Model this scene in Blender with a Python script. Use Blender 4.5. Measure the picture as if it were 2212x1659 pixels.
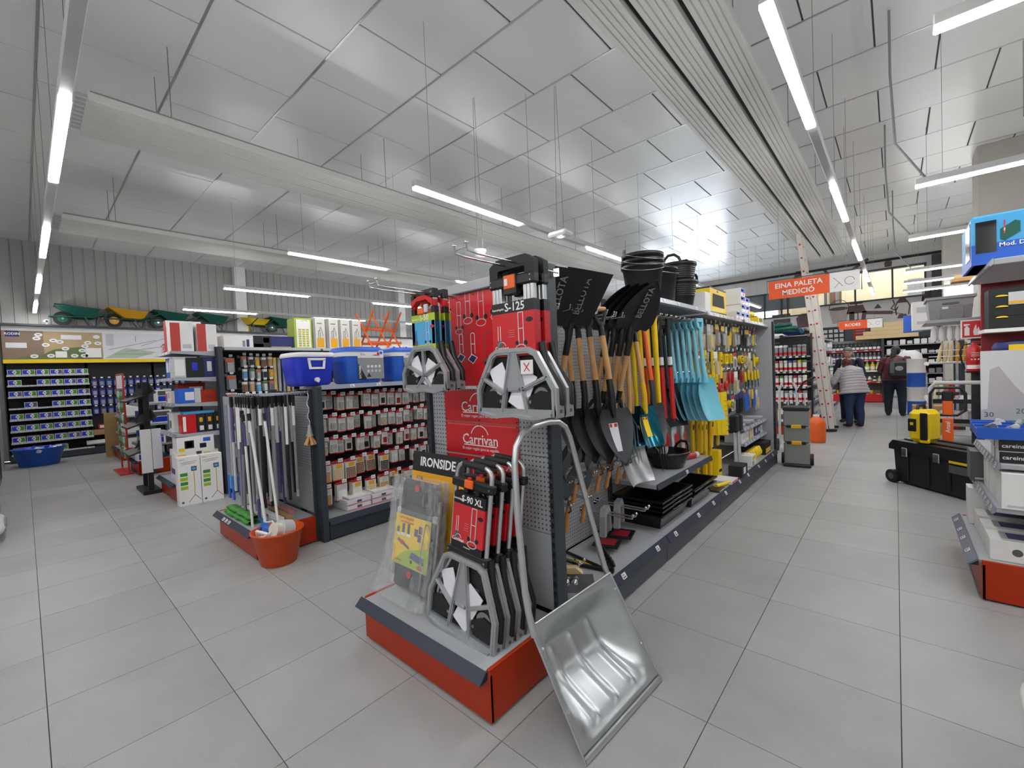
import bpy, bmesh, math, random
from mathutils import Matrix, Vector, Euler
for _o in list(bpy.data.objects): bpy.data.objects.remove(_o, do_unlink=True)
SC = bpy.context.scene
COL = SC.collection
random.seed(7)
PI = math.pi
R = math.radians

# ---------------------------------------------------------------- camera
cam_d = bpy.data.cameras.new('camera'); cam = bpy.data.objects.new('camera', cam_d); COL.objects.link(cam)
cam_d.sensor_width = 36.0; cam_d.sensor_fit = 'HORIZONTAL'; cam_d.lens = 935.94/2212*36
cam_d.clip_start = 0.05; cam_d.clip_end = 200
def _cam_matrix(yaw, pitch, roll, loc):
    fwd = Vector((-math.sin(yaw)*math.cos(pitch), math.cos(yaw)*math.cos(pitch), -math.sin(pitch)))
    right = Vector((math.cos(yaw), math.sin(yaw), 0)); up = right.cross(fwd)
    r2 = right*math.cos(roll) + up*math.sin(roll); u2 = -right*math.sin(roll) + up*math.cos(roll)
    m = Matrix((r2, u2, -fwd)).transposed().to_4x4(); m.translation = loc
    return m
cam.matrix_world = _cam_matrix(R(41.577), R(1.7117), R(-2.41), Vector((0, 0, 1.49)))
SC.camera = cam

# ---------------------------------------------------------------- world, exposure
world = bpy.data.worlds.new('daylight'); SC.world = world; world.use_nodes = True
bg = world.node_tree.nodes['Background']; bg.inputs[0].default_value = (0.80, 0.90, 1.0, 1); bg.inputs[1].default_value = 3.2
SC.view_settings.view_transform = 'Standard'; SC.view_settings.look = 'None'
SC.view_settings.exposure = 1.7; SC.view_settings.gamma = 1.0; SC.view_settings.use_curve_mapping = False
TUBE_POWER = 17.0     # emission of the linear lamps' diffusers

# ---------------------------------------------------------------- materials
def lin(h):
    if isinstance(h, str):
        h = h.lstrip('#'); c = [int(h[i:i+2], 16)/255 for i in (0, 2, 4)]
    else: c = h
    return tuple(x/12.92 if x <= .04045 else ((x+.055)/1.055)**2.4 for x in c)
MATS = {}
def mat(name, col, rough=.5, metal=0., spec=.5, var=.06, scale=6., bump=0., emit=0., alpha=None, trans=0., coat=0.):
    if name in MATS: return name
    m = bpy.data.materials.new(name); m.use_nodes = True; nt = m.node_tree
    b = nt.nodes['Principled BSDF']; c = lin(col)
    b.inputs['Roughness'].default_value = rough; b.inputs['Metallic'].default_value = metal
    b.inputs['Specular IOR Level'].default_value = spec
    if coat: b.inputs['Coat Weight'].default_value = coat
    if trans: b.inputs['Transmission Weight'].default_value = trans
    if alpha is not None: b.inputs['Alpha'].default_value = alpha
    if emit:
        b.inputs['Emission Color'].default_value = (*c, 1); b.inputs['Emission Strength'].default_value = emit
    g = nt.nodes.new('ShaderNodeNewGeometry'); n = nt.nodes.new('ShaderNodeTexNoise')
    n.inputs['Scale'].default_value = scale; n.inputs['Detail'].default_value = 2
    nt.links.new(g.outputs['Position'], n.inputs['Vector'])
    mx = nt.nodes.new('ShaderNodeMix'); mx.data_type = 'RGBA'
    lo = tuple(max(0, x*(1-var)) for x in c); hi = tuple(min(1, x*(1+var)) for x in c)
    mx.inputs[6].default_value = (*lo, 1); mx.inputs[7].default_value = (*hi, 1)
    nt.links.new(n.outputs['Fac'], mx.inputs[0]); nt.links.new(mx.outputs[2], b.inputs['Base Color'])
    if bump:
        bp = nt.nodes.new('ShaderNodeBump'); bp.inputs['Strength'].default_value = bump; bp.inputs['Distance'].default_value = .01
        nt.links.new(n.outputs['Fac'], bp.inputs['Height']); nt.links.new(bp.outputs[0], b.inputs['Normal'])
    MATS[name] = m
    return name

def mat_stone(name, base, dark):
    m = bpy.data.materials.new(name); m.use_nodes = True; nt = m.node_tree; b = nt.nodes['Principled BSDF']
    g = nt.nodes.new('ShaderNodeNewGeometry'); oi = nt.nodes.new('ShaderNodeObjectInfo')
    n1 = nt.nodes.new('ShaderNodeTexNoise'); n1.inputs['Scale'].default_value = 2.2; n1.inputs['Detail'].default_value = 8; n1.inputs['Roughness'].default_value = .65
    n2 = nt.nodes.new('ShaderNodeTexNoise'); n2.inputs['Scale'].default_value = 140; n2.inputs['Detail'].default_value = 3
    for n in (n1, n2): nt.links.new(g.outputs['Position'], n.inputs['Vector'])
    ad = nt.nodes.new('ShaderNodeMath'); ad.operation = 'MULTIPLY_ADD'; ad.inputs[1].default_value = .38
    nt.links.new(n2.outputs['Fac'], ad.inputs[0])
    sc = nt.nodes.new('ShaderNodeMath'); sc.operation = 'MULTIPLY'; sc.inputs[1].default_value = .62
    nt.links.new(n1.outputs['Fac'], sc.inputs[0]); nt.links.new(sc.outputs[0], ad.inputs[2])
    rp = nt.nodes.new('ShaderNodeMath'); rp.operation = 'MULTIPLY_ADD'; rp.inputs[1].default_value = .22
    nt.links.new(oi.outputs['Random'], rp.inputs[0]); nt.links.new(ad.outputs[0], rp.inputs[2])
    cr = nt.nodes.new('ShaderNodeValToRGB'); cr.color_ramp.elements[0].position = .3; cr.color_ramp.elements[1].position = .95
    cr.color_ramp.elements[0].color = (*lin(dark), 1); cr.color_ramp.elements[1].color = (*lin(base), 1)
    nt.links.new(rp.outputs[0], cr.inputs[0]); nt.links.new(cr.outputs[0], b.inputs['Base Color'])
    b.inputs['Roughness'].default_value = .42; b.inputs['Specular IOR Level'].default_value = .35
    bp = nt.nodes.new('ShaderNodeBump'); bp.inputs['Strength'].default_value = .12; bp.inputs['Distance'].default_value = .004
    nt.links.new(n2.outputs['Fac'], bp.inputs['Height']); nt.links.new(bp.outputs[0], b.inputs['Normal'])
    MATS[name] = m; return name

def mat_perf(name, col, hole, pitch, rad, axis):
    """sheet metal punched with a square grid of small round holes; axis = plane normal"""
    m = bpy.data.materials.new(name); m.use_nodes = True; nt = m.node_tree; b = nt.nodes['Principled BSDF']
    g = nt.nodes.new('ShaderNodeNewGeometry'); sp = nt.nodes.new('ShaderNodeSeparateXYZ'); nt.links.new(g.outputs['Position'], sp.inputs[0])
    ds = []
    for i in range(3):
        if i == axis: continue
        a = nt.nodes.new('ShaderNodeMath'); a.operation = 'DIVIDE'; a.inputs[1].default_value = pitch; nt.links.new(sp.outputs[i], a.inputs[0])
        f = nt.nodes.new('ShaderNodeMath'); f.operation = 'FRACT'; nt.links.new(a.outputs[0], f.inputs[0])
        s = nt.nodes.new('ShaderNodeMath'); s.operation = 'SUBTRACT'; s.inputs[1].default_value = .5; nt.links.new(f.outputs[0], s.inputs[0])
        q = nt.nodes.new('ShaderNodeMath'); q.operation = 'MULTIPLY'; nt.links.new(s.outputs[0], q.inputs[0]); nt.links.new(s.outputs[0], q.inputs[1]); ds.append(q)
    t = nt.nodes.new('ShaderNodeMath'); t.operation = 'ADD'; nt.links.new(ds[0].outputs[0], t.inputs[0]); nt.links.new(ds[1].outputs[0], t.inputs[1])
    l = nt.nodes.new('ShaderNodeMath'); l.operation = 'LESS_THAN'; l.inputs[1].default_value = (rad/pitch)**2; nt.links.new(t.outputs[0], l.inputs[0])
    mx = nt.nodes.new('ShaderNodeMix'); mx.data_type = 'RGBA'; mx.inputs[6].default_value = (*lin(col), 1); mx.inputs[7].default_value = (*lin(hole), 1)
    nt.links.new(l.outputs[0], mx.inputs[0]); nt.links.new(mx.outputs[2], b.inputs['Base Color'])
    b.inputs['Roughness'].default_value = .45
    MATS[name] = m; return name

mat_stone('floor_tile', '#b2b2b1', '#949493')
mat('grout', '#5c5b58', .95, spec=.1)
mat('ceiling_panel', '#eaebea', .27, var=.02, scale=1.5)
mat('ceiling_void', '#6b6b6b', .8)
mat('wall_sheet', '#a6a5a2', .5, var=.03)
mat('wall_plain', '#c9c7c4', .8, var=.03)
mat('column_paint', '#b0aca4', .7)
mat('white_paint', '#e6e6e4', .45)
mat('beam_white', '#cfcfca', .45, var=.02)
mat('black_gap', '#23252b', .5)
mat('tube', '#ffffff', emit=TUBE_POWER)
mat('track_white', '#d6d6d4', .4)
mat('wire', '#8a8a88', .4, .6)
mat('anthracite', '#343b43', .42, var=.05)
mat('anthracite2', '#454a50', .5)
mat('shelf_grey', '#a9acb0', .35, var=.03)
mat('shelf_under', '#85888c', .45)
mat('price_strip', '#2b3042', .45)
mat('price_light', '#8f93a3', .3, coat=.3)
mat('tag', '#e4e2e4', .5)
mat('orange', '#ad2f02', .38, spec=.35)
mat('orange_tub', '#d04a0a', .4)
mat('orange2', '#e8631f', .4)
mat('sign_orange', '#ee5a1e', .45)
mat('red', '#c81f25', .35, coat=.3)
mat('deep_red', '#8e1b22', .45)
mat('poster_red', '#d2242b', .3, coat=.5)
mat('white', '#eceae8', .5)
mat('paper', '#e2e0e6', .6)
mat('card', '#d9d6cc', .6)
mat('black', '#17181a', .4)
mat('black_matte', '#1d1e20', .65)
mat('black_gloss', '#121315', .22)
mat('rubber', '#1b1b1c', .55, bump=.1)
mat('dark_steel', '#3b3d40', .38, .6)
mat('charcoal_steel', '#4c4f52', .4, .55)
mat('chrome', '#d8dadc', .13, 1.)
mat('steel', '#a9abad', .3, 1., var=.08, scale=25)
mat('aluminium', '#c2c5c7', .3, .8, var=.06, scale=20)
mat('cast_alu', '#b4b7ba', .36, .65, var=.08, scale=60, bump=.04)
mat('galvanised', '#c6cacc', .3, .9, var=.12, scale=7)
mat('wood', '#c99a62', .55, var=.16, scale=14)
mat('wood_pale', '#dcc18f', .55, var=.1, scale=18)
mat('wood_varnish', '#c98a4b', .3, coat=.4)
mat('yellow', '#f2cf14', .4)
mat('yellow2', '#e0b316', .4)
mat('amber', '#e9a820', .45)
mat('blue', '#1f36c4', .35, coat=.2)
mat('blue2', '#2a62c8', .4)
mat('navy', '#1d2a6b', .45)
mat('sky', '#49a6da', .45)
mat('cyan', '#76c4d8', .38)
mat('green', '#3f8f37', .5)
mat('lime', '#a7bf2d', .45)
mat('dark_green', '#12594c', .4)
mat('purple', '#565084', .5)
mat('pink', '#d98a8e', .6)
mat('brown', '#7c5636', .6)
mat('kraft', '#b08a5a', .7)
mat('cream', '#d8cba8', .7)
mat('beige', '#b79f78', .7)
mat('grey', '#8f9093', .5)
mat('grey_light', '#c3c4c6', .5)
mat('grey_dark', '#585a5e', .5)
mat('clear', '#d7dadb', .12, spec=.6, alpha=.35)
mat('wrap', '#e8ecee', .08, spec=.9, alpha=.2, bump=1., scale=28)
mat('glass', '#aeb6b8', .03, spec=.6, alpha=.18)
mat('glass_dark', '#20262c', .08, spec=.8)
mat('skin', '#c79678', .55)
mat('jeans', '#2c3a5e', .85, var=.12, scale=30)
mat('jeans_dark', '#1c2233', .85)
mat('quilt', '#b9b3b8', .5)
mat('maroon', '#5a1f2b', .5)
mat('navy_knit', '#20263a', .85)
mat('hair_red', '#5c2524', .5)
mat('hair_grey', '#6e6a66', .6)
mat('hair_black', '#17130f', .45)
mat('shoe', '#2b211d', .6)
mat('mural', '#5d4b48', .7)
mat('mural_light', '#a79c98', .7)
mat_perf('perf_y', '#a6a8ab', '#3a3b3f', .025, .0048, 1)
mat_perf('perf_x', '#a6a8ab', '#4a4b50', .025, .0048, 0)

# ---------------------------------------------------------------- mesh builder
class MB:
    def __init__(s): s.v = []; s.f = []; s.fm = []; s.fs = []; s.mats = []; s.M = None
    def mi(s, m):
        if m not in s.mats: s.mats.append(m)
        return s.mats.index(m)
    def add(s, vs, fs, m, smooth=False):
        o = len(s.v)
        if s.M is not None: vs = [s.M @ Vector(v) for v in vs]
        s.v += [tuple(v) for v in vs]; k = s.mi(m)
        for f in fs: s.f.append(tuple(i+o for i in f)); s.fm.append(k); s.fs.append(smooth)
        return s
    def box(s, x0, x1, y0, y1, z0, z1, m, c=0.):
        if x0 > x1: x0, x1 = x1, x0
        if y0 > y1: y0, y1 = y1, y0
        if z0 > z1: z0, z1 = z1, z0
        if c <= 0:
            v = [(x, y, z) for z in (z0, z1) for y in (y0, y1) for x in (x0, x1)]
            return s.add(v, [(0, 2, 3, 1), (4, 5, 7, 6), (0, 1, 5, 4), (2, 6, 7, 3), (0, 4, 6, 2), (1, 3, 7, 5)], m)
        c = min(c, (x1-x0)/2.01, (y1-y0)/2.01, (z1-z0)/2.01)
        bm = bmesh.new(); bmesh.ops.create_cube(bm, size=1)
        for q in bm.verts: q.co = Vector(((x0+x1)/2+q.co.x*(x1-x0), (y0+y1)/2+q.co.y*(y1-y0), (z0+z1)/2+q.co.z*(z1-z0)))
        bmesh.ops.bevel(bm, geom=bm.edges[:], offset=c, segments=1, profile=.5, affect='EDGES')
        bm.verts.index_update(); v = [q.co.copy() for q in bm.verts]; f = [[w.index for w in q.verts] for q in bm.faces]; bm.free()
        return s.add(v, f, m)
    def prism(s, poly, a0, a1, m, axis='y', smooth=False):
        """poly of 2-d points; axis y: (x,z), axis x: (y,z), axis z: (x,y)"""
        n = len(poly)
        def P(p, a): return (p[0], a, p[1]) if axis == 'y' else ((a, p[0], p[1]) if axis == 'x' else (p[0], p[1], a))
        v = [P(p, a0) for p in poly] + [P(p, a1) for p in poly]
        area = sum(poly[i][0]*poly[(i+1) % n][1]-poly[(i+1) % n][0]*poly[i][1] for i in range(n))
        fl = (area > 0) != (axis == 'y')
        lo = tuple(range(n)); hi = tuple(range(n, 2*n)); sd = [(i, (i+1) % n, n+(i+1) % n, n+i) for i in range(n)]
        if not fl: lo, hi, sd = lo, hi[::-1], [q[::-1] for q in sd]
        else: lo, hi = lo[::-1], hi
        s.add(v, [lo, hi], m); s.add(v, sd, m, smooth); return s
    def tube(s, pts, r, m, n=8, closed=False, cap=True, flat=None):
        pts = [Vector(p) for p in pts]; k = len(pts); rs = r if isinstance(r, (list, tuple)) else [r]*k
        T = []
        for i in range(k):
            if closed: t = pts[(i+1) % k]-pts[i-1]
            else: t = pts[min(i+1, k-1)]-pts[max(i-1, 0)]
            T.append(t.normalized() if t.length > 1e-9 else Vector((0, 0, 1)))
        up = Vector((0, 0, 1)) if abs(T[0].z) < .9 else Vector((1, 0, 0))
        a = T[0].cross(up).normalized(); v = []
        for i in range(k):
            a = (a-T[i]*a.dot(T[i])); a = a.normalized() if a.length > 1e-6 else T[i].orthogonal().normalized()
            b = T[i].cross(a)
            for j in range(n):
                th = 2*PI*j/n; fx, fy = (1, 1) if flat is None else flat
                v.append(pts[i]+a*(math.cos(th)*rs[i]*fx)+b*(math.sin(th)*rs[i]*fy))
        f = []
        for i in range(k if closed else k-1):
            for j in range(n):
                p, q = i*n, ((i+1) % k)*n
                f.append((p+j, p+(j+1) % n, q+(j+1) % n, q+j))
        s.add(v, f, m, True)
        if cap and not closed: s.add(v, [tuple(range(n))[::-1], tuple(range((k-1)*n, k*n))], m)
        return s
    def lathe(s, prof, m, n=20, c=(0, 0, 0), sx=1., sy=1., smooth=True, a0=0., rnd=None):
        k = len(prof); v = []
        for (r, z) in prof:
            for j in range(n):
                th = a0+2*PI*j/n; cx, cy = math.cos(th), math.sin(th)
                if rnd:
                    e = 2/rnd; cx = math.copysign(abs(cx)**e, cx); cy = math.copysign(abs(cy)**e, cy)
                v.append((c[0]+cx*r*sx, c[1]+cy*r*sy, c[2]+z))
        f = [(i*n+j, i*n+(j+1) % n, (i+1)*n+(j+1) % n, (i+1)*n+j) for i in range(k-1) for j in range(n)]
        s.add(v, f, m, smooth)
        if prof[0][0] > 1e-5: s.add(v, [tuple(range(n))[::-1]], m)
        if prof[-1][0] > 1e-5: s.add(v, [tuple(range((k-1)*n, k*n))], m)
        return s
    def cyl(s, p0, p1, r, m, n=12): return s.tube([p0, p1], r, m, n)
    def ribbon(s, path, w, y0, y1, m, closed=False, axis='y'):
        """flat bar of width w following a 2-d path, extruded along axis"""
        P = [Vector(p) for p in path]; k = len(P); L = []; Rr = []
        for i in range(k):
            d0 = (P[i]-P[i-1]) if (i > 0 or closed) else (P[1]-P[0]); d1 = (P[(i+1) % k]-P[i]) if (i < k-1 or closed) else (P[k-1]-P[k-2])
            d0 = d0.normalized(); d1 = d1.normalized(); n0 = Vector((-d0.y, d0.x)); n1 = Vector((-d1.y, d1.x)); nn = n0+n1
            nn = nn.normalized() if nn.length > 1e-6 else n0; q = nn*(w/2/max(.35, nn.dot(n0))); L.append(P[i]+q); Rr.append(P[i]-q)
        for i in range(k if closed else k-1):
            j = (i+1) % k; s.prism([L[i], Rr[i], Rr[j], L[j]], y0, y1, m, axis)
        return s
    def quad(s, a, b, c, d, m): return s.add([a, b, c, d], [(0, 1, 2, 3)], m)
    def grid(s, fn, nu, nv, m, smooth=True, closed_u=False):
        v = [fn(i/(nu if closed_u else nu-1), j/(nv-1)) for j in range(nv) for i in range(nu)]
        f = [(j*nu+i, j*nu+(i+1) % nu, (j+1)*nu+(i+1) % nu, (j+1)*nu+i) for j in range(nv-1) for i in range(nu if closed_u else nu-1)]
        return s.add(v, f, m, smooth)
    def mesh(s, name):
        me = bpy.data.meshes.new(name); me.from_pydata(s.v, [], s.f)
        for m in s.mats: me.materials.append(MATS[m])
        me.polygons.foreach_set('material_index', s.fm); me.polygons.foreach_set('use_smooth', s.fs); me.update()
        return me
    def build(s, name, parent=None, loc=None, rot=None, **kw):
        return link(name, s.mesh(name), parent, loc, rot, **kw)

def link(name, me, parent=None, loc=None, rot=None, label=None, cat=None, group=None, kind=None):
    o = bpy.data.objects.new(name, me); COL.objects.link(o)
    if parent is not None: o.parent = parent
    if loc is not None: o.location = loc
    if rot is not None: o.rotation_euler = rot
    return tag(o, label, cat, group, kind)
def tag(o, label=None, cat=None, group=None, kind=None):
    if label: o['label'] = label
    if cat: o['category'] = cat
    if group: o['group'] = group
    if kind: o['kind'] = kind
    return o
def thing(name, label, cat, loc=(0, 0, 0), rot=(0, 0, 0), group=None, kind=None): return link(name, None, None, loc, rot, label, cat, group, kind)
def copy_tree(o, parent=None, loc=None, rot=None, label=None, group=None):
    c = o.copy(); COL.objects.link(c); c.parent = parent
    if loc is not None: c.location = loc
    if rot is not None: c.rotation_euler = rot
    if label: c['label'] = label
    if group: c['group'] = group
    for ch in o.children: copy_tree(ch, c)
    return c
_txt = {}
def text_mesh(s, size, m, bold=0., align='CENTER'):
    key = (s, size, m, bold, align)
    if key in _txt: return _txt[key]
    cu = bpy.data.curves.new('lettering', 'FONT'); cu.body = s; cu.size = size; cu.align_x = align; cu.align_y = 'CENTER'
    cu.offset = bold*size; cu.resolution_u = 2; cu.extrude = .0004; cu.space_line = .95
    o = bpy.data.objects.new('lettering', cu); COL.objects.link(o); bpy.context.view_layer.update()
    me = bpy.data.meshes.new_from_object(o); bpy.data.objects.remove(o); bpy.data.curves.remove(cu)
    me.materials.clear(); me.materials.append(MATS[m]); me.name = 'lettering'; _txt[key] = me
    return me
FACE_NY = (R(90), 0, 0)            # text readable from -y
FACE_PX = (R(90), 0, R(90))        # readable from +x
FACE_NX = (R(90), 0, R(-90))       # readable from -x
def text(s, size, m, loc, rot, parent, bold=.012, align='CENTER'):
    return link('lettering', text_mesh(s, size, m, bold, align), parent, loc, rot)
def strokes(mb, lines, y, w, m, d=.0006, axis='y'):
    """thin printed lines on a plane"""
    for ln in lines: mb.ribbon(ln, w, y, y-d if axis == 'y' else y+d, m, axis=axis)
def arc(cx, cy, r, a0, a1, n=10, ry=None): return [(cx+r*math.cos(R(a0+(a1-a0)*i/n)), cy+(ry or r)*math.sin(R(a0+(a1-a0)*i/n))) for i in range(n+1)]
def rnd(a, b): return random.uniform(a, b)

# ================================================================ the room
X0, X1, Y0, Y1, HC = -14.3, 8.0, -5.0, 18.8, 4.8
mb = MB(); mb.box(X0, X1, Y0, Y1, -.2, -.006, 'grout'); floor = mb.build('floor', kind='structure')
TP = .6035
mb = MB(); mb.box(.0018, TP-.0018, .0018, TP-.0018, -.006, 0, 'floor_tile'); tile_me = mb.mesh('tile')
rest = MB(); cells = []
cp = Vector((0, 0, 1.49)); fwd = Vector((-.663, .748, 0))
for i in range(-23, 13):
    for j in range(-8, 31):
        x, y = i*TP, j*TP; c = Vector((x+TP/2, y+TP/2, 0)); d = (c-cp)
        if x < X0 or x+TP > X1 or y < Y0 or y+TP > Y1: continue
        inview = d.dot(fwd) > .35*d.length
        # hidden under the shelving
        hid = any(a < c.x < b and e < c.y < g for a, b, e, g in HIDDEN) if 'HIDDEN' in globals() else False
        cells.append(((d.length if inview and not hid else 100+d.length), x, y))
cells.sort()
for k, (d, x, y) in enumerate(cells):
    if k < 300: link('tile', tile_me, floor, (x, y, 0))
    else: rest.box(x+.0018, x+TP-.0018, y+.0018, y+TP-.0018, -.006, 0, 'floor_tile')
rest.build('tile_field', floor, kind='stuff')

mb = MB(); mb.box(X0, X1, Y0, Y1, HC+.02, HC+.2, 'ceiling_void'); ceil = mb.build('ceiling', kind='structure')
mb = MB(); mb.box(.008, 1.022, .008, .992, .0, .02, 'ceiling_panel', c=.004); panel_me = mb.mesh('ceiling_tile')
tri = MB(); cells = []
for j in range(-6, 18):
    y = 1.25+j*1.0
    if y < Y0 or y+1 > Y1: continue
    off = -5.28 if j % 2 == 0 else -5.795
    for i in range(-9, 14):
        x = off+i*1.03
        a, b = max(x, X0), min(x+1.03, X1)
        if b-a < .05: continue
        d = (Vector(((a+b)/2, y+.5, 0))-cp); cells.append((d.length if d.dot(fwd) > .3*d.length else 100+d.length, x, y, a, b))
cells.sort()
for k, (d, x, y, a, b) in enumerate(cells):
    if k < 290 and b-a > 1.02: link('ceiling_tile', panel_me, ceil, (x, y, HC))
    else: tri.box(a+.008, b-.008, y+.008, y+.992, HC, HC+.02, 'ceiling_panel')
tri.box(X0, X1, Y0, -4.76, HC, HC+.02, 'ceiling_panel'); tri.box(X0, X1, 18.26, Y1, HC, HC+.02, 'ceiling_panel')
tri.build('ceiling_tile_field', ceil, kind='stuff')
# exposed metal t-bars below the joints running to the left wall
mb = MB(); mb.box(X0, X1, -.011, .011, -.004, .004, 'aluminium'); bar_me = mb.mesh('grid_bar')
for j in range(-6, 19):
    y = 1.25+j
    if Y0 < y < Y1: link('grid_bar', bar_me, ceil, (0, y, HC))

# left wall: ribbed sheet metal
mb = MB(); mb.box(X0-.2, X0, Y0, Y1, 0, HC+.2, 'wall_sheet'); wl = mb.build('wall_left', kind='structure')
mb = MB(); mb.prism([(0, 0), (.012, 0), (.022, .016), (.172, .016), (.182, 0), (.19, 0), (.19, -.002), (0, -.002)], 2.0, HC, 'wall_sheet', axis='z')
mb.v = [(b, a, z) for (a, b, z) in mb.v]; mb.f = [q[::-1] for q in mb.f]; rib_me = mb.mesh('sheet_rib')
n = int((Y1-Y0)/.19)
for k in range(n): link('sheet_rib', rib_me, wl, (X0+.001, Y0+k*.19, 0))
for y in (4.15, 9.6, 14.9):
    mb = MB(); mb.box(X0, X0+.22, y, y+.28, 0, HC, 'white_paint', c=.006); mb.build('wall_pilaster', wl)
mb = MB(); mb.box(X1, X1+.2, Y0, Y1, 0, HC+.2, 'wall_plain'); mb.build('wall_right', kind='structure')
mb = MB(); mb.box(X0, X1, Y0-.2, Y0, 0, HC+.2, 'wall_plain'); mb.build('wall_back', kind='structure')

# end wall: a glazed shop front far left, high windows to its right
W0 = (-8.4, -4.95, .9, 3.9); W1 = (-4.8, -2.2, 3.1, 3.95); W2 = (-2.05, .75, 3.35, 4.28)
mb = MB(); W = 'wall_plain'
xs = [X0, W0[0], W0[1], W1[0], W1[1], W2[0], W2[1], X1]
spans = [None, W0, None, W1, None, W2, None]
for a, b, w in zip(xs[:-1], xs[1:], spans):
    if w is None: mb.box(a, b, Y1, Y1+.2, 0, HC+.2, W)
    else: mb.box(a, b, Y1, Y1+.2, 0, w[2], W); mb.box(a, b, Y1, Y1+.2, w[3], HC+.2, W)
we = mb.build('wall_end', kind='structure')
mb = MB(); mb.box(X0, X1, Y1-.06, Y1-.002, 4.55, 4.62, 'black_matte'); mb.build('cable_tray', we)
def window(name, x0, x1, z0, z1, mull, f=.05):
    mb = MB()
    mb.box(x0, x1, Y1-.03, Y1+.03, z0-f, z0, 'anthracite'); mb.box(x0, x1, Y1-.03, Y1+.03, z1, z1+f, 'anthracite')
    for x in mull: mb.box(x-f/2, x+f/2, Y1-.03, Y1+.03, z0, z1, 'anthracite')
    w = mb.build(name, kind='structure')
    for a, b in zip(mull[:-1], mull[1:]):
        p = MB(); p.box(a+f/2, b-f/2, Y1+.005, Y1+.011, z0, z1, 'glass'); p.build('pane', w)
    return w
w0 = window('window_3', W0[0], W0[1], W0[2], W0[3], [-8.4, -7.25, -6.1, -4.95])
w1 = window('window_1', W1[0], W1[1], W1[2], W1[3], [-4.8, -4.25, -3.7, -3.15, -2.95, -2.35, -2.2])
for a, b in ((-4.78, -4.27), (-4.23, -3.72), (-3.68, -3.17), (-3.13, -2.97), (-2.93, -2.37)):
    p = MB(); p.box(a, b, Y1+.045, Y1+.05, 3.34, 3.96, 'grey_dark')
    for k in range(10): p.box(a, b, Y1+.05, Y1+.07, 3.36+k*.06, 3.36+k*.06+.05, 'grey_dark')
    p.build('blind', w1)
w2 = window('window_2', W2[0], W2[1], W2[2], W2[3], [-2.05, -1.0, -.05, .72])
# the lit office behind window 2
mb = MB()
mb.box(-3.2, 3.2, Y1+2.6, Y1+2.7, 2.5, 5.5, 'cream'); mb.box(-3.2, 3.2, Y1+.2, Y1+2.6, 5.4, 5.5, 'white'); mb.box(-3.2, 3.2, Y1+.2, Y1+2.6, 2.5, 2.6, 'grey')
mb.box(-3.3, -3.2, Y1+.2, Y1+2.7, 2.5, 5.5, 'cream'); mb.box(3.2, 3.3, Y1+.2, Y1+2.7, 2.5, 5.5, 'cream'); office = mb.build('wall_office', kind='structure')
mb = MB(); mb.box(.35, .75, Y1+2.55, Y1+2.6, 3.4, 4.2, 'grey'); mb.box(.8, 1.5, Y1+2.55, Y1+2.6, 4.0, 4.2, 'orange2'); mb.box(.8, 1.5, Y1+2.55, Y1+2.6, 3.4, 3.9, 'grey_light'); mb.build('office_board', office)
mb = MB()
for k, m_ in enumerate(('grey_dark', 'cream', 'brown', 'deep_red', 'grey', 'brown')): mb.box(-2.0+k*.09, -1.93+k*.09, Y1+1.4, Y1+1.6, 2.6, 4.0, m_)
mb.build('binder_shelf', office)
for x in (-1.6, -.5, 1.0):  # lamps added above the window's view to brighten the office interior
    t = thing('office_fill_lamp', 'unseen round fill lamp added on the office ceiling behind the high window', 'lamp', (x, Y1+1.4, 5.4), group='added office fill lamps')
    mb = MB(); mb.lathe([(.24, -.06), (.25, -.02), (.25, 0)], 'tube', 16); mb.build('diffuser', t)

# big square columns on the right
for x0, x1, y0, y1 in ((1.02, 1.62, 10.4, 11.0), (1.72, 2.4, 8.6, 9.3), (.98, 1.6, 16.4, 17.0)):
    mb = MB(); mb.box(x0, x1, y0, y1, 0, HC, 'column_paint', c=.01); mb.build('column', kind='structure')
mb = MB(); mb.box(.86, 1.3, Y1-.22, Y1-.02, 2.3, 4.5, 'anthracite'); mb.build('trim_1', kind='structure')

# ceiling radiant panels (three ribbed strips each)
def beam(name, label, xa, xb, ya, yb, z, gaps, back='beam_white'):
    t = thing(name, label, 'ceiling panel')
    w = (xb-xa-2*gaps)/3
    for k in range(3):
        a = xa+k*(w+gaps); mb = MB(); prof = []
        N = 5
        for q in range(N):
            u0 = a+w*q/N; u1 = a+w*(q+1)/N; g = w/N*.14
            prof += [(u0, z+.012), (u0+g, z), (u1-g, z), (u1, z+.012)]
        prof += [(a+w, z+.07), (a, z+.07)]
        mb.prism(prof, ya, yb, 'beam_white', axis='y'); mb.build('ribbed_strip', t)
    mb = MB(); mb.box(xa+.03, xb-.03, ya+.02, yb-.02, z+.066, z+.10, back); mb.build('backing', t)
    for k in range(9):
        mb = MB(); mb.cyl((xa+.04+k*(xb-xa-.08)/8, ya-.07, z+.045), (xa+.04+k*(xb-xa-.08)/8, ya+.02, z+.045), .012, 'aluminium', 8); mb.build('header_pipe', t)
    y = ya+.6
    while y < yb:
        for x in (xa+.08, xb-.08):
            mb = MB(); mb.cyl((x, y, z+.11), (x, y, HC), .004, 'wire', 6); mb.build('hanger', t)
        y += 2.4
    return t
beam('radiant_panel', 'ribbed white ceiling radiant panel with two dark gaps above the long shovel aisle', -1.62, -.86, -1.5, 13.5, 4.0, .05, 'black_gap')
beam('radiant_panel', 'ribbed white ceiling radiant panel over the low gondola of carded hardware', -6.0, -5.22, .5, 14.5, 4.0, .022, 'grey')
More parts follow.
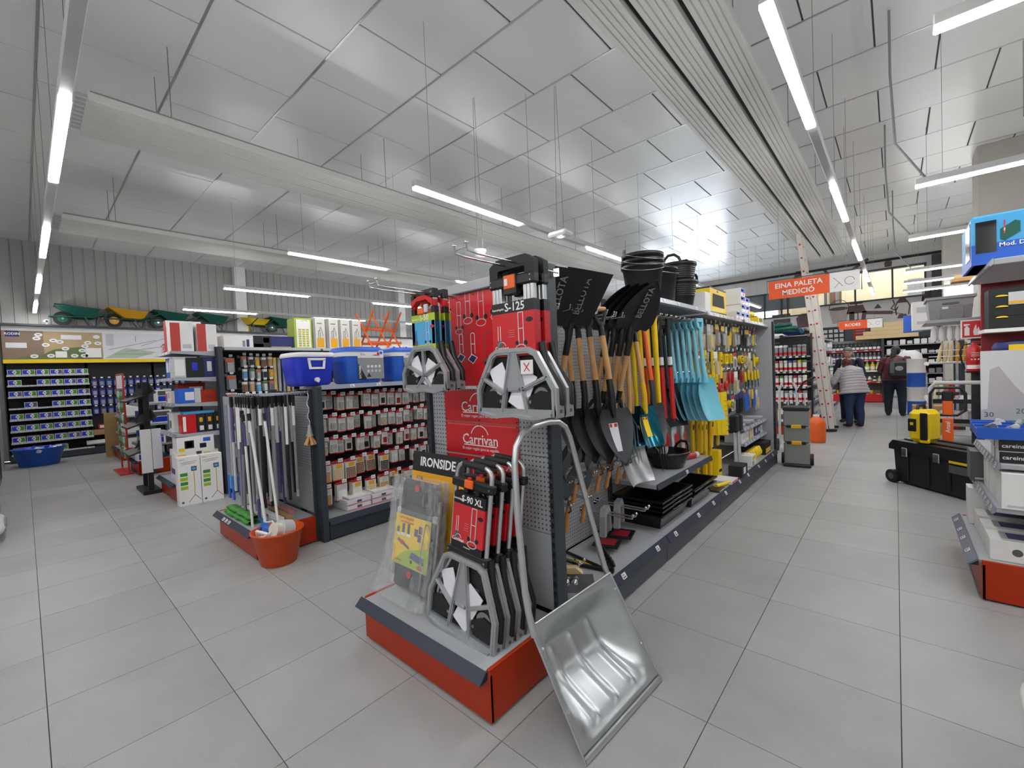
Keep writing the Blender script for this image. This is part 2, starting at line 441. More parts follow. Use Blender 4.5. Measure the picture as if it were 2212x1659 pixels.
beam('radiant_panel', 'ribbed white ceiling radiant panel nearest to the wheelbarrows on the left wall', -9.95, -9.1, .5, 14.5, 4.0, .022, 'grey')

# linear lamps: 1.5 m lit, 1.5 m blank, hung on wires
def light_line(label, axis, fixed, starts, a, b, z=3.2, w=.062, group=None):
    t = thing('linear_lamp', label, 'lamp', group=group)
    def bx(m_, u0, u1, v0, v1, z0, z1, mm, c=0):
        if axis == 'y': m_.box(fixed+v0, fixed+v1, u0, u1, z0, z1, mm, c)
        else: m_.box(u0, u1, fixed+v0, fixed+v1, z0, z1, mm, c)
    mb = MB(); bx(mb, a, b, -w/2, w/2, z+.012, z+.075, 'track_white', .004); mb.build('rail', t)
    for s in starts:
        mb = MB(); bx(mb, s, s+1.5, -w/2+.002, w/2-.002, z-.012, z+.0125, 'tube', .006); mb.build('diffuser', t)
    u = a+.2
    while u < b:
        p = (fixed, u) if axis == 'y' else (u, fixed)
        mb = MB(); mb.cyl((*p, z+.07), (*p, HC), .002, 'wire', 5); mb.build('suspension_wire', t)
        u += 1.5
    return t
ev = lambda s, n: [s+3*k for k in range(n)]
light_line('long suspended lamp line over the right-hand aisle beside the radiant panel', 'y', -.45, ev(2.46, 5), 2.46, 16.1)
light_line('suspended lamp line ending above the trolley endcap and black buckets', 'y', -3.28, ev(2.46, 5), 2.46, 16.1)
light_line('suspended lamp line over the second aisle, behind the first ceiling panel', 'y', -6.1, ev(2.46, 5), 2.46, 16.1)
light_line('suspended lamp line behind the orange sawhorse and sprayer boxes', 'y', -9.08, ev(2.5, 5), 2.5, 16.1)
light_line('suspended lamp line closest to the wheelbarrow shelf', 'y', -12.1, ev(2.5, 5), 2.5, 16.1)
light_line('suspended lamp line running straight at the blue box shelving', 'x', .25, [-14.0, -11.2, -8.17, -5.15, -2.12, .88, 3.88], -14.1, 6.5)
for y, w_ in ((3.3, 'the white carton display'), (6.17, 'the wheeled black chest'), (8.93, 'the grey crate and glove display'), (12.35, 'the blue drum stack'), (14.3, 'the maroon jacketed shopper'), (16.2, 'the shrink-wrapped bottles')):
    light_line('suspended lamp line crossing over %s' % w_, 'x', y, [.17, 3.17], .17, 6.2, group='lamps over the right gondolas')
for y in (-1.4, -3.2):  # unseen lamp lines added behind the camera to even out the lighting
    light_line('unseen fill lamp line added over the floor behind the camera', 'x', y, [-5.15, -2.12, .88, 3.88], -6, 6.5, group='added fill lamps behind')
# ceiling detectors
for x, y, z, lb in ((-3.77, 3.77, 2.95, 'white dome smoke detector hanging on wires'), (-2.95, 4.3, 3.05, 'white box emergency lamp with one bright spot')):
    t = thing('ceiling_detector', lb, 'detector', (x, y, z)); mb = MB()
    if 'dome' in lb:
        mb.lathe([(.0, -.09), (.035, -.085), (.06, -.05), (.065, 0), (.075, .01), (.075, .03), (.0, .03)], 'white', 20); mb.build('dome', t)
    else:
        mb.box(-.13, .13, -.09, .09, 0, .06, 'white', .02); mb.build('housing', t)
        m2 = MB(); m2.lathe([(.0, -.012), (.02, -.008), (.026, .001)], 'tube', 14); m2.build('led', t)
    for dx in (-.05, .05):
        m2 = MB(); m2.cyl((dx, 0, .03), (dx*.2, 0, HC-z), .0025, 'wire', 5); m2.build('wire', t)
mat('price_mid', '#6d7082', .35, coat=.2)

# ================================================================ shelving
def slots(mb, x0, x1, y, z0, z1, step=.05, axis='y'):
    z = z0
    while z < z1:
        if axis == 'y': mb.box(x0, x1, y-.0008, y+.001, z, z+.028, 'black')
        else: mb.box(y-.001, y+.0008, x0, x1, z, z+.028, 'black')
        z += step
def price_tags(parent, pts, rot, w=.05, h=.035):
    """small paper price labels; pts are local positions"""
    key = ('ptag', w, h)
    if key not in _txt:
        mb = MB(); mb.box(-w/2, w/2, -.0012, 0, -h/2, h/2, 'tag'); mb.box(-w*.34, w*.1, -.0016, -.0011, h*.05, h*.3, 'grey'); mb.box(-w*.34, w*.34, -.0016, -.0011, -h*.32, -h*.12, 'grey_dark'); _txt[key] = mb.mesh('price_tag')
    for p in pts: link('price_tag', _txt[key], parent, p, rot)

def endcap(label, loc, rz, H, width=1.0, depth=.5, top_bar=True, perf='perf_y', plinth=.24, panel=True, tags=(), strip='price_strip'):
    """free end display: orange plinth, grey deck, dark price lip, slotted uprights. local front is -y"""
    t = thing('endcap_display', label, 'shelf display', loc, (0, 0, rz)); h = width/2
    mb = MB(); mb.box(-h, h, 0, .018, .012, plinth-.02, 'orange', .003); mb.build('plinth_front', t)
    for s in (-1, 1):
        mb = MB(); mb.box(s*h, s*(h-.018), .001, depth, .012, plinth+.004, 'orange', .003); mb.build('plinth_side', t)
    mb = MB(); mb.box(-h+.02, h-.02, .02, depth, 0, .012, 'black'); mb.build('plinth_foot', t)
    mb = MB(); mb.box(-h+.019, h-.019, -.010, depth, plinth-.02, plinth, 'shelf_grey', .003); d = mb.build('deck', t)
    mb = MB(); mb.prism([(-.012, plinth+.004), (-.054, plinth-.036), (-.060, plinth-.031), (-.018, plinth+.010)], -h, h, strip, axis='x')
    mb.prism([(-.012, plinth-.002), (-.054, plinth-.036), (-.012, plinth-.03)], -h+.001, -h+.004, 'black', axis='x'); mb.prism([(-.012, plinth-.002), (-.054, plinth-.036), (-.012, plinth-.03)], h-.004, h-.001, 'black', axis='x'); s_ = mb.build('price_strip', d)
    price_tags(d, [(x, -.0415, plinth-.011) for x in tags], (R(-46), 0, 0), .05, .03)
    for s in (-1, 1):
        a, b = (h-.03, h) if s > 0 else (-h, -h+.03)
        mb = MB(); mb.box(a, b, depth, depth+.085, 0, H, 'anthracite', .002); slots(mb, a+.008, b-.008, depth, plinth+.05, H-.05); mb.build('upright', t)
    if panel:
        z = plinth; k = 0; hs = [.36, .36, .36, .36, .36, .36]
        while z < H-.06:
            z1 = min(H-.06, z+.4); mb = MB(); mb.box(-h+.032, h-.032, depth+.028, depth+.045, z+.002, z1-.002, perf if k else 'shelf_grey', .002); mb.build('back_panel', t); z = z1; k += 1
    if top_bar:
        mb = MB(); mb.box(-h+.03, h-.03, depth-.005, depth+.05, H-.06, H-.005, 'shelf_grey', .004); mb.build('top_bar', t)
    return t

def gondola(label, xc, y0, bays, H, half=.49, sides=(1,), perf='perf_x', plinth=.2, kick='anthracite2', deck='shelf_grey', back=None, tags=3, strip='price_strip'):
    t = thing('shelving_gondola', label, 'shelving')
    y1 = y0+sum(bays); ys = [y0]
    for b in bays: ys.append(ys[-1]+b)
    for y in ys:
        mb = MB(); mb.box(xc-.03, xc+.03, y-.03, y+.03, 0, H, 'anthracite', .002)
        for s in sides: slots(mb, y-.012, y+.012, xc+s*.03, .3, H-.05, axis='x')
        mb.build('upright', t)
    for i, b in enumerate(bays):
        a, e = ys[i]+.004, ys[i]+b-.004
        z = plinth
        while z < H-.02:
            z1 = min(H-.01, z+.4); mb = MB(); mb.box(xc-.02, xc+.02, a+.03, e-.03, z+.002, z1-.002, back or perf, .002); mb.build('back_panel', t); z = z1
        for s in (-1, 1):
            f = xc+s*half; mb = MB(); mb.box(xc+s*.03, f-s*.012, a, e, plinth-.025, plinth, deck, .002); d = mb.build('base_shelf', t)
            mb = MB(); mb.prism([(f-s*.015, plinth+.004), (f-s*.009, plinth+.004), (f+s*.022, plinth-.05), (f+s*.016, plinth-.054)], a, e, strip, axis='y'); mb.build('price_strip', d)
            mb = MB(); mb.box(f-s*.02, f-s*.005, a, e, .012, plinth-.028, kick, .002); mb.build('kick_plate', t)
            if s in sides and tags:
                price_tags(d, [(f+s*.008, a+(e-a)*(k+.5+rnd(-.2, .2))/tags, plinth-.024) for k in range(tags)], (R(-32), 0, R(90*s)))
    for s in (-1, 1):
        mb = MB(); mb.box(xc+s*.02, xc+s*(half-.02), y0, y1, 0, .012, 'black'); mb.build('foot', t)
    return t
def shelf(parent, xb, xf, y0, y1, z, th=.03, m='shelf_grey', tags=2, strip='price_light'):
    """shelf from back xb to front xf (faces +x or -x)"""
    s = 1 if xf > xb else -1
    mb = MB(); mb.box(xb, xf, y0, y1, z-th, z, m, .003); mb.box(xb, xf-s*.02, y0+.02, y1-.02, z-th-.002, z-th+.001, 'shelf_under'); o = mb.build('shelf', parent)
    mb = MB(); mb.prism([(xf, z+.004), (xf+s*.006, z+.004), (xf+s*.02, z-.036), (xf+s*.012, z-.04), (xf, z-.03)], y0, y1, strip, axis='y'); mb.build('price_strip', o)
    if tags: price_tags(o, [(xf+s*.015, y0+(y1-y0)*(k+.5+rnd(-.2, .2))/tags, z-.017) for k in range(tags)], (R(-18), 0, R(90*s)), .045, .03)
    return o
def shelf_y(parent, x0, x1, yb, yf, z, th=.03, m='shelf_grey', tags=2, strip='price_light'):
    """shelf whose front lip faces -y"""
    mb = MB(); mb.box(x0, x1, yf, yb, z-th, z, m, .003); o = mb.build('shelf', parent)
    mb = MB(); mb.prism([(yf, z+.004), (yf-.006, z+.004), (yf-.02, z-.036), (yf-.012, z-.04), (yf, z-.03)], x0, x1, strip, axis='x'); mb.build('price_strip', o)
    if tags: price_tags(o, [(x0+(x1-x0)*(k+.5)/tags, yf-.015, z-.017) for k in range(tags)], (R(-18), 0, 0), .045, .03)
    return o
def hook_mesh(L, m='chrome', sep=.026, r=.0032, tag_=None, tip=.03):
    """double-prong peg hook pointing along +x"""
    mb = MB()
    for s in (-1, 1):
        mb.tube([(0, s*sep/2, 0), (L*.9, s*sep/2, 0), (L-.006, s*sep/2, .004), (L, s*sep/2, tip)], r, m, 6)
        mb.lathe([(0, 0), (r*1.8, r), (r*1.8, r*2.4), (0, r*3.4)], m, 6, (L, s*sep/2, tip-.004))
    mb.box(-.004, .004, -sep/2-.012, sep/2+.012, -.02, .02, m); mb.cyl((L-.004, -sep/2, tip*.6), (L-.004, sep/2, tip*.6), r*.8, m, 6)
    if tag_: mb.box(L+.002, L+.004, -.022, .022, tip-.005, tip+.028, 'tag')
    return mb.mesh('peg_hook')

# ---- trolley endcap and the main gondola
mainE = endcap('front display plinth in orange holding the folding hand trolleys and red posters', (-1.785, 1.23, 0), 0, 2.02, perf='perf_y', tags=())
mainG = gondola('long grey gondola of shovels, trowels and yellow measuring tools along the aisle', -1.79, 1.85, [1.3, 1.33, 1.33, 1.33], 2.04, half=.49)
shelf(mainG, -1.76, -1.38, 3.17, 4.47, .57, th=.035, strip='price_strip', tags=1)
shelf(mainG, -1.76, -1.40, 3.17, 4.47, 2.02, th=.04, tags=3)
for z in (.47, .66): shelf(mainG, -1.76, -1.42, 5.85, 7.1, z, th=.03, tags=9)
shelf(mainG, -1.76, -1.40, 4.52, 5.8, 2.0, th=.03, tags=8); shelf(mainG, -1.76, -1.38, 5.85, 7.12, 2.0, th=.03, tags=8)
mb = MB(); mb.box(-1.77, -1.33, 7.13, 7.155, .15, 2.06, 'shelf_grey', .003); mb.build('side_panel', mainG)
mb = MB(); mb.box(-1.35, -1.30, 7.156, 7.19, .0, 2.04, 'anthracite', .003); slots(mb, -1.335, -1.315, 7.156, .2, 2.0); mb.build('end_upright', mainG)
# ---- low gondola A (carded hardware) and its endcap of poles
capA = endcap('orange end display of hanging poles and profiles, shorter than the trolley display', (-4.49, 1.215, 0), 0, 1.40, perf='perf_y', tags=(-.2, -.12, -.04), top_bar=False)
gonA = gondola('low dark gondola carrying rows of red-edged carded hardware and cool boxes', -4.42, 1.8, [1.3, 1.33, 1.33], 1.40, half=.52, sides=(1,), back='black_matte', kick='anthracite', deck='shelf_grey', tags=0)
mb = MB(); mb.box(-3.988, -3.9, 1.74, 1.795, 0, 1.42, 'anthracite', .003); mb.build('end_upright', gonA)
shelf(gonA, -4.39, -3.93, 1.8, 3.1, 1.43, th=.035, tags=3); shelf(gonA, -4.39, -3.93, 3.12, 4.42, 1.43, th=.035, tags=3)
# ---- gondola B and its endcap of boxed lamps
capB = endcap('end display stacked with boxed lamps and white tripod cartons', (-7.27, 1.22, 0), 0, 1.98, width=.92, panel=True, perf='shelf_grey', top_bar=False)
for z in (.86, 1.25, 1.58, 1.92):
    mb = MB(); mb.box(-.45, .45, .04, .5, z-.028, z, 'shelf_grey', .003); o = mb.build('shelf', capB)
    mb = MB(); mb.prism([(.04, z+.004), (.034, z+.004), (.015, z-.036), (.04, z-.03)], -.45, .45, 'price_light', axis='x'); mb.build('price_strip', o)
    mb = MB(); mb.prism([(.04, z-.028), (.5, z-.06), (.5, z), (.04, z)], .447, .452, 'shelf_grey', axis='x'); mb.build('bracket', o)
    price_tags(o, [(x, .02, z-.016) for x in (-.3, -.1, .1, .3)], (R(-18), 0, 0), .045, .03)
gonB = gondola('tall dark gondola of hanging door bars, seals and television brackets', -7.2, 1.8, [1.33, 1.33, 1.33, 1.33], 1.96, half=.48, sides=(1,), back='black_matte', kick='anthracite', deck='shelf_under', tags=0)
mb = MB(); mb.box(-6.808, -6.74, 1.735, 1.795, 0, 1.98, 'anthracite', .003); mb.build('end_upright', gonB)
for k in range(4): shelf(gonB, -7.17, -6.72, 1.81+k*1.33, 3.1+k*1.33, 1.97, th=.03, tags=0, strip='shelf_grey')
# ---- gondola C (gardening) far left
capC = endcap('far orange end display of garden hoses and tubs behind a red wire frame', (-9.95, 1.22, 0), 0, 1.5, width=.92, perf='shelf_grey', top_bar=False)
gonC = gondola('far dark gondola of garden goods before the blue box wall', -9.95, 1.8, [1.33, 1.33], 1.5, half=.48, sides=(1,), back='black_matte', kick='anthracite', tags=0)
# ---- right-hand gondola ends (front faces the aisle, -x)
capR = endcap('right-hand orange end display with white carton stacks and blue trays', (.37, 4.24, 0), R(-90), 2.0, perf='shelf_grey', top_bar=False, strip='price_mid', tags=(-.38, -.14, .05, .3))

# ================================================================ folding hand trolleys
def fig_trolley(mb, x, z, s, y, m='grey_light', w=.004):
    """small printed picture of an open hand trolley"""
    strokes(mb, [[(x-.10*s, z), (x-.10*s, z+1.0*s)], [(x+.10*s, z), (x+.10*s, z+1.0*s)], [(x-.10*s, z+1.0*s), (x+.10*s, z+1.0*s)], [(x-.1*s, z+.5*s), (x+.1*s, z+.5*s)]], y, w, m)
    strokes(mb, [arc(x-.02*s, z-.1*s, .2*s, 0, 360, 10, .1*s)], y, w, m)
    for q in (-.17, .17): mb.lathe([(.001, 0), (.08*s, .0002), (.08*s, .0005)], 'black', 8, (0, 0, 0)) if 0 else mb.prism(arc(x+q*s, z+.05*s, .075*s, 0, 330, 7), y, y-.0008, 'black')
def fig_cart(mb, x, z, s, y):
    strokes(mb, [[(x-.1*s, z), (x-.1*s, z+.8*s), (x-.06*s, z+.85*s), (x+.06*s, z+.85*s), (x+.1*s, z+.8*s), (x+.1*s, z+.1*s)], [(x-.1*s, z+.45*s), (x+.1*s, z+.45*s)]], y, .0045, 'white')
    mb.prism([(x-.3*s, z-.1*s), (x-.02*s, z-.28*s), (x+.22*s, z-.05*s), (x-.08*s, z+.1*s)], y, y-.0008, 'white'); mb.prism([(x-.25*s, z-.1*s), (x-.02*s, z-.24*s), (x+.17*s, z-.05*s), (x-.07*s, z+.06*s)], y-.0009, y-.0012, 'navy')

def noseplate(t, wb, wt, h, kind, bar=.027, d=.02):
    """cast aluminium folding toe plate seen from the front; stands on z=0, front face at y=0"""
    b, tp = wb/2, wt/2; mb = MB()
    zc = h*.40
    out = [(-b+.008, .012), (-b+.008, zc), (-tp, h-.03), (-tp+.035, h-.012), (tp-.035, h-.012), (tp, h-.03), (b-.008, zc), (b-.008, .012)]
    mb.ribbon(out, bar, 0, d, 'cast_alu'); mb.ribbon([(-b, .02), (b, .02)], bar*1.15, 0, d, 'cast_alu')
    mb.ribbon([(x*.985, z) for x, z in out], bar*.35, -.004, .002, 'cast_alu')
    mb.ribbon([(-b+.02, .012), (-b*.5, -.004), (0, .006), (b*.5, -.004), (b-.02, .012)], bar*.5, -.012, .01, 'cast_alu')
    if kind == 'S-50':
        c = (0., h*.34)
        spokes = [[(0, h-.02), c], [(-b*.86, h*.62), c], [(b*.86, h*.62), c], [c, (-b*.32, .02)], [c, (b*.32, .02)]]
    else:
        spokes = [[(-.004-wb*.02, h-.02), (-wb*.13, h*.30), (-wb*.16, .02)], [(.004+wb*.02, h-.02), (wb*.11, h*.40), (wb*.16, .02)], [(-b*.84, h*.58), (-wb*.12, h*.33)], [(b*.84, h*.58), (wb*.11, h*.40)], [(-wb*.07, h*.40), (wb*.07, h*.40)]]
    for s in spokes: mb.ribbon(s, bar*.72, .001, d-.002, 'cast_alu'); mb.ribbon(s, bar*.22, -.004, .002, 'cast_alu')
    if kind != 'S-50':
        mb.prism([(-wb*.03, h*.93), (wb*.03, h*.93), (wb*.10, h*.42), (-wb*.10, h*.42)], .003, d-.004, 'cast_alu')
    for s in (-1, 1):
        mb.box(s*b, s*(b-.012), 0, .062, .0, .055, 'cast_alu', .003); mb.cyl((s*b, .035, .028), (s*(b+.004), .035, .028), .008, 'grey_dark', 8)
    mb.build('nose_plate', t)
    # black wheel fenders behind, wheels folded flat
    for s in (-1, 1):
        m2 = MB(); m2.cyl((s*wb*.30, .026, h*.30), (s*wb*.30, .058, h*.30), h*.235, 'rubber', 20); m2.cyl((s*wb*.30, .024, h*.30), (s*wb*.30, .06, h*.30), h*.13, 'grey', 16); w = m2.build('wheel', t)
        m3 = MB(); m3.prism([(s*b*.93, h*.12), (s*b*.93, h*.34), (s*b*.62, h*.38), (s*b*.30, h*.28), (s*b*.28, h*.16), (s*b*.6, h*.11)], .012, .024, 'black', axis='y'); m3.cyl((s*b*.38, .008, h*.22), (s*b*.38, .013, h*.22), .008, 'steel', 8); m3.build('wheel_bracket', t)
        m3 = MB(); m3.tube([(s*(b-.012), .05, .05), (s*(b-.014), .05, h*.42), (s*(tp+.02), .05, h*.72), (s*tp, .05, h+.02)], .017, 'black', 8, flat=(1, 1.2)); m3.build('fender', t)
    m2 = MB(); m2.box(-tp*.95, tp*.95, .03, .06, h*.55, h+.02, 'black_matte', .006); m2.box(-tp*.7, tp*.7, .026, .032, h*.62, h*.66, 'grey_dark'); m2.build('body', t)
    m2 = MB(); m2.M = Matrix.Translation((wb*.10, .012, h*.42)) @ Matrix.Rotation(R(28), 4, 'Y'); m2.box(-wb*.11, wb*.11, 0, .004, -h*.32, h*.26, 'paper'); m2.M = None
    m2.M = Matrix.Translation((-wb*.2, .016, h*.55)) @ Matrix.Rotation(R(-24), 4, 'Y'); m2.box(-wb*.1, wb*.1, 0, .004, -h*.22, h*.22, 'paper'); m2.M = None
    m2.build('leaflet', t)

def trolley(kind, label):
    t = thing('hand_trolley', label, 'trolley')
    if kind == 'S-125': wb, wt, h, H, cz0, cz1, cw = .46, .26, .305, .69, .27, .515, .25
    elif kind == 'S-50': wb, wt, h, H, cz0, cz1, cw = .385, .20, .245, .55, .22, .42, .205
    else: wb, wt, h, H, cz0, cz1, cw = .465, .27, .37, .82, .40, .67, .215
    noseplate(t, wb, wt, h, kind)
    top, body = {'S-125': ('black', 'red'), 'S-50': ('lime', 'sky'), 'S-90 XL': ('black', 'red')}[kind]
    # printed sleeve
    mb = MB(); c = cw/2; y = .014; sp = cz1-(cz1-cz0)*.2
    mb.box(-c, c, y, y+.042, cz0, cz0+(.03 if kind != 'S-125' else .001), top if kind != 'S-125' else body); mb.box(-c, c, y, y+.042, cz0, sp, body); mb.box(-c, c, y-.0003, y+.0423, sp, cz1, top)
    if kind != 'S-125': mb.box(-c, c, y-.0004, y+.0424, cz0, cz0+.035, top)
    mid = (sp+cz0)/2; s = (sp-cz0)
    yy = y-.0008
    fig_trolley(mb, c*.38, cz0+s*.26, s*.72, yy, 'grey_light', .0045)
    strokes(mb, [[(-c*.72, mid-s*.12), (-c*.72, mid+s*.22)], [(-c*.6, mid-s*.12), (-c*.6, mid+s*.22)]], yy, .003, 'white' if kind != 'S-50' else 'navy')
    mb.prism([(-c*.82, mid-s*.3), (-c*.5, mid-s*.3), (-c*.55, mid-s*.12), (-c*.75, mid-s*.12)], yy, yy-.0006, 'grey_dark')
    for q in range(4): strokes(mb, [[(-c*.2, mid+s*.1-q*s*.05), (c*.08, mid+s*.1-q*s*.05)]], yy, .0018, 'pink')
    mb.prism(arc(c*.78, mid+s*.3, c*.16, 0, 340, 9, c*.09), yy, yy-.0006, 'black' if kind != 'S-50' else 'red')
    if kind != 'S-50': strokes(mb, [arc(-c*.55, cz0+s*.22, c*.2, 15, 165, 8)], yy, .0022, 'white')
    sl = mb.build('sleeve', t)
    text(kind, .052 if kind == 'S-125' else .044, 'white', (c*.12 if kind != 'S-90 XL' else c*.18, yy-.0004, (sp+cz1)/2), FACE_NY, sl, .014)
    text('Superplegable', .013, 'white', (-c*.68 if kind != 'S-50' else -c*.62, yy-.0004, (sp+cz1)/2-.004), FACE_NY, sl, .01)
    if kind != 'S-50': text('Carrivan', .024, 'white', (-c*.55, yy-.0004, cz0+s*.2), FACE_NY, sl, .01)
    if kind == 'S-90 XL': text('Professional', .009, 'white', (c*.05, yy-.0004, cz0+.018), FACE_NY, sl, .01)
    # rails and handle
    if kind == 'S-125':
        for s in (-1, 1):
            for q in range(3): m2 = MB(); m2.box(s*(c-.003-q*.02), s*(c-.021-q*.02), .016, .045, cz0, cz1+.085, 'aluminium', .004); m2.build('rail', t)
        m2 = MB(); m2.box(-c-.008, c+.008, .006, .052, cz1+.065, cz1+.115, 'black', .008)
        for s in (-1, 1):
            for q in (.078, .1): m2.cyl((s*(c-.008), .003, cz1+q), (s*(c-.008), .008, cz1+q), .004, 'steel', 6)
        m2.box(-c*.3, c*.3, .0, .04, cz1+.03, cz1+.12, 'black', .004); m2.build('clamp', t)
        m2 = MB(); m2.ribbon([(-c+.02, cz1+.1), (-c+.02, H-.02), (-c+.045, H-.004), (c-.045, H-.004), (c-.02, H-.02), (c-.02, cz1+.1)], .05, .014, .048, 'black_matte'); m2.build('handle', t)
        m2 = MB(); m2.box(-.03, .035, -.004, .003, cz1+.055, cz1+.115, 'orange2', .002); m2.box(-.024, -.006, -.005, -.003, cz1+.07, cz1+.1, 'tag'); m2.build('price_label', t)
        m2 = MB(); m2.box(c*.4, c*.95, -.002, .0, h*.62, h*.82, 'tag'); strokes(m2, [[(c*.55, h*.66), (c*.8, h*.78)], [(c*.55, h*.78), (c*.8, h*.66)]], -.0025, .004, 'red'); m2.build('warning_label', t)
    elif kind == 'S-50':
        for s in (-1, 1):
            m2 = MB(); m2.box(s*c, s*(c-.03), .014, .048, cz0, cz1+.035, 'black', .003); m2.box(s*(c-.004), s*(c-.026), .016, .046, cz1+.035, H-.06, 'red', .003); m2.box(s*(c-.006), s*(c-.024), .018, .044, H-.06, H-.05, 'aluminium'); m2.box(s*(c-.002), s*(c-.03), .012, .05, H-.05, H, 'black', .004); m2.cyl((s*(c-.015), .008, H-.02), (s*(c-.015), .013, H-.02), .005, 'steel', 8); m2.build('rail', t)
        m2 = MB(); m2.prism([(-c+.01, cz1+.04), (-c*.4, cz1+.075), (c*.4, cz1+.075), (c-.01, cz1+.04), (c-.01, cz1+.075), (c*.3, cz1+.1), (-c*.3, cz1+.1), (-c+.01, cz1+.075)], .008, .046, 'red'); m2.build('cross_bar', t)
        m2 = MB(); m2.box(-c*.35, c*.15, .004, .02, cz1+.0, cz1+.035, 'orange2', .003); m2.box(c*.2, c*.5, .004, .02, cz1+.005, cz1+.05, 'grey_light', .004); m2.build('clamp', t)
        m2 = MB(); m2.ribbon([(-c+.02, H-.012), (c-.02, H-.012)], .026, .018, .044, 'black'); m2.build('handle', t)
    else:
        x = c+.012
        m2 = MB(); pts = [(-wb*.42, .034, h*.35), (-wb*.40, .034, h*.55), (-x, .034, h*.88), (-x, .034, H-.07)] + [(-x+.05-.05*math.cos(R(a)), .034, H-.062+.05*math.sin(R(a))) for a in (20, 45, 70, 90)] + [(x-.05+.05*math.cos(R(a)), .034, H-.062+.05*math.sin(R(a))) for a in (90, 70, 45, 20)] + [(x, .034, H-.07), (x, .034, h*.88), (wb*.40, .034, h*.55), (wb*.42, .034, h*.35)]
        m2.tube(pts, .0115, 'aluminium', 10); fr = m2.build('tube_frame', t)
        m2 = MB(); m2.cyl((-x+.045, .034, H-.012), (x-.045, .034, H-.012), .0165, 'black_matte', 10); m2.build('grip', fr)
        for z in (cz1+.045, cz0-.02):
            m2 = MB(); m2.box(-x-.02, x+.02, .014, .056, z-.022, z+.022, 'black', .008)
            for s in (-1, 1): m2.cyl((s*(x+.006), .010, z), (s*(x+.006), .016, z), .005, 'steel', 6)
            m2.build('clamp', t)
        m2 = MB(); m2.box(-.035, .022, .002, .016, cz1+.03, cz1+.07, 'orange2', .004); m2.box(-.015, .01, .004, .016, cz1+.07, cz1+.085, 'red', .003); m2.build('release_button', t)
        for q in range(5): m2 = MB(); m2.box(-c+.02+q*.038, -c+.045+q*.038, .02, .05, cz1, cz1+.03, 'black', .003); m2.build('bungee', t) if q in (1, 3) else None
    return t
tr125 = trolley('S-125', 'red-sleeved S-125 folding trolley hung foremost on its double hook'); tr125.location = (-1.28, 1.45, 1.285)
copy_tree(tr125, None, (-1.275, 1.515, 1.285), label='red-sleeved S-125 folding trolley hung behind its twin against the post')
tr50 = trolley('S-50', 'blue and green sleeved S-50 folding trolley hung foremost on its hook'); tr50.location = (-1.93, 1.45, 1.40)
copy_tree(tr50, None, (-1.925, 1.515, 1.40), label='blue and green sleeved S-50 folding trolley hung behind its twin')
tr90 = trolley('S-90 XL', 'S-90 XL folding trolley with black grip, standing foremost on the orange plinth'); tr90.location = (-1.572, 1.305, .243); tr90.rotation_euler = (R(-6), R(3.5), 0)
for k, w in enumerate(('second', 'third', 'fourth and rearmost')):
    copy_tree(tr90, None, (-1.568+.004*k, 1.305+.072*(k+1), .243), label='S-90 XL folding trolley standing %s in the row on the orange plinth' % w)
# long double hooks of the endcap
hk = hook_mesh(.60, sep=.07, r=.0045)
for x, z in ((-1.28, 1.965), (-1.935, 1.935)):
    o = link('peg_hook', hk, mainE, (x+1.785, .54, z), (0, 0, R(-90)))

# ---- red posters on the endcap panel (front at y=1.757)
def poster(label, x0, x1, z0, z1, art):
    t = thing('wall_poster', label, 'poster', ((x0+x1)/2, 1.755, z0)); w = (x1-x0)/2; h = z1-z0
    mb = MB(); mb.box(-w, w, -.003, 0, 0, h, 'poster_red')
    for x in (-w+.01, 0, w-.01):
        for z in (.012, h-.012): mb.cyl((x, -.006, z), (x, -.002, z), .004, 'black', 6)
    if art == 'pictures':
        for k, (x, z, s) in enumerate(((-.22, .48, .10), (-.13, .36, .16), (-.05, .42, .19), (.06, .40, .2), (.18, .42, .2), (.245, .36, .12))): fig_trolley(mb, x, z, s, -.0042, 'grey_light', .004)
        for x, z, s in ((-.12, .20, .15), (-.02, .19, .16)): fig_cart(mb, x, z, s, -.0042)
        for x, z, s, m_ in ((.08, .17, .16, 'grey_dark'), (.2, .2, .17, 'pink')):
            strokes(mb, [[(x, z), (x, z+s*.9), (x+s*.3, z+s*.95)]], -.0042, .005, m_); mb.prism([(x-.02, z-.01), (x+s*.5, z-.03), (x+s*.6, z), (x+.05, z+.02)], -.0042, -.005, m_)
            for q in (0, s*.5): mb.prism(arc(x+q, z-.025, .012, 0, 320, 6), -.0042, -.005, 'black')
        mb.box(-w, w, -.0042, -.0032, 0, .018, 'white')
    if art == 'ladders':
        for k, x in enumerate((-.22, -.15, -.05, .03, .12, .22)):
            strokes(mb, [[(x-.018, .02), (x-.018, .2), (x, .22), (x+.018, .2), (x+.018, .02)]] + [[(x-.018, z), (x+.018, z)] for z in (.06, .1, .14)], -.0042, .005, 'grey_light')
    if art == 'logo':
        strokes(mb, [arc(0, h*.52, .075, 20, 160, 12)], -.0042, .006, 'white'); strokes(mb, [[(-w*.45, h*.3), (w*.45, h*.3)]], -.0042, .006, 'white')
    o = mb.build('sheet', t)
    if art == 'logo':
        text('Carrivan', .085, 'white', (0, -.0045, h*.47), FACE_NY, t, .008); text('El mejor regalo para su espalda', .024, 'white', (0, -.0045, h*.19), FACE_NY, t, .0)
    return t
poster('tall red poster printed with many hand trolleys and platform carts', -2.13, -1.52, 1.395, 1.955, 'pictures')
poster('red logo poster directly under the tall picture poster', -2.125, -1.52, 1.20, 1.385, 'logo')
poster('red logo poster in the middle of the panel, below its twin', -2.125, -1.52, 1.005, 1.195, 'logo')
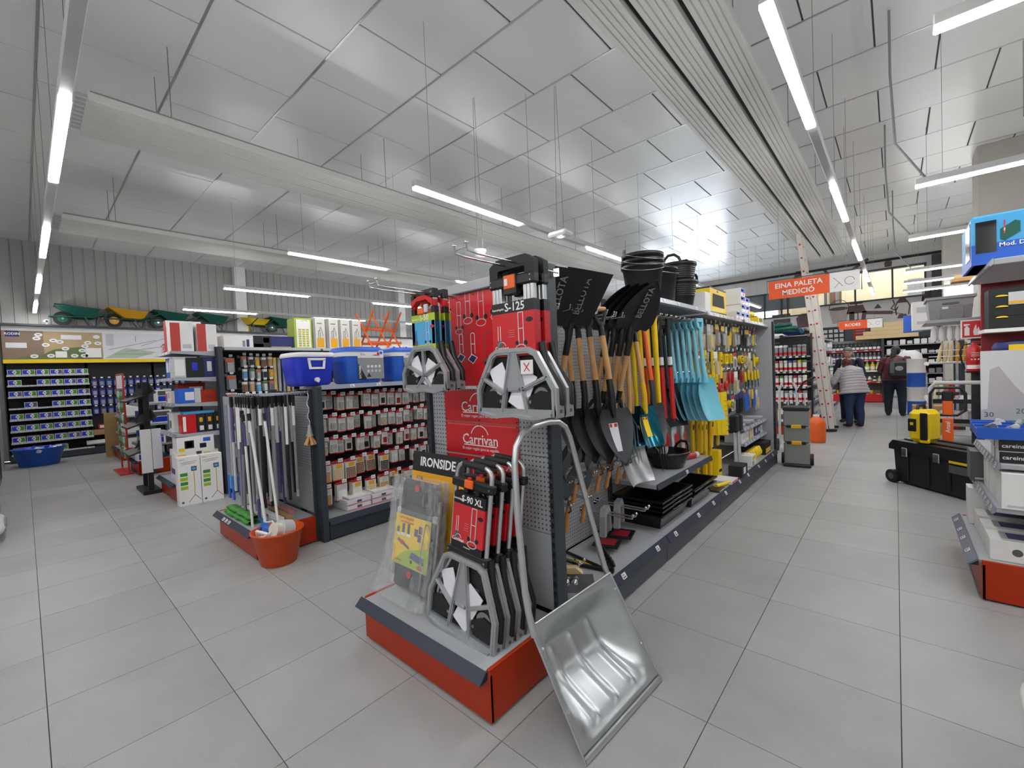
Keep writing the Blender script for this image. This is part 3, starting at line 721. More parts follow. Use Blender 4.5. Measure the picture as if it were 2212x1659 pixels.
poster('red poster of ladder trolley pictures, lowest on the panel', -2.125, -1.52, .74, .995, 'ladders')

# ---- wrapped platform truck leaning on its IRONSIDE board
lean = Matrix.Rotation(R(-14), 4, 'X')
t = thing('carton_board', 'amber and black IRONSIDE cardboard behind the wrapped platform truck', 'carton', (-2.05, 1.50, .243), (R(-9), 0, 0))
mb = MB(); mb.box(-.24, .24, 0, .012, 0, .66, 'amber'); mb.build('sheet', t)
mb = MB(); mb.box(-.2405, .2405, -.001, .0128, .66, .78, 'black_matte'); o = mb.build('header', t)
text('IRONSIDE', .075, 'white', (0, -.0018, .72), FACE_NY, o, .025); text('FT90', .03, 'black', (-.16, -.001, .62), FACE_NY, t, .01)
t = thing('platform_truck', 'folded black platform truck wrapped in clear film with a yellow card', 'platform truck', (-2.08, 1.352, .247), (R(-10.5), 0, 0))
mb = MB(); mb.M = Matrix.Translation((0, 0, .30)) @ Matrix.Scale(.58, 4, (0, 0, 1)); mb.lathe([(.0, -.0), (.0, .0)], 'black', 4) if 0 else None
mb.M = None; mb.box(-.17, .17, .03, .07, 0.02, .64, 'black_matte', .03); mb.box(-.10, .10, .02, .04, .5, .6, 'black', .01)
for x, z in ((-.0, .60), (.0, .12)): mb.prism(arc(x, z, .02, 0, 345, 12), .018, .024, 'red')
mb.build('deck', t)
mb = MB(); mb.tube([(-.185, .05, .08), (-.185, .05, .55)], .013, 'aluminium', 8); mb.tube([(.185, .05, .08), (.185, .05, .55)], .013, 'aluminium', 8); mb.box(-.19, .19, .03, .05, .43, .47, 'grey_light', .005); mb.build('handle_tube', t)
for x in (-.12, .12):
    mb = MB(); mb.cyl((x-.02, .085, .09), (x+.02, .085, .09), .04, 'rubber', 14); mb.build('castor', t)
mb = MB(); mb.box(-.165, .165, .012, .016, .16, .44, 'yellow'); yy = .0115
mb.prism([(-.165, .16), (.165, .16), (.165, .30), (-.05, .24)], yy, yy-.0004, 'lime')
mb.prism([(0.0, .215), (.10, .20), (.135, .235), (.02, .25)], yy-.0005, yy-.001, 'purple'); strokes(mb, [[(.1, .24), (.12, .42), (.15, .42), (.155, .40)]], yy-.0005, .005, 'grey_dark'); mb.prism([(-.13, .29), (-.01, .255), (-.01, .27), (-.12, .305)], yy-.0005, yy-.001, 'purple')
for x, z in ((.02, .195), (.1, .185), (.125, .21)): mb.prism(arc(x, z, .011, 0, 320, 7), yy-.0005, yy-.001, 'black')
for x, z in ((-.08, .285), (.1, .18)): mb.prism(arc(x, z, .025, 0, 345, 10, .012), yy-.001, yy-.0014, 'red')
for k, (x, z, h_) in enumerate(((-.13, .33, .035), (-.08, .335, .055), (-.03, .335, .06))): mb.box(x-.012, x+.012, yy-.0006, yy, z, z+h_, 'grey_dark'); mb.prism(arc(x, z+h_+.006, .007, 0, 320, 6), yy, yy-.0006, 'cream'); mb.box(x-.02, x+.022, yy-.0007, yy, z-.012, z+.004, 'white')
for x, z in ((.025, .34), (.065, .36), (.06, .315)): mb.box(x, x+.032, yy-.0006, yy, z, z+.04, 'purple')
o = mb.build('print_card', t)
text('Carro plegable', .024, 'orange2', (-.06, .010, .425), FACE_NY, o, .01); text('con plataforma', .02, 'orange2', (-.05, .010, .402), FACE_NY, o, .01); text('Carrivan', .022, 'orange2', (-.11, .010, .185), FACE_NY, o, .008)
def wrapfn(u, v):
    a = 2*PI*u; x = math.copysign(abs(math.cos(a))**.45, math.cos(a))*.212; y = .04+math.copysign(abs(math.sin(a))**.6, math.sin(a))*.055
    n = .010*math.sin(17*a+9*v)+.008*math.sin(31*a-23*v)
    return (x+n+(.03*(1-v)**4)*math.copysign(1, x), y+n-.06*(1-v)**5*(y < .04), v*.66)
mb = MB(); mb.grid(wrapfn, 56, 26, 'wrap', closed_u=True); mb.build('film_wrap', t)

# ================================================================ big galvanised scoop shovel
t = thing('snow_shovel', 'large galvanised scoop shovel with tube handle leaning on the trolley display', 'shovel')
bl, br, tl, tr = Vector((-.885, 1.325, .004)), Vector((-.845, 1.925, .004)), Vector((-1.115, 1.305, .455)), Vector((-1.075, 1.885, .468))
ax_v = ((tl-bl)+(tr-br)).normalized(); ax_u = ((br-bl)+(tr-tl)).normalized(); nrm = ax_u.cross(ax_v).normalized()
if nrm.x < 0: nrm = -nrm
def sm(a, b, x): x = max(0, min(1, (x-a)/(b-a))); return x*x*(3-2*x)
def scoop(u, v, off=0.):
    p = (bl*(1-u)+br*u)*(1-v)+(tl*(1-u)+tr*u)*v
    e = min(u, 1-u); side = sm(.02, .20+.06*v, e); back = 1-sm(.72, .97, v); front = sm(.03, .55, v)
    d = .135*side*back*front
    for c in (.27, .5, .73):
        q = math.exp(-((u-c)/.028)**2)*sm(.1, .2, v)*(1-sm(.66, .78, v)); d -= .012*q
    d += .004*(1 if .035 < v < .06 else 0)
    return p-nrm*(d+off)
mb = MB(); mb.grid(lambda u, v: scoop(u, v), 60, 46, 'galvanised'); mb.grid(lambda u, v: scoop(1-u, v, .0025), 60, 46, 'galvanised'); mb.build('scoop', t)
mb = MB(); rim = [scoop(i/20, 1) for i in range(21)]; mb.tube(rim, .006, 'galvanised', 6); mb.tube([scoop(0, j/16) for j in range(17)], .005, 'galvanised', 6); mb.tube([scoop(1, j/16) for j in range(17)], .005, 'galvanised', 6); mb.build('rim', t)
mb = MB(); mb.grid(lambda u, v: scoop(u, v*.045)+nrm*(.006+.004*v), 20, 4, 'galvanised'); mb.grid(lambda u, v: scoop(1-u, v*.045)+nrm*(.003), 20, 4, 'galvanised'); mb.build('lip', t)
for u, v in ((.03, .35), (.03, .82), (.97, .35), (.97, .86)):
    mb = MB(); mb.lathe([(.008, -.002), (.006, .004), (.0, .006)], 'steel', 8, scoop(u, v)+nrm*.004); mb.build('rivet', t)
hp = [(-1.10, 1.312, .42), (-1.125, 1.312, .50), (-1.14, 1.312, .58), (-1.185, 1.335, .9), (-1.215, 1.365, 1.10), (-1.22, 1.385, 1.165), (-1.222, 1.43, 1.215), (-1.224, 1.50, 1.235), (-1.224, 1.62, 1.243), (-1.222, 1.70, 1.236), (-1.22, 1.755, 1.205), (-1.215, 1.785, 1.15), (-1.2, 1.81, 1.03), (-1.15, 1.845, .75), (-1.10, 1.875, .50), (-1.075, 1.885, .42)]
mb = MB(); mb.tube(hp, .0145, 'aluminium', 10); mb.build('handle', t)

# ================================================================ tools on the main gondola (bays 1-3)
def grip_d(mb, m, top=0., w=.05, h=.12, bar=None):
    """D-grip hanging from z=top downward"""
    mb.tube([(0, -w, top-.012), (0, -w*.95, top-.05), (0, -.012, top-h)], [.012, .012, .015], m, 8, flat=(1, 1.2))
    mb.tube([(0, w, top-.012), (0, w*.95, top-.05), (0, .012, top-h)], [.012, .012, .015], m, 8, flat=(1, 1.2))
    mb.cyl((0, -w-.006, top-.012), (0, w+.006, top-.012), .015, bar or m, 10)
def blade_fn(w, L, kind, dish, bow, z0):
    def f(u, v):
        s = 2*u-1
        if kind == 'round': hw = w/2*min(1, .80+1.6*v)*(1 if v < .15 else max(.0, 1-((v-.15)/.85)**1.9)**.8)
        elif kind == 'spade': hw = w/2*(.86+.14*v)
        else: hw = w/2*(.72+.28*min(1, v*3))*(1 if v < .8 else 1-.12*((v-.8)/.2)**2)
        cut = .012*math.cos(s*PI)*(1-v)**6
        return (dish*(s*s)*(1-.5*v)-dish*.5+bow*v*v+.02*math.exp(-(s/.12)**2)*max(0, 1-2.2*v)-.01, s*hw, z0-v*L+cut*0)
    return f
def blade(mb, w, L, kind, dish, bow, z0, m, nu=15, nv=12):
    f = blade_fn(w, L, kind, dish, bow, z0)
    mb.grid(lambda u, v: f(1-u, v), nu, nv, m)
    def g(u, v): p = f(u, v); return (p[0]-.003, p[1], p[2])
    mb.grid(g, nu, nv, m)
def up_rot(lean, rz): return (Matrix.Rotation(R(lean), 4, 'Y') @ Matrix.Rotation(R(rz), 4, 'Z') @ Matrix.Rotation(PI, 4, 'X')).to_euler()
def shovel(label, loc, rot, grip='black', shaft='wood', sock='black', bl='dark_steel', w=.25, L=.31, kind='round', Ls=.30, Lsk=.18, dish=.04, bow=.05, sticker=None, word=None, group=None, name='shovel', bar=None, lift=0.):
    t = thing(name, label, 'shovel', loc, rot, group); z = -.115
    mb = MB(); grip_d(mb, grip, 0, bar=bar); mb.tube([(0, 0, -.10), (0, 0, -.19)], [.017, .021], grip, 10); mb.build('grip', t)
    mb = MB(); mb.tube([(0, 0, -.16), (0, 0, -.19-Ls)], [.0185, .0195], shaft, 10); mb.build('shaft', t)
    zs = -.17-Ls
    mb = MB(); mb.tube([(0, 0, zs), (0, 0, zs-Lsk*.55), (-.012, 0, zs-Lsk), (-.006, 0, zs-Lsk-.06)], [.0215, .022, .024, .012], sock, 10); mb.build('socket', t)
    zb = zs-Lsk-.005
    mb = MB(); blade(mb, w, L, kind, dish, bow, zb, bl); b = mb.build('blade', t)
    if lift: b.matrix_local = Matrix.Translation((0, 0, zb)) @ Matrix.Rotation(R(-lift), 4, 'Y') @ Matrix.Translation((0, 0, -zb))
    if sticker:
        f = blade_fn(w, L, kind, dish, bow, zb); mb = MB(); mb.grid(lambda u, v: tuple(Vector(f(.62-.28*u, .25+v*.5))+Vector((.0018, 0, 0))), 5, 6, sticker); mb.grid(lambda u, v: tuple(Vector(f(.60-.24*u, .26+v*.06))+Vector((.0026, 0, 0))), 4, 3, 'red'); mb.build('sticker', b)
    if word:
        s_ = -1 if rot and abs(abs(rot[0])-PI) < .01 else 1
        f = blade_fn(w, L, kind, dish, bow, zb); p = f(.5, .5)
        q = Vector(f(.5, .8))-Vector(f(.5, .25)); tilt = math.atan2(q.x, -q.z)
        M_ = Matrix.Rotation(-tilt, 4, 'Y') @ Matrix.Rotation(R(90), 4, 'Z') @ Matrix.Rotation(R(90), 4, 'X') @ Matrix.Rotation(R(-90), 4, 'Z')
        o_ = link('lettering', text_mesh(word, .058, 'grey', .012), b); o_.matrix_local = Matrix.Translation((p[0]+.018, .0, zb-L*.56)) @ M_
    return t
# pegs: row of long chrome double hooks
hkL = hook_mesh(.37, sep=.03, r=.0036, tip=.028); hkM = hook_mesh(.36, sep=.03, r=.0036, tip=.012, m='chrome')
for y in (1.98, 2.12, 2.26, 2.40, 2.52, 2.64, 2.76, 2.88, 2.98, 3.08): link('peg_hook', hkL, mainG, (-1.765, y, 1.825+rnd(-.004, .004)))
for y in (3.22, 3.31, 3.42, 3.53, 3.63, 3.74, 3.84, 3.94, 4.04, 4.13, 4.22, 4.3, 4.38): link('peg_hook', hkM, mainG, (-1.765, y, 1.885))
mb = MB(); mb.box(-1.762, -1.75, 1.9, 3.1, 1.80, 1.84, 'shelf_grey', .002); mb.build('hook_rail', mainG)
# a: two square black shovels, blades up
for k, (x, y) in enumerate(((-1.52, 2.08), (-1.47, 2.24))):
    shovel('square black shovel hung blade up beside the dark post, %s of the pair' % ('rear' if k == 0 else 'front'), (x-.18, y, 1.14), up_rot(15, -38), kind='spade', w=.27, L=.37, Ls=.28, dish=.006, bow=.005, lift=30, bl='black_matte', word='BELLOTA', bar='wood')
# b: round shovels hung by the grip
for k, x in enumerate((-1.64, -1.57, -1.50, -1.42)):
    shovel('dark round-point shovel with wooden shaft hung by its grip, %s of the hook' % ('innermost', 'second', 'third', 'outermost')[k], (x, 2.42+.012*k, 1.875), (0, R(-4-2*k), R(-18)), w=.27, L=.35, Ls=.30, bar='wood', sticker='paper' if k == 3 else None, bl='dark_steel' if k < 3 else 'charcoal_steel')
# c: four pointed black shovels, blades up
for k, x in enumerate((-1.60, -1.56, -1.52, -1.46)):
    shovel('pointed black shovel hung blade up beside the buckets, %s in its row' % ('innermost', 'second', 'third', 'outermost')[k], (-1.725+.058*k, 2.84+.012*k, 1.13), up_rot(14, -36), kind='round', w=.28, L=.40, Ls=.28, bl='black', dish=.012, bow=.02, lift=30, bar='wood', word='BELLOTA' if k == 3 else None)
# wooden hay forks
def fork(label, loc, shaft, tines, group=None, grip=None, L=.75, n=4):
    t = thing('garden_fork', label, 'fork', loc, None, group)
    mb = MB()
    if grip: grip_d(mb, grip, 0); mb.tube([(0, 0, -.10), (0, 0, -.18)], .018, grip, 8)
    else: mb.lathe([(.0, 0), (.014, -.004), (.02, -.02), (.018, -.06)][::-1], shaft, 8)
    mb.build('grip', t)
    mb = MB(); mb.tube([(0, 0, -.02 if not grip else -.15), (0, 0, -L)], .017, shaft, 10); mb.build('shaft', t)
    for k in range(n):
        y = (k-(n-1)/2)*.05; mb = MB(); mb.tube([(0, 0, -L+.03), (.0, y*.6, -L-.05), (.015, y, -L-.10), (.025, y, -L-.25), (.05, y, -L-.38)], [.008, .008, .007, .006, .002], tines, 6); mb.build('tine', t)
    return t
fork('garden fork with pale wooden shaft and steel tines, inner of two', (-1.56, 2.97, 1.84), 'wood', 'steel', grip='black', L=.72)
fork('garden fork with pale wooden shaft and steel tines, outer of two', (-1.49, 2.99, 1.84), 'wood', 'steel', grip='black', L=.70)
# d: blue square shovel, steel grain scoop, grey shovel on an orange shaft
shovel('square shovel with shiny blue film on its blade and wooden shaft', (-1.50, 3.10, 1.86), (0, R(-8), R(-8)), kind='square', w=.25, L=.30, Ls=.33, bl='blue_steel' if 'blue_steel' in MATS else mat('blue_steel', '#2b7f96', .15, .9), sock='yellow2', sticker='yellow')
shovel('second square shovel with blue film hanging behind its twin', (-1.58, 3.09, 1.86), (0, R(-6), R(-8)), kind='square', w=.25, L=.30, Ls=.33, bl='blue_steel', sock='wood')
shovel('bright steel grain scoop with wooden shaft standing over the trowels', (-1.60, 3.02, 1.74), (0, R(-5), R(-6)), kind='square', w=.33, L=.42, Ls=.36, bl='steel', sock='steel', dish=.10, bow=.12)
shovel('grey round shovel on a bright orange shaft', (-1.50, 3.27, 1.90), (0, R(-7), R(-8)), grip='orange2', shaft='orange2', sock='charcoal_steel', bl='charcoal_steel', w=.25, L=.34, Ls=.36, sticker='paper')
# yellow fibreglass tool shafts
for k, x in enumerate((-1.66, -1.60, -1.54, -1.48)):
    t = thing('pickaxe_handle', 'bright yellow plastic tool handle with ringed lower end', 'tool handle', (x, 3.41+.012*k, 1.885), (0, R(-2), 0), 'yellow handles beside the orange shaft')
    mb = MB(); mb.tube([(0, 0, 0), (0, 0, -.06), (0, 0, -.7), (0, 0, -.9)], [.03, .024, .019, .023], 'yellow', 10, flat=(.8, 1)); mb.build('shaft', t)
    for q in range(5): mb = MB(); mb.lathe([(.022, 0), (.03, .006), (.022, .012)], 'yellow', 10, (0, 0, -.78-.026*q)); mb.build('ring', t)
fork('wooden shaft with open black grip hung between yellow and red handles', (-1.50, 3.53, 1.885), 'wood', 'black', grip='black', L=.9, n=3)
for k, x in enumerate((-1.68, -1.61, -1.54, -1.47)):
    t = thing('axe_handle', 'long tool handle, black above and red below, with white label', 'tool handle', (x, 3.66+.015*k, 1.885), (0, R(-2), 0), 'black and red handles')
    mb = MB(); mb.tube([(0, 0, 0), (0, 0, -.42)], .019, 'black_matte', 10); mb.build('upper_shaft', t)
    mb = MB(); mb.tube([(0, 0, -.42), (0, 0, -.82), (.0, 0, -.86)], [.0205, .0215, .024], 'red', 10); mb.tube([(0, 0, -.86), (0, 0, -.885)], [.022, .014], 'deep_red', 8); mb.build('lower_shaft', t)
    mb = MB(); mb.tube([(0, 0, -.33), (0, 0, -.40)], .0197, 'paper', 10); mb.build('label_band', t)
# cyan plastic shovels
def plastic_shovel(loc, rot, label, m, group=None):
    t = thing('plastic_shovel', label, 'shovel', loc, rot, group)
    mb = MB(); mb.ribbon([(-.045, -.012), (.045, -.012)], .035, -.016, .016, m, axis='x'); mb.ribbon([(-.04, -.02), (-.03, -.07), (0, -.10)], .022, -.014, .014, m, axis='x'); mb.ribbon([(.04, -.02), (.03, -.07), (0, -.10)], .022, -.014, .014, m, axis='x'); mb.build('grip', t)
    mb = MB(); mb.tube([(0, 0, -.085), (0, 0, -.30), (0, 0, -.47), (.008, 0, -.53), (.004, 0, -.60)], [.017, .017, .02, .024, .03], m, 8); mb.build('shaft', t)
    mb = MB(); blade(mb, .27, .40, 'square', .07, .10, -.555, m); mb.build('blade', t)
    return t
for k in range(7):
    x = -1.70+.052*k
    plastic_shovel((x, 4.20+.008*k, 1.905), (0, R(-5), R(-20)), 'light blue plastic shovel hung %s on its hook' % ('innermost', 'second from the back', 'third from the back', 'in the middle', 'third from the front', 'second from the front', 'foremost')[k], 'cyan')
plastic_shovel((-1.66, 4.05, 1.86), (0, R(-5), R(-20)), 'black plastic shovel hanging behind the light blue ones', 'black_matte')

# plastering trowels on short hooks: steel blades, wooden handles hanging
hkS = hook_mesh(.30, sep=.03, r=.0034, tip=.012)
def trowel(loc, rot, label, L, m, hand, group):
    t = thing('brick_trowel', label, 'trowel', loc, rot, group)
    mb = MB(); mb.prism([(-.01, .02), (.035, .05), (.055, .12), (.0, L), (-.055, .12), (-.035, .05)][::-1], -.001, .001, m, axis='x'); mb.build('blade', t)
    mb = MB(); mb.tube([(0, 0, .04), (.03, 0, .0), (.045, 0, -.03), (.02, 0, -.055)], .0055, m, 6); mb.build('tang', t)
    mb = MB(); mb.tube([(.02, 0, -.05), (.02, 0, -.075), (.02, 0, -.11), (.02, 0, -.165), (.02, 0, -.18)], [.011, .015, .013, .0175, .011], hand, 8); mb.build('handle', t)
    return t
tw = None
rows = ((.80, 2.0, 3.0, 8, -.02), (.66, 1.95, 2.35, 3, .0))
for (z, ya, yb, n, dx) in rows:
    for k in range(n):
        y = ya+(yb-ya)*k/(n-1); link('peg_hook', hkS, mainG, (-1.765, y, z))
        for q in range(2):
            p = (-1.63+.12*q+dx, y+.004, z+.01); r_ = (R(rnd(-4, 4)), R(18+rnd(-6, 6)), R(rnd(-12, 12)))
            if tw is None: tw = trowel(p, r_, 'pointed steel trowel with varnished wooden handle hanging on a short hook', .2, 'charcoal_steel', 'wood_varnish', 'steel trowels over the base shelf')
            else: copy_tree(tw, None, p, r_)
# hawks / floats low on the base shelf
t = thing('plastering_float', 'cream wooden block float held by two chrome knobs', 'float', (-1.42, 1.99, .24), (R(8), R(-6), R(25)))
mb = MB(); mb.prism([(-.10, 0), (.11, 0), (.11, .10), (.08, .135), (-.10, .135)], -.015, .015, 'wood_pale', axis='y'); mb.build('block', t)
mb = MB(); mb.box(-.12, .17, -.02, -.017, -.015, .10, 'steel'); mb.build('blade', t)
for x in (.02, .065): mb = MB(); mb.lathe([(.0, 0), (.02, .004), (.022, .016), (.014, .03), (0, .036)], 'chrome', 12); mb.build('knob', t, (x, -.018, .06), (R(90), 0, 0))
for z, y in ((.37, 2.05), (.45, 2.72), (.45, 2.92)):
    link('peg_hook', hook_mesh(.42, sep=.05, r=.006, tip=.02), mainG, (-1.765, y, z))
for k, (y, lb) in enumerate(((2.70, 'inner'), (2.90, 'outer'))):
    t = thing('tile_lifter', 'grey moulded grip bracket hung on a thick steel peg, %s one' % lb, 'grip', (-1.56, y, .44), (0, 0, R(15)))
    mb = MB(); mb.ribbon([(-.075, -.13), (-.06, .0), (-.035, .035), (.035, .035), (.06, .0), (.075, -.13)], .045, -.02, .02, 'grey', axis='x'); mb.build('bracket', t)
    mb = MB(); mb.box(-.08, .10, -.09, .09, -.20, -.192, 'black'); mb.box(-.05, .07, -.06, .06, -.1915, -.190, 'deep_red'); mb.build('base_card', t)
t = thing('trowel_handle_tool', 'pale wooden hand tool handle hanging beside the dark post', 'hand tool', (-1.47, 1.96, .58), (R(6), R(10), 0))
mb = MB(); mb.tube([(0, 0, 0), (0, 0, -.05), (.005, 0, -.12), (.01, 0, -.17)], [.014, .02, .017, .023], 'wood_pale', 10); mb.build('handle', t)
mb = MB(); mb.tube([(0, 0, 0), (0, 0, .05), (-.05, 0, .08)], .006, 'steel', 6); mb.build('tang', t)
# black roofing brackets lying on the base shelf
def bracket(loc, rz, label):
    t = thing('serrated_bracket', label, 'bracket', loc, (0, 0, rz))
    mb = MB(); mb.box(-.30, .14, -.012, .012, 0, .02, 'black', .003); mb.build('lower_arm', t)
    mb = MB(); mb.tube([(-.30, .16, .012), (.10, .0, .012), (.14, 0, .03)], .010, 'black', 6); mb.build('upper_arm', t)
    mb = MB(); mb.ribbon([(.13, .01), (-.02, .24)], .02, 0, .035, 'black', axis='z')
    mb.build('saw_bar', t)
    for k in range(6):
        p = Vector((.12, .03)).lerp(Vector((-.015, .225)), k/5); m2 = MB(); m2.prism([(p.x-.018, .03), (p.x+.02, .03), (p.x+.005, .07)], p.y-.008, p.y+.010, 'black', axis='y'); m2.build('tooth', t)
    mb = MB(); mb.box(-.2, -.02, .02, .07, .0, .006, 'yellow'); mb.build('label_card', t)
    return t
bracket((-1.47, 2.36, .202), R(10), 'black serrated roofing bracket lying whole on the base shelf'); bracket((-1.50, 2.07, .202), R(12), 'black serrated roofing bracket lying next to the cream float')

# black builder's trays on the base shelf
def tray(label, loc, lx, ly, h, group=None):
    t = thing('mixing_tray', label, 'tray', loc, None, group); mb = MB()
    def ring(s, z, e=0): return [(-lx*s-e, -ly*s-e, z), (lx*s+e, -ly*s-e, z), (lx*s+e, ly*s+e, z), (-lx*s-e, ly*s+e, z)]
    R_ = [ring(.78, 0), ring(.98, h), ring(.98, h, .02), ring(.98, h-.012, .022), ring(.98, h-.012, .012), ring(.97, h-.003), ring(.76, .012)]
    R_ = [ring(.78, 0), ring(.97, h-.014), ring(.97, h-.014, .02), ring(.97, h, .02), ring(.955, h), ring(.76, .012)]
    v = [p for r_ in R_ for p in r_]; f = [(4*i+j, 4*i+(j+1) % 4, 4*i+4+(j+1) % 4, 4*i+4+j) for i in range(len(R_)-1) for j in range(4)]
    mb.add(v, [(3, 2, 1, 0)] + f + [(20, 21, 22, 23)], 'black_gloss'); mb.build('shell', t)
    m2 = MB()
    m2.tube([(lx*.99, -ly*.35, h-.004), (lx*1.06, -ly*.28, h-.004), (lx*1.06, ly*.28, h-.004), (lx*.99, ly*.35, h-.004)], .008, 'black_gloss', 6); m2.build('grip_lip', t)
    return t
base = tray('black rubber mixing tray at the bottom of the nearer stack', (-1.56, 3.50, .201), .205, .31, .13)
for k, w in enumerate(('second from the bottom', 'third from the bottom', 'topmost')): copy_tree(base, None, (-1.56+.004*k, 3.50-.006*k, .201+.037*(k+1)), label='black rubber mixing tray, %s of the nearer stack' % w)
b2 = copy_tree(base, None, (-1.55, 4.15, .201), label='black rubber mixing tray under its twin in the farther pair'); copy_tree(base, None, (-1.545, 4.16, .245), label='black rubber mixing tray on top in the farther pair')
# flat black rubber tub with two handles
def tub(name, label, loc, rb, rt, h, m='black_gloss', rot=None, ribs=0, wire=False, handles=True, sx=1., sy=1., group=None):
    t = thing(name, label, 'bucket', loc, rot, group)
    pr = [(rb, 0)]
    N = max(1, ribs)
    for k in range(ribs): z = h*(.45+.5*k/N); r_ = rb+(rt-rb)*z/h; pr += [(r_, z-.006), (r_+.004, z), (r_, z+.006)]
    pr += [(rt-.002, h-.03), (rt+.008, h-.026), (rt+.008, h), (rt-.003, h), (rb-.006, .01), (0, .01)]
    mb = MB(); mb.lathe(pr, m, 28, sx=sx, sy=sy); mb.build('shell', t)
    if handles:
        for s in (-1, 1):
            mb = MB(); mb.tube([(s*rt*sx*math.cos(R(a)), rt*sy*math.sin(R(a)), h+z_) for a, z_ in ((-32, -.02), (-24, .035), (-10, .065), (10, .065), (24, .035), (32, -.02))], .013, m, 8); mb.build('handle', t)
    if wire:
        for s in (-1, 1):
            mb = MB(); mb.box(s*rt, s*(rt+.012), -.02, .02, h-.03, h+.04, m, .006); mb.build('lug', t)
        mb = MB(); mb.tube([((rt+.01)*math.cos(R(a)), -(rt+.02)*math.sin(R(a)), h-.0-.07*math.sin(R(a))) for a in range(0, 181, 15)], .003, 'steel', 6); mb.build('bail', t)
    return t
tub('rubber_tub', 'low black rubber tub with two handles alone on the middle shelf', (-1.555, 3.83, .572), .135, .185, .145, rot=(0, 0, R(60)))
# buckets on the top shelf
for k in range(3): tub('builder_bucket', 'black builder bucket, %s of the nested trio on the top shelf' % ('lowest', 'middle', 'topmost')[k], (-1.585, 3.50, 2.022+.045*k), .125, .165, .30, 'black', wire=True, handles=False, rot=(0, 0, R(35+12*k)))
tub('builder_bucket', 'single tall black bucket between the nested buckets and the ribbed tubs', (-1.60, 3.86, 2.022), .13, .16, .33, 'black', wire=True, handles=False, rot=(0, 0, R(70)))
for k in range(2): tub('flexible_tub', 'black ribbed flexible tub, %s of the pair on the top shelf' % ('lower', 'upper')[k], (-1.575, 4.27, 2.022+.17*k), .125, .17-.005*k, .26, 'black', ribs=7, rot=(0, 0, R(50+40*k)))
# white and red bags hung under the shelf hooks
for k in range(5):
    t = thing('gravel_bag', 'white and red printed plastic bag hanging behind the rubber tub', 'bag', (-1.63+.05*(k % 2), 3.95+.11*k, .93-.01*k), (0, 0, R(rnd(-15, 15))), 'printed bags over the middle shelf')
    mb = MB()
    mb.grid(lambda u, v: (.02*math.sin(PI*v)*math.sin(2*PI*u)+.006*math.sin(9*v+5*u), .055*math.cos(2*PI*u)*(1-.25*(1-v)), -.30*v), 14, 9, 'paper', closed_u=True)
    mb.grid(lambda u, v: (.023*math.sin(PI*(.3+.35*v))+.008, -.035+.07*u, -.08-.12*v), 4, 4, 'red'); mb.build('sack', t)
link('peg_hook', hook_mesh(.2, sep=.02, tip=.02, tag_=1), mainG, (-1.765, 4.05, .95)); link('peg_hook', hook_mesh(.2, sep=.02, tip=.02, tag_=1), mainG, (-1.765, 4.25, .95))
t = thing('paper_roll', 'red and white printed roll lying beside the rubber tub', 'roll', (-1.50, 4.22, .602), (0, 0, R(70))); mb = MB(); mb.cyl((-.11, 0, 0), (.11, 0, 0), .03, 'paper', 14); mb.cyl((-.06, 0, 0), (.07, 0, 0), .0305, 'red', 14); mb.build('roll', t)

# ================================================================ measuring and cutting tools (bays 3-4 of the main gondola)
_pm = {}; SCALE_UP = True
def pm(key, fn):
    if key not in _pm: mb = MB(); mb.M = Matrix.Scale(1.22, 4) if SCALE_UP else None; fn(mb); mb.M = None; _pm[key] = mb.mesh(key[0] if isinstance(key, tuple) else key)
    return _pm[key]
# every product mesh hangs from its origin, front towards +x
def p_blister(w, h, d, card, back, item, foot=None):
    def f(mb):
        mb.box(-.0015, .0015, -w/2, w/2, -h, 0, card); mb.box(.0016, .002, -w/2, w/2, -h*.25, 0, back)
        mb.box(.002, d, -w*.34, w*.34, -h*.92, -h*.36, 'clear', .004); mb.box(.002, d*.8, -w*.2, w*.2, -h*.86, -h*.42, item, .004)
        if foot: mb.box(.0016, .0022, -w/2, w/2, -h, -h*.92, foot)
    return pm(('carded_pack', w, h, d, card, back, item, foot), f)
def p_tape(mb):
    mb.box(-.001, .001, -.05, .05, -.15, 0, 'black'); mb.cyl((.0, 0, -.09), (.035, 0, -.09), .042, 'yellow', 16); mb.cyl((.034, 0, -.09), (.037, 0, -.09), .03, 'black', 14); mb.cyl((.036, 0, -.09), (.038, 0, -.09), .016, 'yellow', 12)
def p_level(L, m='yellow'):
    def f(mb):
        mb.box(0, .02, -.025, .025, -L, 0, m, .003); mb.box(-.001, .021, -.013, .013, -L*.55, -L*.45, 'black'); mb.cyl((.0215, 0, -L*.2), (.0225, 0, -L*.2), .012, 'lime', 10); mb.box(.0201, .0206, -.02, .02, -L*.38, -L*.3, 'black')
    return pm(('spirit_level', L, m), f)
def p_saw(mb):
    mb.ribbon([(-.03, -.02), (.03, -.02), (.035, -.10), (-.02, -.10)], .018, 0, .02, 'yellow', closed=True, axis='x'); mb.prism([(-.03, -.11), (.035, -.11), (.012, -.26), (-.012, -.26)], .008, .011, 'steel', axis='x')
def p_driver(hm, sm_, L=.2):
    def f(mb): mb.tube([(.01, 0, 0), (.01, 0, -.02), (.01, 0, -L*.5), (.01, 0, -L*.55)], [.009, .013, .014, .008], hm, 8); mb.cyl((.01, 0, -L*.55), (.01, 0, -L), .004, sm_, 6)
    return pm(('screwdriver', hm, sm_, L), f)
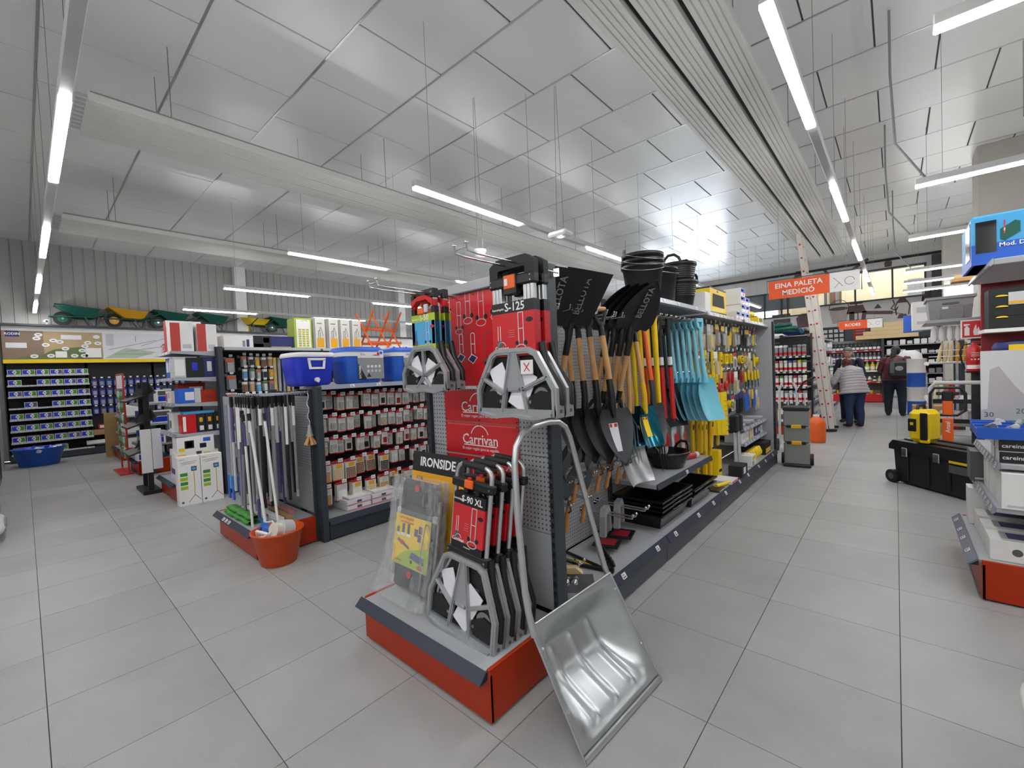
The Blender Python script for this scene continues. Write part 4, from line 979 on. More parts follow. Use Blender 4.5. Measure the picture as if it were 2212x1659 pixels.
def p_plier(hm):
    def f(mb):
        for s in (-1, 1): mb.tube([(.008, s*.004, 0), (.008, s*.012, -.05), (.008, s*.02, -.08), (.008, s*.014, -.17)], [.006, .01, .009, .007], hm if 1 else hm, 6)
        mb.prism([(-.012, .0), (.012, 0), (.018, -.05), (-.018, -.05)], .0, .016, 'steel', axis='x')
    return pm(('plier', hm), f)
def p_donut(mb):
    mb.box(-.001, .002, -.06, .06, -.2, 0, 'kraft'); mb.tube([(.014, .032*math.cos(a*PI/6), -.13+.032*math.sin(a*PI/6)) for a in range(12)], .016, 'red', 6, closed=True)
def p_bundle(m1, m2):
    def f(mb):
        mb.box(-.001, .002, -.05, .05, -.05, 0, m1)
        for k in range(5): mb.cyl((.006, -.036+k*.018, -.05), (.006, -.036+k*.018, -.2), .0055, m2, 6)
    return pm(('pencil_pack', m1, m2), f)
LBL = {'tape': ('yellow and black round measuring tape on a black card', 'measuring tape'), 'level': ('yellow spirit level hanging upright', 'spirit level'), 'saw': ('small hand saw with open yellow grip', 'saw'), 'drv_r': ('chisel with red handle hanging from a hook', 'chisel'), 'drv_y': ('screwdriver with yellow and black handle', 'screwdriver'),
       'pl_y': ('pair of pliers with yellow handles', 'pliers'), 'pl_b': ('pair of pliers with black handles', 'pliers'), 'donut': ('kraft card holding a red ring', 'carded ring'), 'pen_b': ('pack of blue marking pencils', 'pencils'), 'pen_k': ('pack of black carpenter pencils', 'pencils'), 'blis_y': ('clear blister pack holding a yellow tool', 'blister pack'), 'blis_k': ('black carded blister pack with steel part', 'blister pack'), 'blis_w': ('white carded pack with small red part', 'blister pack'), 'kr': ('kraft backed blister with grey part', 'blister pack'), 'rule': ('long yellow ruled straightedge in its sleeve', 'straightedge')}
def prod(kind):
    return {'tape': lambda: pm('measuring_tape', p_tape), 'level': lambda: p_level(.25), 'saw': lambda: pm('hand_saw', p_saw), 'drv_r': lambda: p_driver('red', 'steel', .22), 'drv_y': lambda: p_driver('yellow', 'black', .2), 'pl_y': lambda: p_plier('yellow'), 'pl_b': lambda: p_plier('black'), 'donut': lambda: pm('carded_ring', p_donut),
            'pen_b': lambda: p_bundle('purple', 'blue2'), 'pen_k': lambda: p_bundle('navy', 'black'), 'blis_y': lambda: p_blister(.09, .24, .03, 'grey_light', 'white', 'yellow'), 'blis_k': lambda: p_blister(.09, .2, .02, 'black', 'yellow', 'steel'), 'blis_w': lambda: p_blister(.07, .16, .02, 'white', 'red', 'grey_dark'), 'kr': lambda: p_blister(.09, .2, .02, 'kraft', 'yellow', 'grey'), 'rule': lambda: p_level(.42, 'yellow2')}[kind]()
hkT = hook_mesh(.24, sep=.018, r=.0026, tip=.018, tag_=1)
rows = ((1.92, 'blis_y blis_y blis_y blis_y kr blis_k blis_y pl_y kr blis_k pl_b pl_b blis_k blis_w pl_y blis_w'.split()),
        (1.62, 'blis_w level level blis_y level saw saw blis_w tape tape blis_w blis_y pl_y tape'.split()),
        (1.37, 'rule level level level donut donut drv_r drv_r blis_y drv_r drv_y drv_y drv_y drv_y drv_y'.split()),
        (1.09, 'rule rule rule rule blis_w blis_y tape blis_w pen_k pen_k pen_b pen_b drv_y pen_b blis_y'.split()))
for z, ks in rows:
    n = len(ks)
    for i, k in enumerate(ks):
        y = 4.58+(7.04-4.58)*i/(n-1); zz = z+rnd(-.015, .015); link('peg_hook', hkT, mainG, (-1.765, y, zz))
        lb, ct = LBL[k]; me = prod(k)
        for q in range(2): link(me.name.split('.')[0], me, None, (-1.60+.09*q+rnd(-.01, .01), y+rnd(-.006, .006), zz-.006), (0, R(rnd(-3, 3)), R(rnd(-8, 8))), lb, ct, 'tools on the yellow wall: '+ct)
# big yellow rulers / boards standing out
for k in range(3):
    t = thing('board_ruler', 'wide lime yellow drywall square hanging below the tool hooks', 'square', (-1.50+.03*k, 5.02+.05*k, 1.16), (0, R(-3), R(-25)), 'yellow squares'); mb = MB(); mb.prism([(-.04, 0), (.05, 0), (.035, -.48), (-.06, -.46)], 0, .012, 'yellow' if k else 'yellow2', axis='x'); mb.build('plate', t)
    mb = MB()
    for q in range(7): mb.box(.0121, .0126, .01, .035, -.1-.055*q, -.096-.055*q, 'black')
    mb.build('scale_marks', t, kind='stuff')
# stacked flat packs on the two shelves
def carton(name, label, loc, sx, sy, sz, body, front=None, face='x', top=None, rot=None, cat='box', group=None, words=None, wm='black', ws=.03, c=.002):
    """cardboard box standing on its base centre with a printed front panel"""
    t = thing(name, label, cat, loc, rot, group); mb = MB(); mb.box(-sx/2, sx/2, -sy/2, sy/2, 0, sz, body, c); mb.build('carton', t)
    if front:
        mb = MB()
        for (u0, u1, v0, v1, m) in front:
            if face == 'x': mb.box(sx/2, sx/2+.0008, (u0-.5)*sy, (u1-.5)*sy, v0*sz, v1*sz, m)
            elif face == '-x': mb.box(-sx/2-.0008, -sx/2, (u0-.5)*sy, (u1-.5)*sy, v0*sz, v1*sz, m)
            else: mb.box((u0-.5)*sx, (u1-.5)*sx, -sy/2-.0008, -sy/2, v0*sz, v1*sz, m)
        mb.build('print', t)
    if words:
        for w_, u, v in words:
            if face == 'x': text(w_, ws, wm, (sx/2+.0014, (u-.5)*sy, v*sz), FACE_PX, t)
            elif face == '-x': text(w_, ws, wm, (-sx/2-.0014, (u-.5)*sy, v*sz), FACE_NX, t)
            else: text(w_, ws, wm, ((u-.5)*sx, -sy/2-.0014, v*sz), FACE_NY, t)
    return t
for k in range(10):
    carton('flat_pack', 'thin grey sealed sheet pack in a pile on the upper of two low shelves', (-1.58+rnd(-.02, .02), 5.98+.24*(k % 5), .662+.018*(k//5)), .3, .2, .016, 'grey_light' if k % 2 else 'grey', group='sheet packs', rot=(0, 0, R(rnd(-6, 6))))
for k, (y, w, h, m_) in enumerate(((5.95, .16, .12, 'white'), (6.13, .16, .12, 'white'), (6.31, .1, .14, 'wood_pale'), (6.42, .1, .14, 'wood_pale'), (6.62, .14, .13, 'purple'), (6.78, .14, .13, 'purple'), (6.95, .12, .1, 'paper'))):
    carton('small_box', ('white small box', 'cream small tin', 'violet small box')[0 if m_ == 'white' else 1 if 'wood' in m_ else 2 if m_ == 'purple' else 0]+' on the lower of two low shelves', (-1.54, y, .472), .2, w, h, m_, [(.2, .8, .3, .7, 'grey_light')], group='boxes on the lower shelf')
# black open chest, yellow tools on the base shelf
carton('display_bin', 'black display bin full of yellow tape rolls at the gondola end', (-1.44, 6.82, .202), .2, .34, .16, 'black_matte', [(.08, .92, .1, .5, 'yellow')])
for k in range(5): t = thing('tool_bag', 'rounded yellow power tool on the base shelf', 'power tool', (-1.46, 6.2+.11*k, .202), (0, 0, R(20)), 'yellow power tools on the base shelf'); mb = MB(); mb.tube([(-.05, 0, .05), (0, 0, .09), (.03, 0, .1), (.06, 0, .05), (.065, 0, .015)], [.025, .035, .034, .028, .02], 'yellow', 10); mb.build('body', t); mb = MB(); mb.tube([(-.05, 0, .05), (-.08, 0, .03)], [.02, .012], 'black', 8); mb.build('nose', t)
carton('small_box', 'white and yellow carton on the base shelf beside the tripods', (-1.40, 5.92, .202), .16, .22, .13, 'white', [(.1, .9, .6, .9, 'yellow'), (.1, .5, .1, .5, 'grey')])
carton('small_box', 'open dark carton with kraft flap at the shelf lip', (-1.36, 5.35, .202), .14, .24, .12, 'black_matte', [(.3, .7, .2, .8, 'paper')])
carton('leaflet_pile', 'pile of printed red and white leaflets on the base shelf', (-1.40, 4.98, .202), .2, .24, .03, 'paper', [(.1, .9, .2, .8, 'red')])
t = thing('marker_tube', 'yellow tube lying across the leaflets', 'tube', (-1.36, 4.78, .222), (0, 0, R(75))); mb = MB(); mb.cyl((-.13, 0, 0), (.13, 0, 0), .02, 'yellow', 10); mb.build('tube', t)
carton('leaflet_pad', 'flat white pad with dark border on the base shelf', (-1.42, 4.60, .202), .2, .2, .012, 'black', [(.1, .9, .2, .8, 'white')])
# yellow stand boxes and grey tubes
for k in range(4): t = thing('level_case', 'tall yellow bar standing on the base shelf beside the trays', 'spirit level', (-1.60+.055*(k % 2), 4.72+.09*k, .202), (R(-6 if k < 2 else 0), 0, 0), 'standing yellow bars'); mb = MB(); mb.box(-.012, .012, -.03, .03, 0, .42+.1*(k == 1), 'yellow2', .003); mb.box(-.013, .013, -.015, .015, .2, .26, 'black'); mb.build('bar', t)
for k in range(3): t = thing('extension_tube', 'pale grey extension tube lying under the middle shelf', 'tube', (-1.72+.05*k, 4.48, .30+.03*k), (0, 0, R(4)), 'tubes under the shelf'); mb = MB(); mb.cyl((0, -.5, 0), (0, .55, 0), .015, 'grey_light', 8); mb.build('tube', t)
carton('hanging_card', 'clear pack card with white and red print hanging in the corner', (-1.66, 5.32, .60), .02, .3, .34, 'paper', [(.1, .5, .2, .7, 'grey'), (.55, .9, .1, .5, 'red'), (.55, .9, .55, .9, 'grey_light')])
carton('level_box', 'yellow upright carton rack behind the tripods', (-1.55, 5.15, .202), .12, .12, .30, 'yellow', [(.1, .9, .2, .3, 'black')])
# two tripods with black heads
for k, y in enumerate((5.52, 5.68)):
    t = thing('tripod', 'folded grey tripod with black head, %s one' % ('nearer' if k == 0 else 'farther'), 'tripod', (-1.43, y, .202))
    for q in range(2): mb = MB(); mb.tube([(.01, -.035+.07*q, .0), (0, -.022+.044*q, .5)], .012, 'grey_light', 8); mb.build('leg', t)
    mb = MB(); mb.tube([(0, 0, .02), (0, 0, .52)], .012, 'grey', 8); mb.build('centre_post', t)
    mb = MB(); mb.box(-.045, .045, -.05, .05, .46, .66, 'black_matte', .015); mb.build('head', t)
    mb = MB(); mb.box(-.05, .05, -.06, .06, 0, .05, 'black', .012); mb.build('foot_spreader', t)
# top shelf goods
t = thing('tool_case', 'large yellow and black tool case carton on the top shelf', 'case', (-1.62, 5.35, 2.002)); mb = MB(); mb.box(-.1, .1, -.3, .3, 0, .33, 'yellow', .004); mb.box(.1, .101, -.3, .3, 0, .06, 'black'); mb.box(-.1005, .1005, -.301, .301, .315, .331, 'black'); mb.prism([(-.22, .12), (.22, .12), (.2, .26), (-.2, .26)], .1, .103, 'black_matte', axis='x'); mb.prism([(-.05, .285), (-.01, .285), (-.01, .305), (-.04, .305)], .1, .102, 'black', axis='x'); mb.build('carton', t)
for y, z in ((6.02, 0), (6.03, .10), (6.01, .20), (6.02, .30), (5.80, 0), (6.24, 0), (6.25, .10), (6.24, .20)):
    carton('screw_box', 'white and blue printed box stacked next to the yellow case', (-1.52, y, 2.002+z), .2, .2, .098, 'white', [(.05, .95, .45, .95, 'blue2'), (.1, .6, .6, .8, 'white'), (.5, .7, .1, .35, 'red')], group='white and blue boxes on the top shelf')
carton('small_box', 'yellow and black boxed grinder at the end of the top shelf', (-1.48, 6.75, 2.002), .2, .3, .08, 'yellow', [(.2, .8, .2, .8, 'black')]); t = thing('power_tool', 'yellow and black grinder lying on its box', 'power tool', (-1.48, 6.62, 2.084)); mb = MB(); mb.tube([(0, -.12, .04), (0, -.03, .045), (0, .08, .045), (0, .13, .05)], [.03, .035, .04, .03], 'yellow', 10); mb.build('body', t); mb = MB(); mb.cyl((.0, .12, .0), (0, .12, .02), .06, 'black', 14); mb.tube([(0, -.2, .045), (0, -.11, .042)], .026, 'black', 8); mb.build('guard', t)
carton('small_box', 'plain white carton between bucket shelf and yellow case', (-1.5, 4.62, 2.002), .18, .16, .2, 'white')
SCALE_UP = False

# ================================================================ low gondola A: carded hardware
hkR = pm('peg_hook_red', lambda mb: None) if 0 else None
def hook_red():
    mb = MB(); mb.box(0, .30, -.003, .003, -.003, .003, 'deep_red'); mb.box(.295, .30, -.03, .0, -.012, .016, 'red'); mb.box(.30, .3015, -.004, .045, -.006, .03, 'tag'); mb.box(.3016, .302, .002, .03, .008, .014, 'grey'); return mb.mesh('peg_hook')
hkRed = hook_red()
def p_card(w, h, item, kind):
    def f(mb):
        mb.box(-.001, .001, -w/2, w/2, -h, 0, 'card'); mb.box(.001, .0016, -w/2, w/2, -h, -h*.94, 'red'); mb.box(.001, .0016, -w/2, w/2, -h*.10, 0, 'red'); mb.box(.0011, .0018, -w*.2, w*.36, -h*.36, -h*.16, 'amber' if kind == 'pads' else 'grey_light')
        if kind == 'ring': mb.tube([(.008, .024*math.cos(a*PI/5), -h*.66+.024*math.sin(a*PI/5)) for a in range(10)], .005, item, 6, closed=True); mb.box(.001, .012, -.03, .03, -h*.9, -h*.4, 'clear', .004)
        elif kind == 'knob': mb.lathe([(0, .03), (.018, .026), (.024, .014), (.012, 0)], item, 12, (0, 0, 0)) if 0 else mb.cyl((.001, 0, -h*.66), (.02, 0, -h*.66), .022, item, 12); mb.box(.001, .024, -w*.34, w*.34, -h*.9, -h*.42, 'clear', .006)
        elif kind == 'pads':
            for a in range(5):
                for b in range(6): x = -w*.36+a*w*.18; z = -h*.44-b*h*.088; mb.box(.001, .004, x-w*.07, x+w*.07, z-h*.034, z+h*.034, item)
        elif kind == 'sheet': mb.box(.001, .005, -w*.4, w*.4, -h*.92, -h*.42, item)
        else: mb.box(.001, .014, -w*.3, w*.3, -h*.85, -h*.45, item, .005)
    return pm(('carded_hardware', w, h, item, kind), f)
CARD = [((.075, .15, 'chrome', 'ring'), 'white hook card with chrome ring and red edge'), ((.075, .15, 'steel', 'knob'), 'white hook card with round steel knob and red edge'), ((.07, .15, 'brown', 'knob'), 'white hook card with brown knob'), ((.075, .15, 'black', 'box'), 'white hook card with black block'), ((.07, .15, 'deep_red', 'box'), 'white hook card with red block'), ((.07, .15, 'grey_light', 'box'), 'white hook card with pale grey block'), ((.07, .15, 'yellow2', 'ring'), 'white hook card with brass ring'),
        ((.11, .19, 'brown', 'pads'), 'large hook card with grid of brown felt pads'), ((.11, .19, 'wood_pale', 'pads'), 'large hook card with grid of cream felt pads'), ((.11, .19, 'black', 'pads'), 'large hook card with grid of black felt pads'), ((.11, .19, 'wood', 'sheet'), 'large hook card with one tan felt sheet'), ((.11, .19, 'white', 'sheet'), 'large hook card with one white felt sheet'), ((.11, .19, 'grey_dark', 'sheet'), 'large hook card with one dark felt sheet'), ((.11, .19, 'white', 'pads'), 'large hook card with grid of white felt pads')]
pat = ((1.335, [3, 0, 2, 5, 0, 0, 1, 3, 1, 4, 1, 0, 2, 5, 1, 3], .0), (1.12, [5, 1, 0, 5, 0, 1, 1, 6, 0, 0, 1, 6, 0, 1, 5, 2], .0), (.905, [6, 0, 1, 3, 1, 3, 2, 4, 5, 2, 4, 6, 3, 5, 1, 2], .0), (.69, [10, 8, 7, 7, 7, 9, 5, 1, 4, 3, 2, 5], .02), (.46, [10, 11, 13, 8, 10, 9, 12, 9, 7, 11], .02))
for z, ids, dz in pat:
    n = len(ids)
    for i, k in enumerate(ids):
        (w, h, it, kd), lb = CARD[k]; y = 1.88+(3.3-1.88)*i/(n-1); zz = z+rnd(-.02, .01); link('peg_hook', hkRed, gonA, (-4.395, y, zz)); me = p_card(w, h, it, kd); n_ = random.choice((2, 3, 4)); x0 = -4.125 - (.06 if random.random() < .3 else 0)
        for q in range(n_): link('carded_hardware', me, None, (x0-.022*q, y+.01+rnd(-.003, .003), zz-.004), (0, R(rnd(-2, 3)), R(rnd(-6, 6))), lb+' on the low gondola', 'hardware card', 'hardware cards: '+lb)
for i in range(4):
    for q in range(2 if i < 2 else 1): carton('storage_tray', 'flat white plastic case with %s on the base shelf of the low gondola' % ('grey latch' if q == 0 else 'pink latch side'), (-4.12, 2.14+.27*i, .202+.05*q), .3, .25, .048, 'paper', [(.0, 1, 0, .25, 'pink'), (.4, .6, .3, .8, 'grey_dark')], group='flat cases')
    t = thing('case_lid_tray', 'shallow white tray lying on top of the flat cases', 'tray', (-4.12, 2.16+.27*i, .302 if i < 2 else .252), None, 'white trays on the cases'); mb = MB(); mb.box(-.13, .13, -.11, .11, 0, .01, 'white'); mb.ribbon([(-.13, -.11), (.13, -.11), (.13, .11), (-.13, .11)], .016, .01, .022, 'white', closed=True, axis='z'); mb.build('tray', t)
# ---- cool boxes on top (z 1.43)
t = thing('cool_box', 'bright royal blue cool box with white lid, swing handle and tap', 'cool box', (-4.12, 1.775, 1.432))
mb = MB()
def rb(sx, sy, z, e=5): return [(sx*math.copysign(abs(math.cos(a))**(2/e), math.cos(a)), sy*math.copysign(abs(math.sin(a))**(2/e), math.sin(a)), z) for a in [2*PI*i/28 for i in range(28)]]
def shell(mb, rings, m):
    n = len(rings[0]); v = [p for r_ in rings for p in r_]; mb.add(v, [(i*n+j, i*n+(j+1) % n, (i+1)*n+(j+1) % n, (i+1)*n+j) for i in range(len(rings)-1) for j in range(n)], m, True); mb.add(v, [tuple(range(n))[::-1], tuple(range((len(rings)-1)*n, len(rings)*n))], m)
shell(mb, [rb(.14, .145, 0), rb(.155, .16, .012), rb(.165, .17, .03), rb(.18, .185, .20), rb(.185, .19, .27)], 'blue'); mb.build('body', t)
mb = MB(); shell(mb, [rb(.192, .197, .262), rb(.195, .20, .27), rb(.195, .20, .285), rb(.185, .19, .303), rb(.15, .15, .306)], 'white'); mb.build('lid', t)
mb = MB(); mb.ribbon([(-.07, .235), (-.06, .16), (.06, .16), (.07, .235)], .018, .186, .202, 'white', axis='x'); mb.ribbon([(-.08, .24), (.08, .24)], .02, .186, .202, 'white', axis='x'); mb.build('handle', t)
mb = MB(); mb.cyl((.165, 0, .055), (.20, 0, .055), .02, 'white', 12); mb.box(.198, .21, -.008, .008, .03, .075, 'white', .003); mb.build('tap', t)
def esky(label, y, num, w2):
    t = thing('cool_box', label, 'cool box', (-4.12, y, 1.432)); mb = MB(); shell(mb, [rb(.15, .175, 0), rb(.165, .195, .012), rb(.17, .20, .10), rb(.18, .215, .27)], 'blue2'); mb.build('body', t)
    mb = MB(); shell(mb, [rb(.186, .22, .268), rb(.188, .222, .31)], 'white'); mb.build('lid_rim', t)
    mb = MB(); shell(mb, [rb(.19, .224, .31), rb(.19, .224, .335), rb(.17, .2, .36), rb(.12, .16, .362)], 'blue2'); mb.build('lid', t)
    mb = MB(); mb.box(.178, .184, -.09, .195, .04, .325, 'grey'); mb.box(.1842, .1846, -.09, .195, .25, .325, 'paper'); mb.box(.1848, .1852, .05, .15, .272, .305, 'red'); mb.prism([(-.09, .04), (.0, .04), (-.09, .2)], .1842, .185, 'black', axis='x')
    mb.prism([(.0, .06), (.05, .06), (.025, .1)], .1842, .185, 'navy', axis='x'); mb.prism(arc(-.035, .285, .034, 0, 340, 14), .1848, .1856, 'white', axis='x'); mb.prism(arc(.17, .30, .016, 0, 340, 10), .1848, .1856, 'blue2', axis='x')
    for k in range(4): mb.prism(arc(.02+.042*k, .12, .014, 0, 340, 10), .1842, .185, 'grey_light', axis='x')
    for k in range(4): mb.prism(arc(.02+.042*k, .165, .014, 0, 340, 10), .1842, .185, 'paper', axis='x')
    lab = mb.build('printed_label', t)
    text(num, .034, 'navy', (.1862, -.035, .285), FACE_PX, lab); text(w2, .03, 'white', (.1858, .10, .288), FACE_PX, lab, .02); text('EXTREME', .03, 'white', (.186, -.07, .11), (R(90), R(-90), R(90)), lab)
esky('larger mid-blue cool box in film with grey label reading 27 and 50', 2.27, '27h', '50%'); esky('mid-blue cool box with grey label reading 24, behind the trolley plate', 2.80, '24h', '12%')
# ---- endcap A: hanging poles and profiles
hkA = hook_mesh(.42, sep=.02, r=.003, m='chrome', tip=.02)
for k in range(15):
    x = -.44+.062*k; link('peg_hook', hkA, capA, (x, .525, 1.365), (0, 0, R(-90)))
def pole(i, x, y, top, L, m1, m2, lb, rot=(0, 0, 0), r=.012, hook=True):
    t = thing('extension_pole', lb, 'pole', (x, y, top), rot, 'poles hung on the end display'); mb = MB()
    if hook: mb.box(-.02, .02, -.012, .012, -.10, 0, 'black', .003)
    else: mb.tube([(0, 0, 0), (0, 0, -.06)], r*1.2, 'black', 8)
    mb.build('hang_cap', t)
    a = L*rnd(.25, .5); mb = MB(); mb.cyl((0, 0, -.07), (0, 0, -a), r, m1, 8); mb.build('upper_tube', t)
    mb = MB(); mb.cyl((0, 0, -a), (0, 0, -L), r*.97, m2, 8); mb.build('lower_tube', t)
PK = (('white', 'purple', 'hanging pole, white above and violet-grey below'), ('white', 'grey', 'hanging pole, white above and plain grey below'), ('purple', 'grey_light', 'hanging pole in violet sleeve over pale tube'), ('grey_light', 'black', 'hanging pole, pale with black lower half'), ('white', 'black', 'hanging pole, white with black lower half'), ('grey', 'grey', 'plain grey hanging pole'))
for k in range(60):
    j = k % 15; row = k//15
    xx = -4.49-.44+.062*j
    if j < 4:   # clear plastic profiles with blue caps
        t = thing('clear_profile', 'clear plastic sealed profile pack with blue lower end', 'profile', (xx, 1.30+.09*row, 1.36), None, 'clear profiles on the end display'); mb = MB(); mb.box(-.022, .022, -.006, .006, -.78, 0, 'clear'); mb.box(-.016, .016, -.003, .003, -.76, -.08, random.choice(('grey_light', 'grey', 'purple'))); mb.build('sleeve', t)
        mb = MB(); mb.box(-.0225, .0225, -.0065, .0065, -1.0+.1*(j % 2), -.77, 'sky' if j % 2 else 'blue2'); mb.build('card_end', t); continue
    a, b, lb = PK[(k*5) % 6]; pole(k, xx+rnd(-.01, .01), 1.31+.10*row+rnd(-.02, .02), 1.36, rnd(.85, 1.08), a, b, lb, r=.0135)
pole(0, -4.30, 1.26, 1.24, 1.01, 'grey_dark', 'grey', 'loose grey pole leaning out from the end display', (R(3), R(14), 0), .014, False)
pole(0, -4.14, 1.22, 1.22, 1.0, 'purple', 'white', 'loose pole with violet sleeve standing on the plinth lip', (R(2), R(2), 0), .011, False)
pole(0, -4.16, 1.27, 1.22, 1.0, 'white', 'white', 'loose white pole leaning towards the orange bucket', (R(2), R(-9), 0), .013, False)
pole(0, -4.04, 1.35, 1.22, 1.0, 'white', 'white', 'loose white pole beside the dark post', (R(2), R(-5), 0), .011, False)
# goods on the plinth
for k in range(2):
    t = thing('rubber_strip', 'bright green flexible strip pack on the plinth lip, %s one' % ('lower', 'upper')[k], 'strip pack', (-4.53, 1.265+.02*k, .242+.036*k), (0, 0, R(1))); mb = MB()
    mb.grid(lambda u, v: (-.31+.62*u, .045*math.cos(2*PI*v)+.006*math.sin(20*u), .018+.018*math.sin(2*PI*v)+.004*math.sin(33*u)), 24, 9, 'green'); mb.build('strip', t)
for k, (x, y, w, m_, lb) in enumerate(((-4.6, 1.40, .5, 'white', 'long white boxed strip lying on the plinth deck'), (-4.4, 1.46, .6, 'paper', 'long pale boxed strip lying behind the white one'), (-4.3, 1.53, .5, 'kraft', 'kraft wrapped strip lying against the poles'), (-4.55, 1.60, .6, 'pink', 'pink printed strip at the back of the deck'))):
    carton('strip_box', lb, (x, y, .242), w, .05, .03, m_, [(.1, .6, .2, .8, 'grey_dark')], face='-y', rot=(0, 0, R(rnd(-3, 3))))
carton('strip_box', 'flat sky blue printed pack on the plinth deck', (-4.28, 1.36, .242), .2, .06, .01, 'sky')
# paint brush bunch and s-hooks on the post
t = thing('hook_chain', 'chain of white s-hooks hanging on the dark post of the pole display', 'hook', (-4.0, 1.705, 1.37)); mb = MB()
for k in range(3): mb = MB(); mb.tube([(.0, 0, -.12*k), (.02, 0, -.02-.12*k), (.015, 0, -.05-.12*k), (-.015, 0, -.08-.12*k), (-.02, 0, -.105-.12*k), (0, 0, -.12-.12*k)], .003, 'white', 6); mb.build('s_hook', t)
t = thing('brush_bunch', 'bunch of straw-coloured brushes in a clear bag on the post', 'brush', (-3.98, 1.70, 1.0)); mb = MB(); mb.lathe([(.012, .08), (.02, .02), (.035, -.02)][::-1], 'clear', 10); mb.build('bag', t)
for k in range(6): mb = MB(); mb.tube([(0, 0, 0), (.045*math.cos(k), .045*math.sin(k), -.10)], [.007, .016], 'wood', 6); mb.build('bristle_tuft', t)
# ---- orange bucket of tape reels
t = thing('rubber_tub', 'orange rubber bucket full of cable reels and tape rolls on the floor', 'bucket', (-3.83, 1.33, 0)); mb = MB(); mb.lathe([(.125, 0), (.135, .006), (.185, .255), (.198, .262), (.198, .275), (.183, .275), (.13, .02), (0, .02)], 'orange_tub', 32); mb.build('shell', t)
def reel(label, loc, rot, r, w, m, m2='black'):
    t = thing('tape_reel', label, 'reel', loc, rot); mb = MB()
    n = 20; ro, ri = r, r*.5
    for (a, b) in ((ro, ri),):
        v = []
        for z in (-w/2, w/2):
            for q in (a, b): v += [(q*math.cos(2*PI*i/n), q*math.sin(2*PI*i/n), z) for i in range(n)]
        f = []
        for i in range(n):
            j = (i+1) % n; f += [(i, j, 2*n+j, 2*n+i), (n+j, n+i, 3*n+i, 3*n+j), (j, i, n+i, n+j), (2*n+i, 2*n+j, 3*n+j, 3*n+i)]
        mb.add(v, f, m, False)
    mb.build('roll', t); mb = MB(); mb.lathe([(ri*1.02, -w/2-.001), (ri*1.02, w/2+.001)], m2, 16); mb.build('core', t)
reel('blue and white tape reel leaning at the bucket rim', (-3.92, 1.24, .245), (R(62), R(-20), 0), .085, .035, 'blue2'); reel('blue tape reel under its twin in the orange bucket', (-3.93, 1.30, .205), (R(60), R(-20), 0), .085, .03, 'paper')
reel('large grey cable reel at the back of the orange bucket', (-3.78, 1.37, .27), (R(70), R(35), 0), .075, .09, 'grey_light', 'grey'); reel('cream tape roll tilted over the bucket edge', (-3.77, 1.30, .285), (R(70), R(40), 0), .06, .05, 'card', 'card')
t = thing('plastic_cage', 'white plastic spool frame in the middle of the orange bucket', 'spool', (-3.83, 1.22, .235), (R(20), R(10), R(30)))
mb = MB(); mb.ribbon([(-.05, -.03), (.05, -.03), (.05, .05), (-.05, .05)], .012, -.01, .01, 'white', closed=True); mb.build('frame', t)
for k in range(3): mb = MB(); mb.box(-.03+.028*k, -.022+.028*k, -.012, .012, -.03, .05, 'white'); mb.build('rung', t)
t = thing('cable_loop', 'loop of thin white cable rising out of the orange bucket', 'cable', (-3.85, 1.28, .26)); mb = MB(); mb.tube([(-.08, -.04, .0), (-.08, .0, .06), (-.02, .03, .075), (.05, .02, .05), (.08, -.04, .0), (.04, -.1, -.01)], .006, 'white', 6); mb.build('cable', t)

# ================================================================ gondola B: hanging goods facing the aisle (+x)
hkB = hook_mesh(.26, sep=.012, r=.0026, tip=.016, tag_=1, m='steel')
def p_slim(w, h, m1, m2, d=.015):
    def f(mb): mb.box(-.001, .001, -w/2, w/2, -h, 0, 'grey'); mb.box(.001, d, -w*.36, w*.36, -h*.95, -h*.3, m1, .003); mb.box(.001, .002, -w*.45, w*.45, -h*.26, -h*.06, m2)
    return pm(('hanging_pack', w, h, m1, m2), f)
SL = (('steel', 'orange2', 'grey hook pack with steel lock part'), ('wood', 'cream', 'hook pack with tan part'), ('dark_steel', 'white', 'hook pack with dark metal part'), ('sky', 'white', 'hook pack with pale blue part'), ('yellow2', 'amber', 'hook pack with brass part'), ('grey_light', 'green', 'hook pack with green header'), ('brown', 'white', 'hook pack with brown seal'))
def hang(y, z, w, h, k, deep=2, x=-6.93):
    a, b, lb = SL[k]; me = p_slim(w, h, a, b); link('peg_hook', hkB, gonB, (-7.17, y, z))
    for q in range(deep): link('hanging_pack', me, None, (x-.05*q+rnd(-.01, .01), y+rnd(-.005, .005), z-.004), (0, R(rnd(-2, 2)), R(rnd(-6, 6))), lb+' on the tall dark gondola', 'hanging pack', 'packs on the tall dark gondola: '+lb)
for z in (1.84, 1.60, 1.36, 1.12, .88, .64): hang(1.93, z, .11, .2, 0 if z > 1 else 5)
for r_, z in enumerate((1.86, 1.68, 1.50, 1.31, 1.10, .95, .80, .65, .50)):
    for c_ in range(5): hang(2.10+.085*c_+.01*(r_ % 2), z+rnd(-.01, .01), .06, .15, (r_*3+c_*2) % 7 if r_ < 4 else (1, 6, 5, 2, 0)[(c_+r_) % 5])
for k, (m_, lb) in enumerate((('yellow2', 'gold'), ('grey', 'grey'), ('navy', 'dark blue'), ('yellow2', 'gold'), ('brown', 'brown'))):
    for q in range(2):
        t = thing('threshold_bar', 'long %s metal threshold bar hanging on the tall dark gondola' % lb, 'threshold bar', (-6.92-.04*q, 2.50+.06*k, 1.84), (0, 0, R(rnd(-5, 5))), 'threshold bars'); mb = MB(); mb.box(-.004, .004, -.02, .02, -.95, 0, m_, .002); mb.box(.0042, .005, -.012, .012, -.9, -.05, 'clear'); mb.build('bar', t)
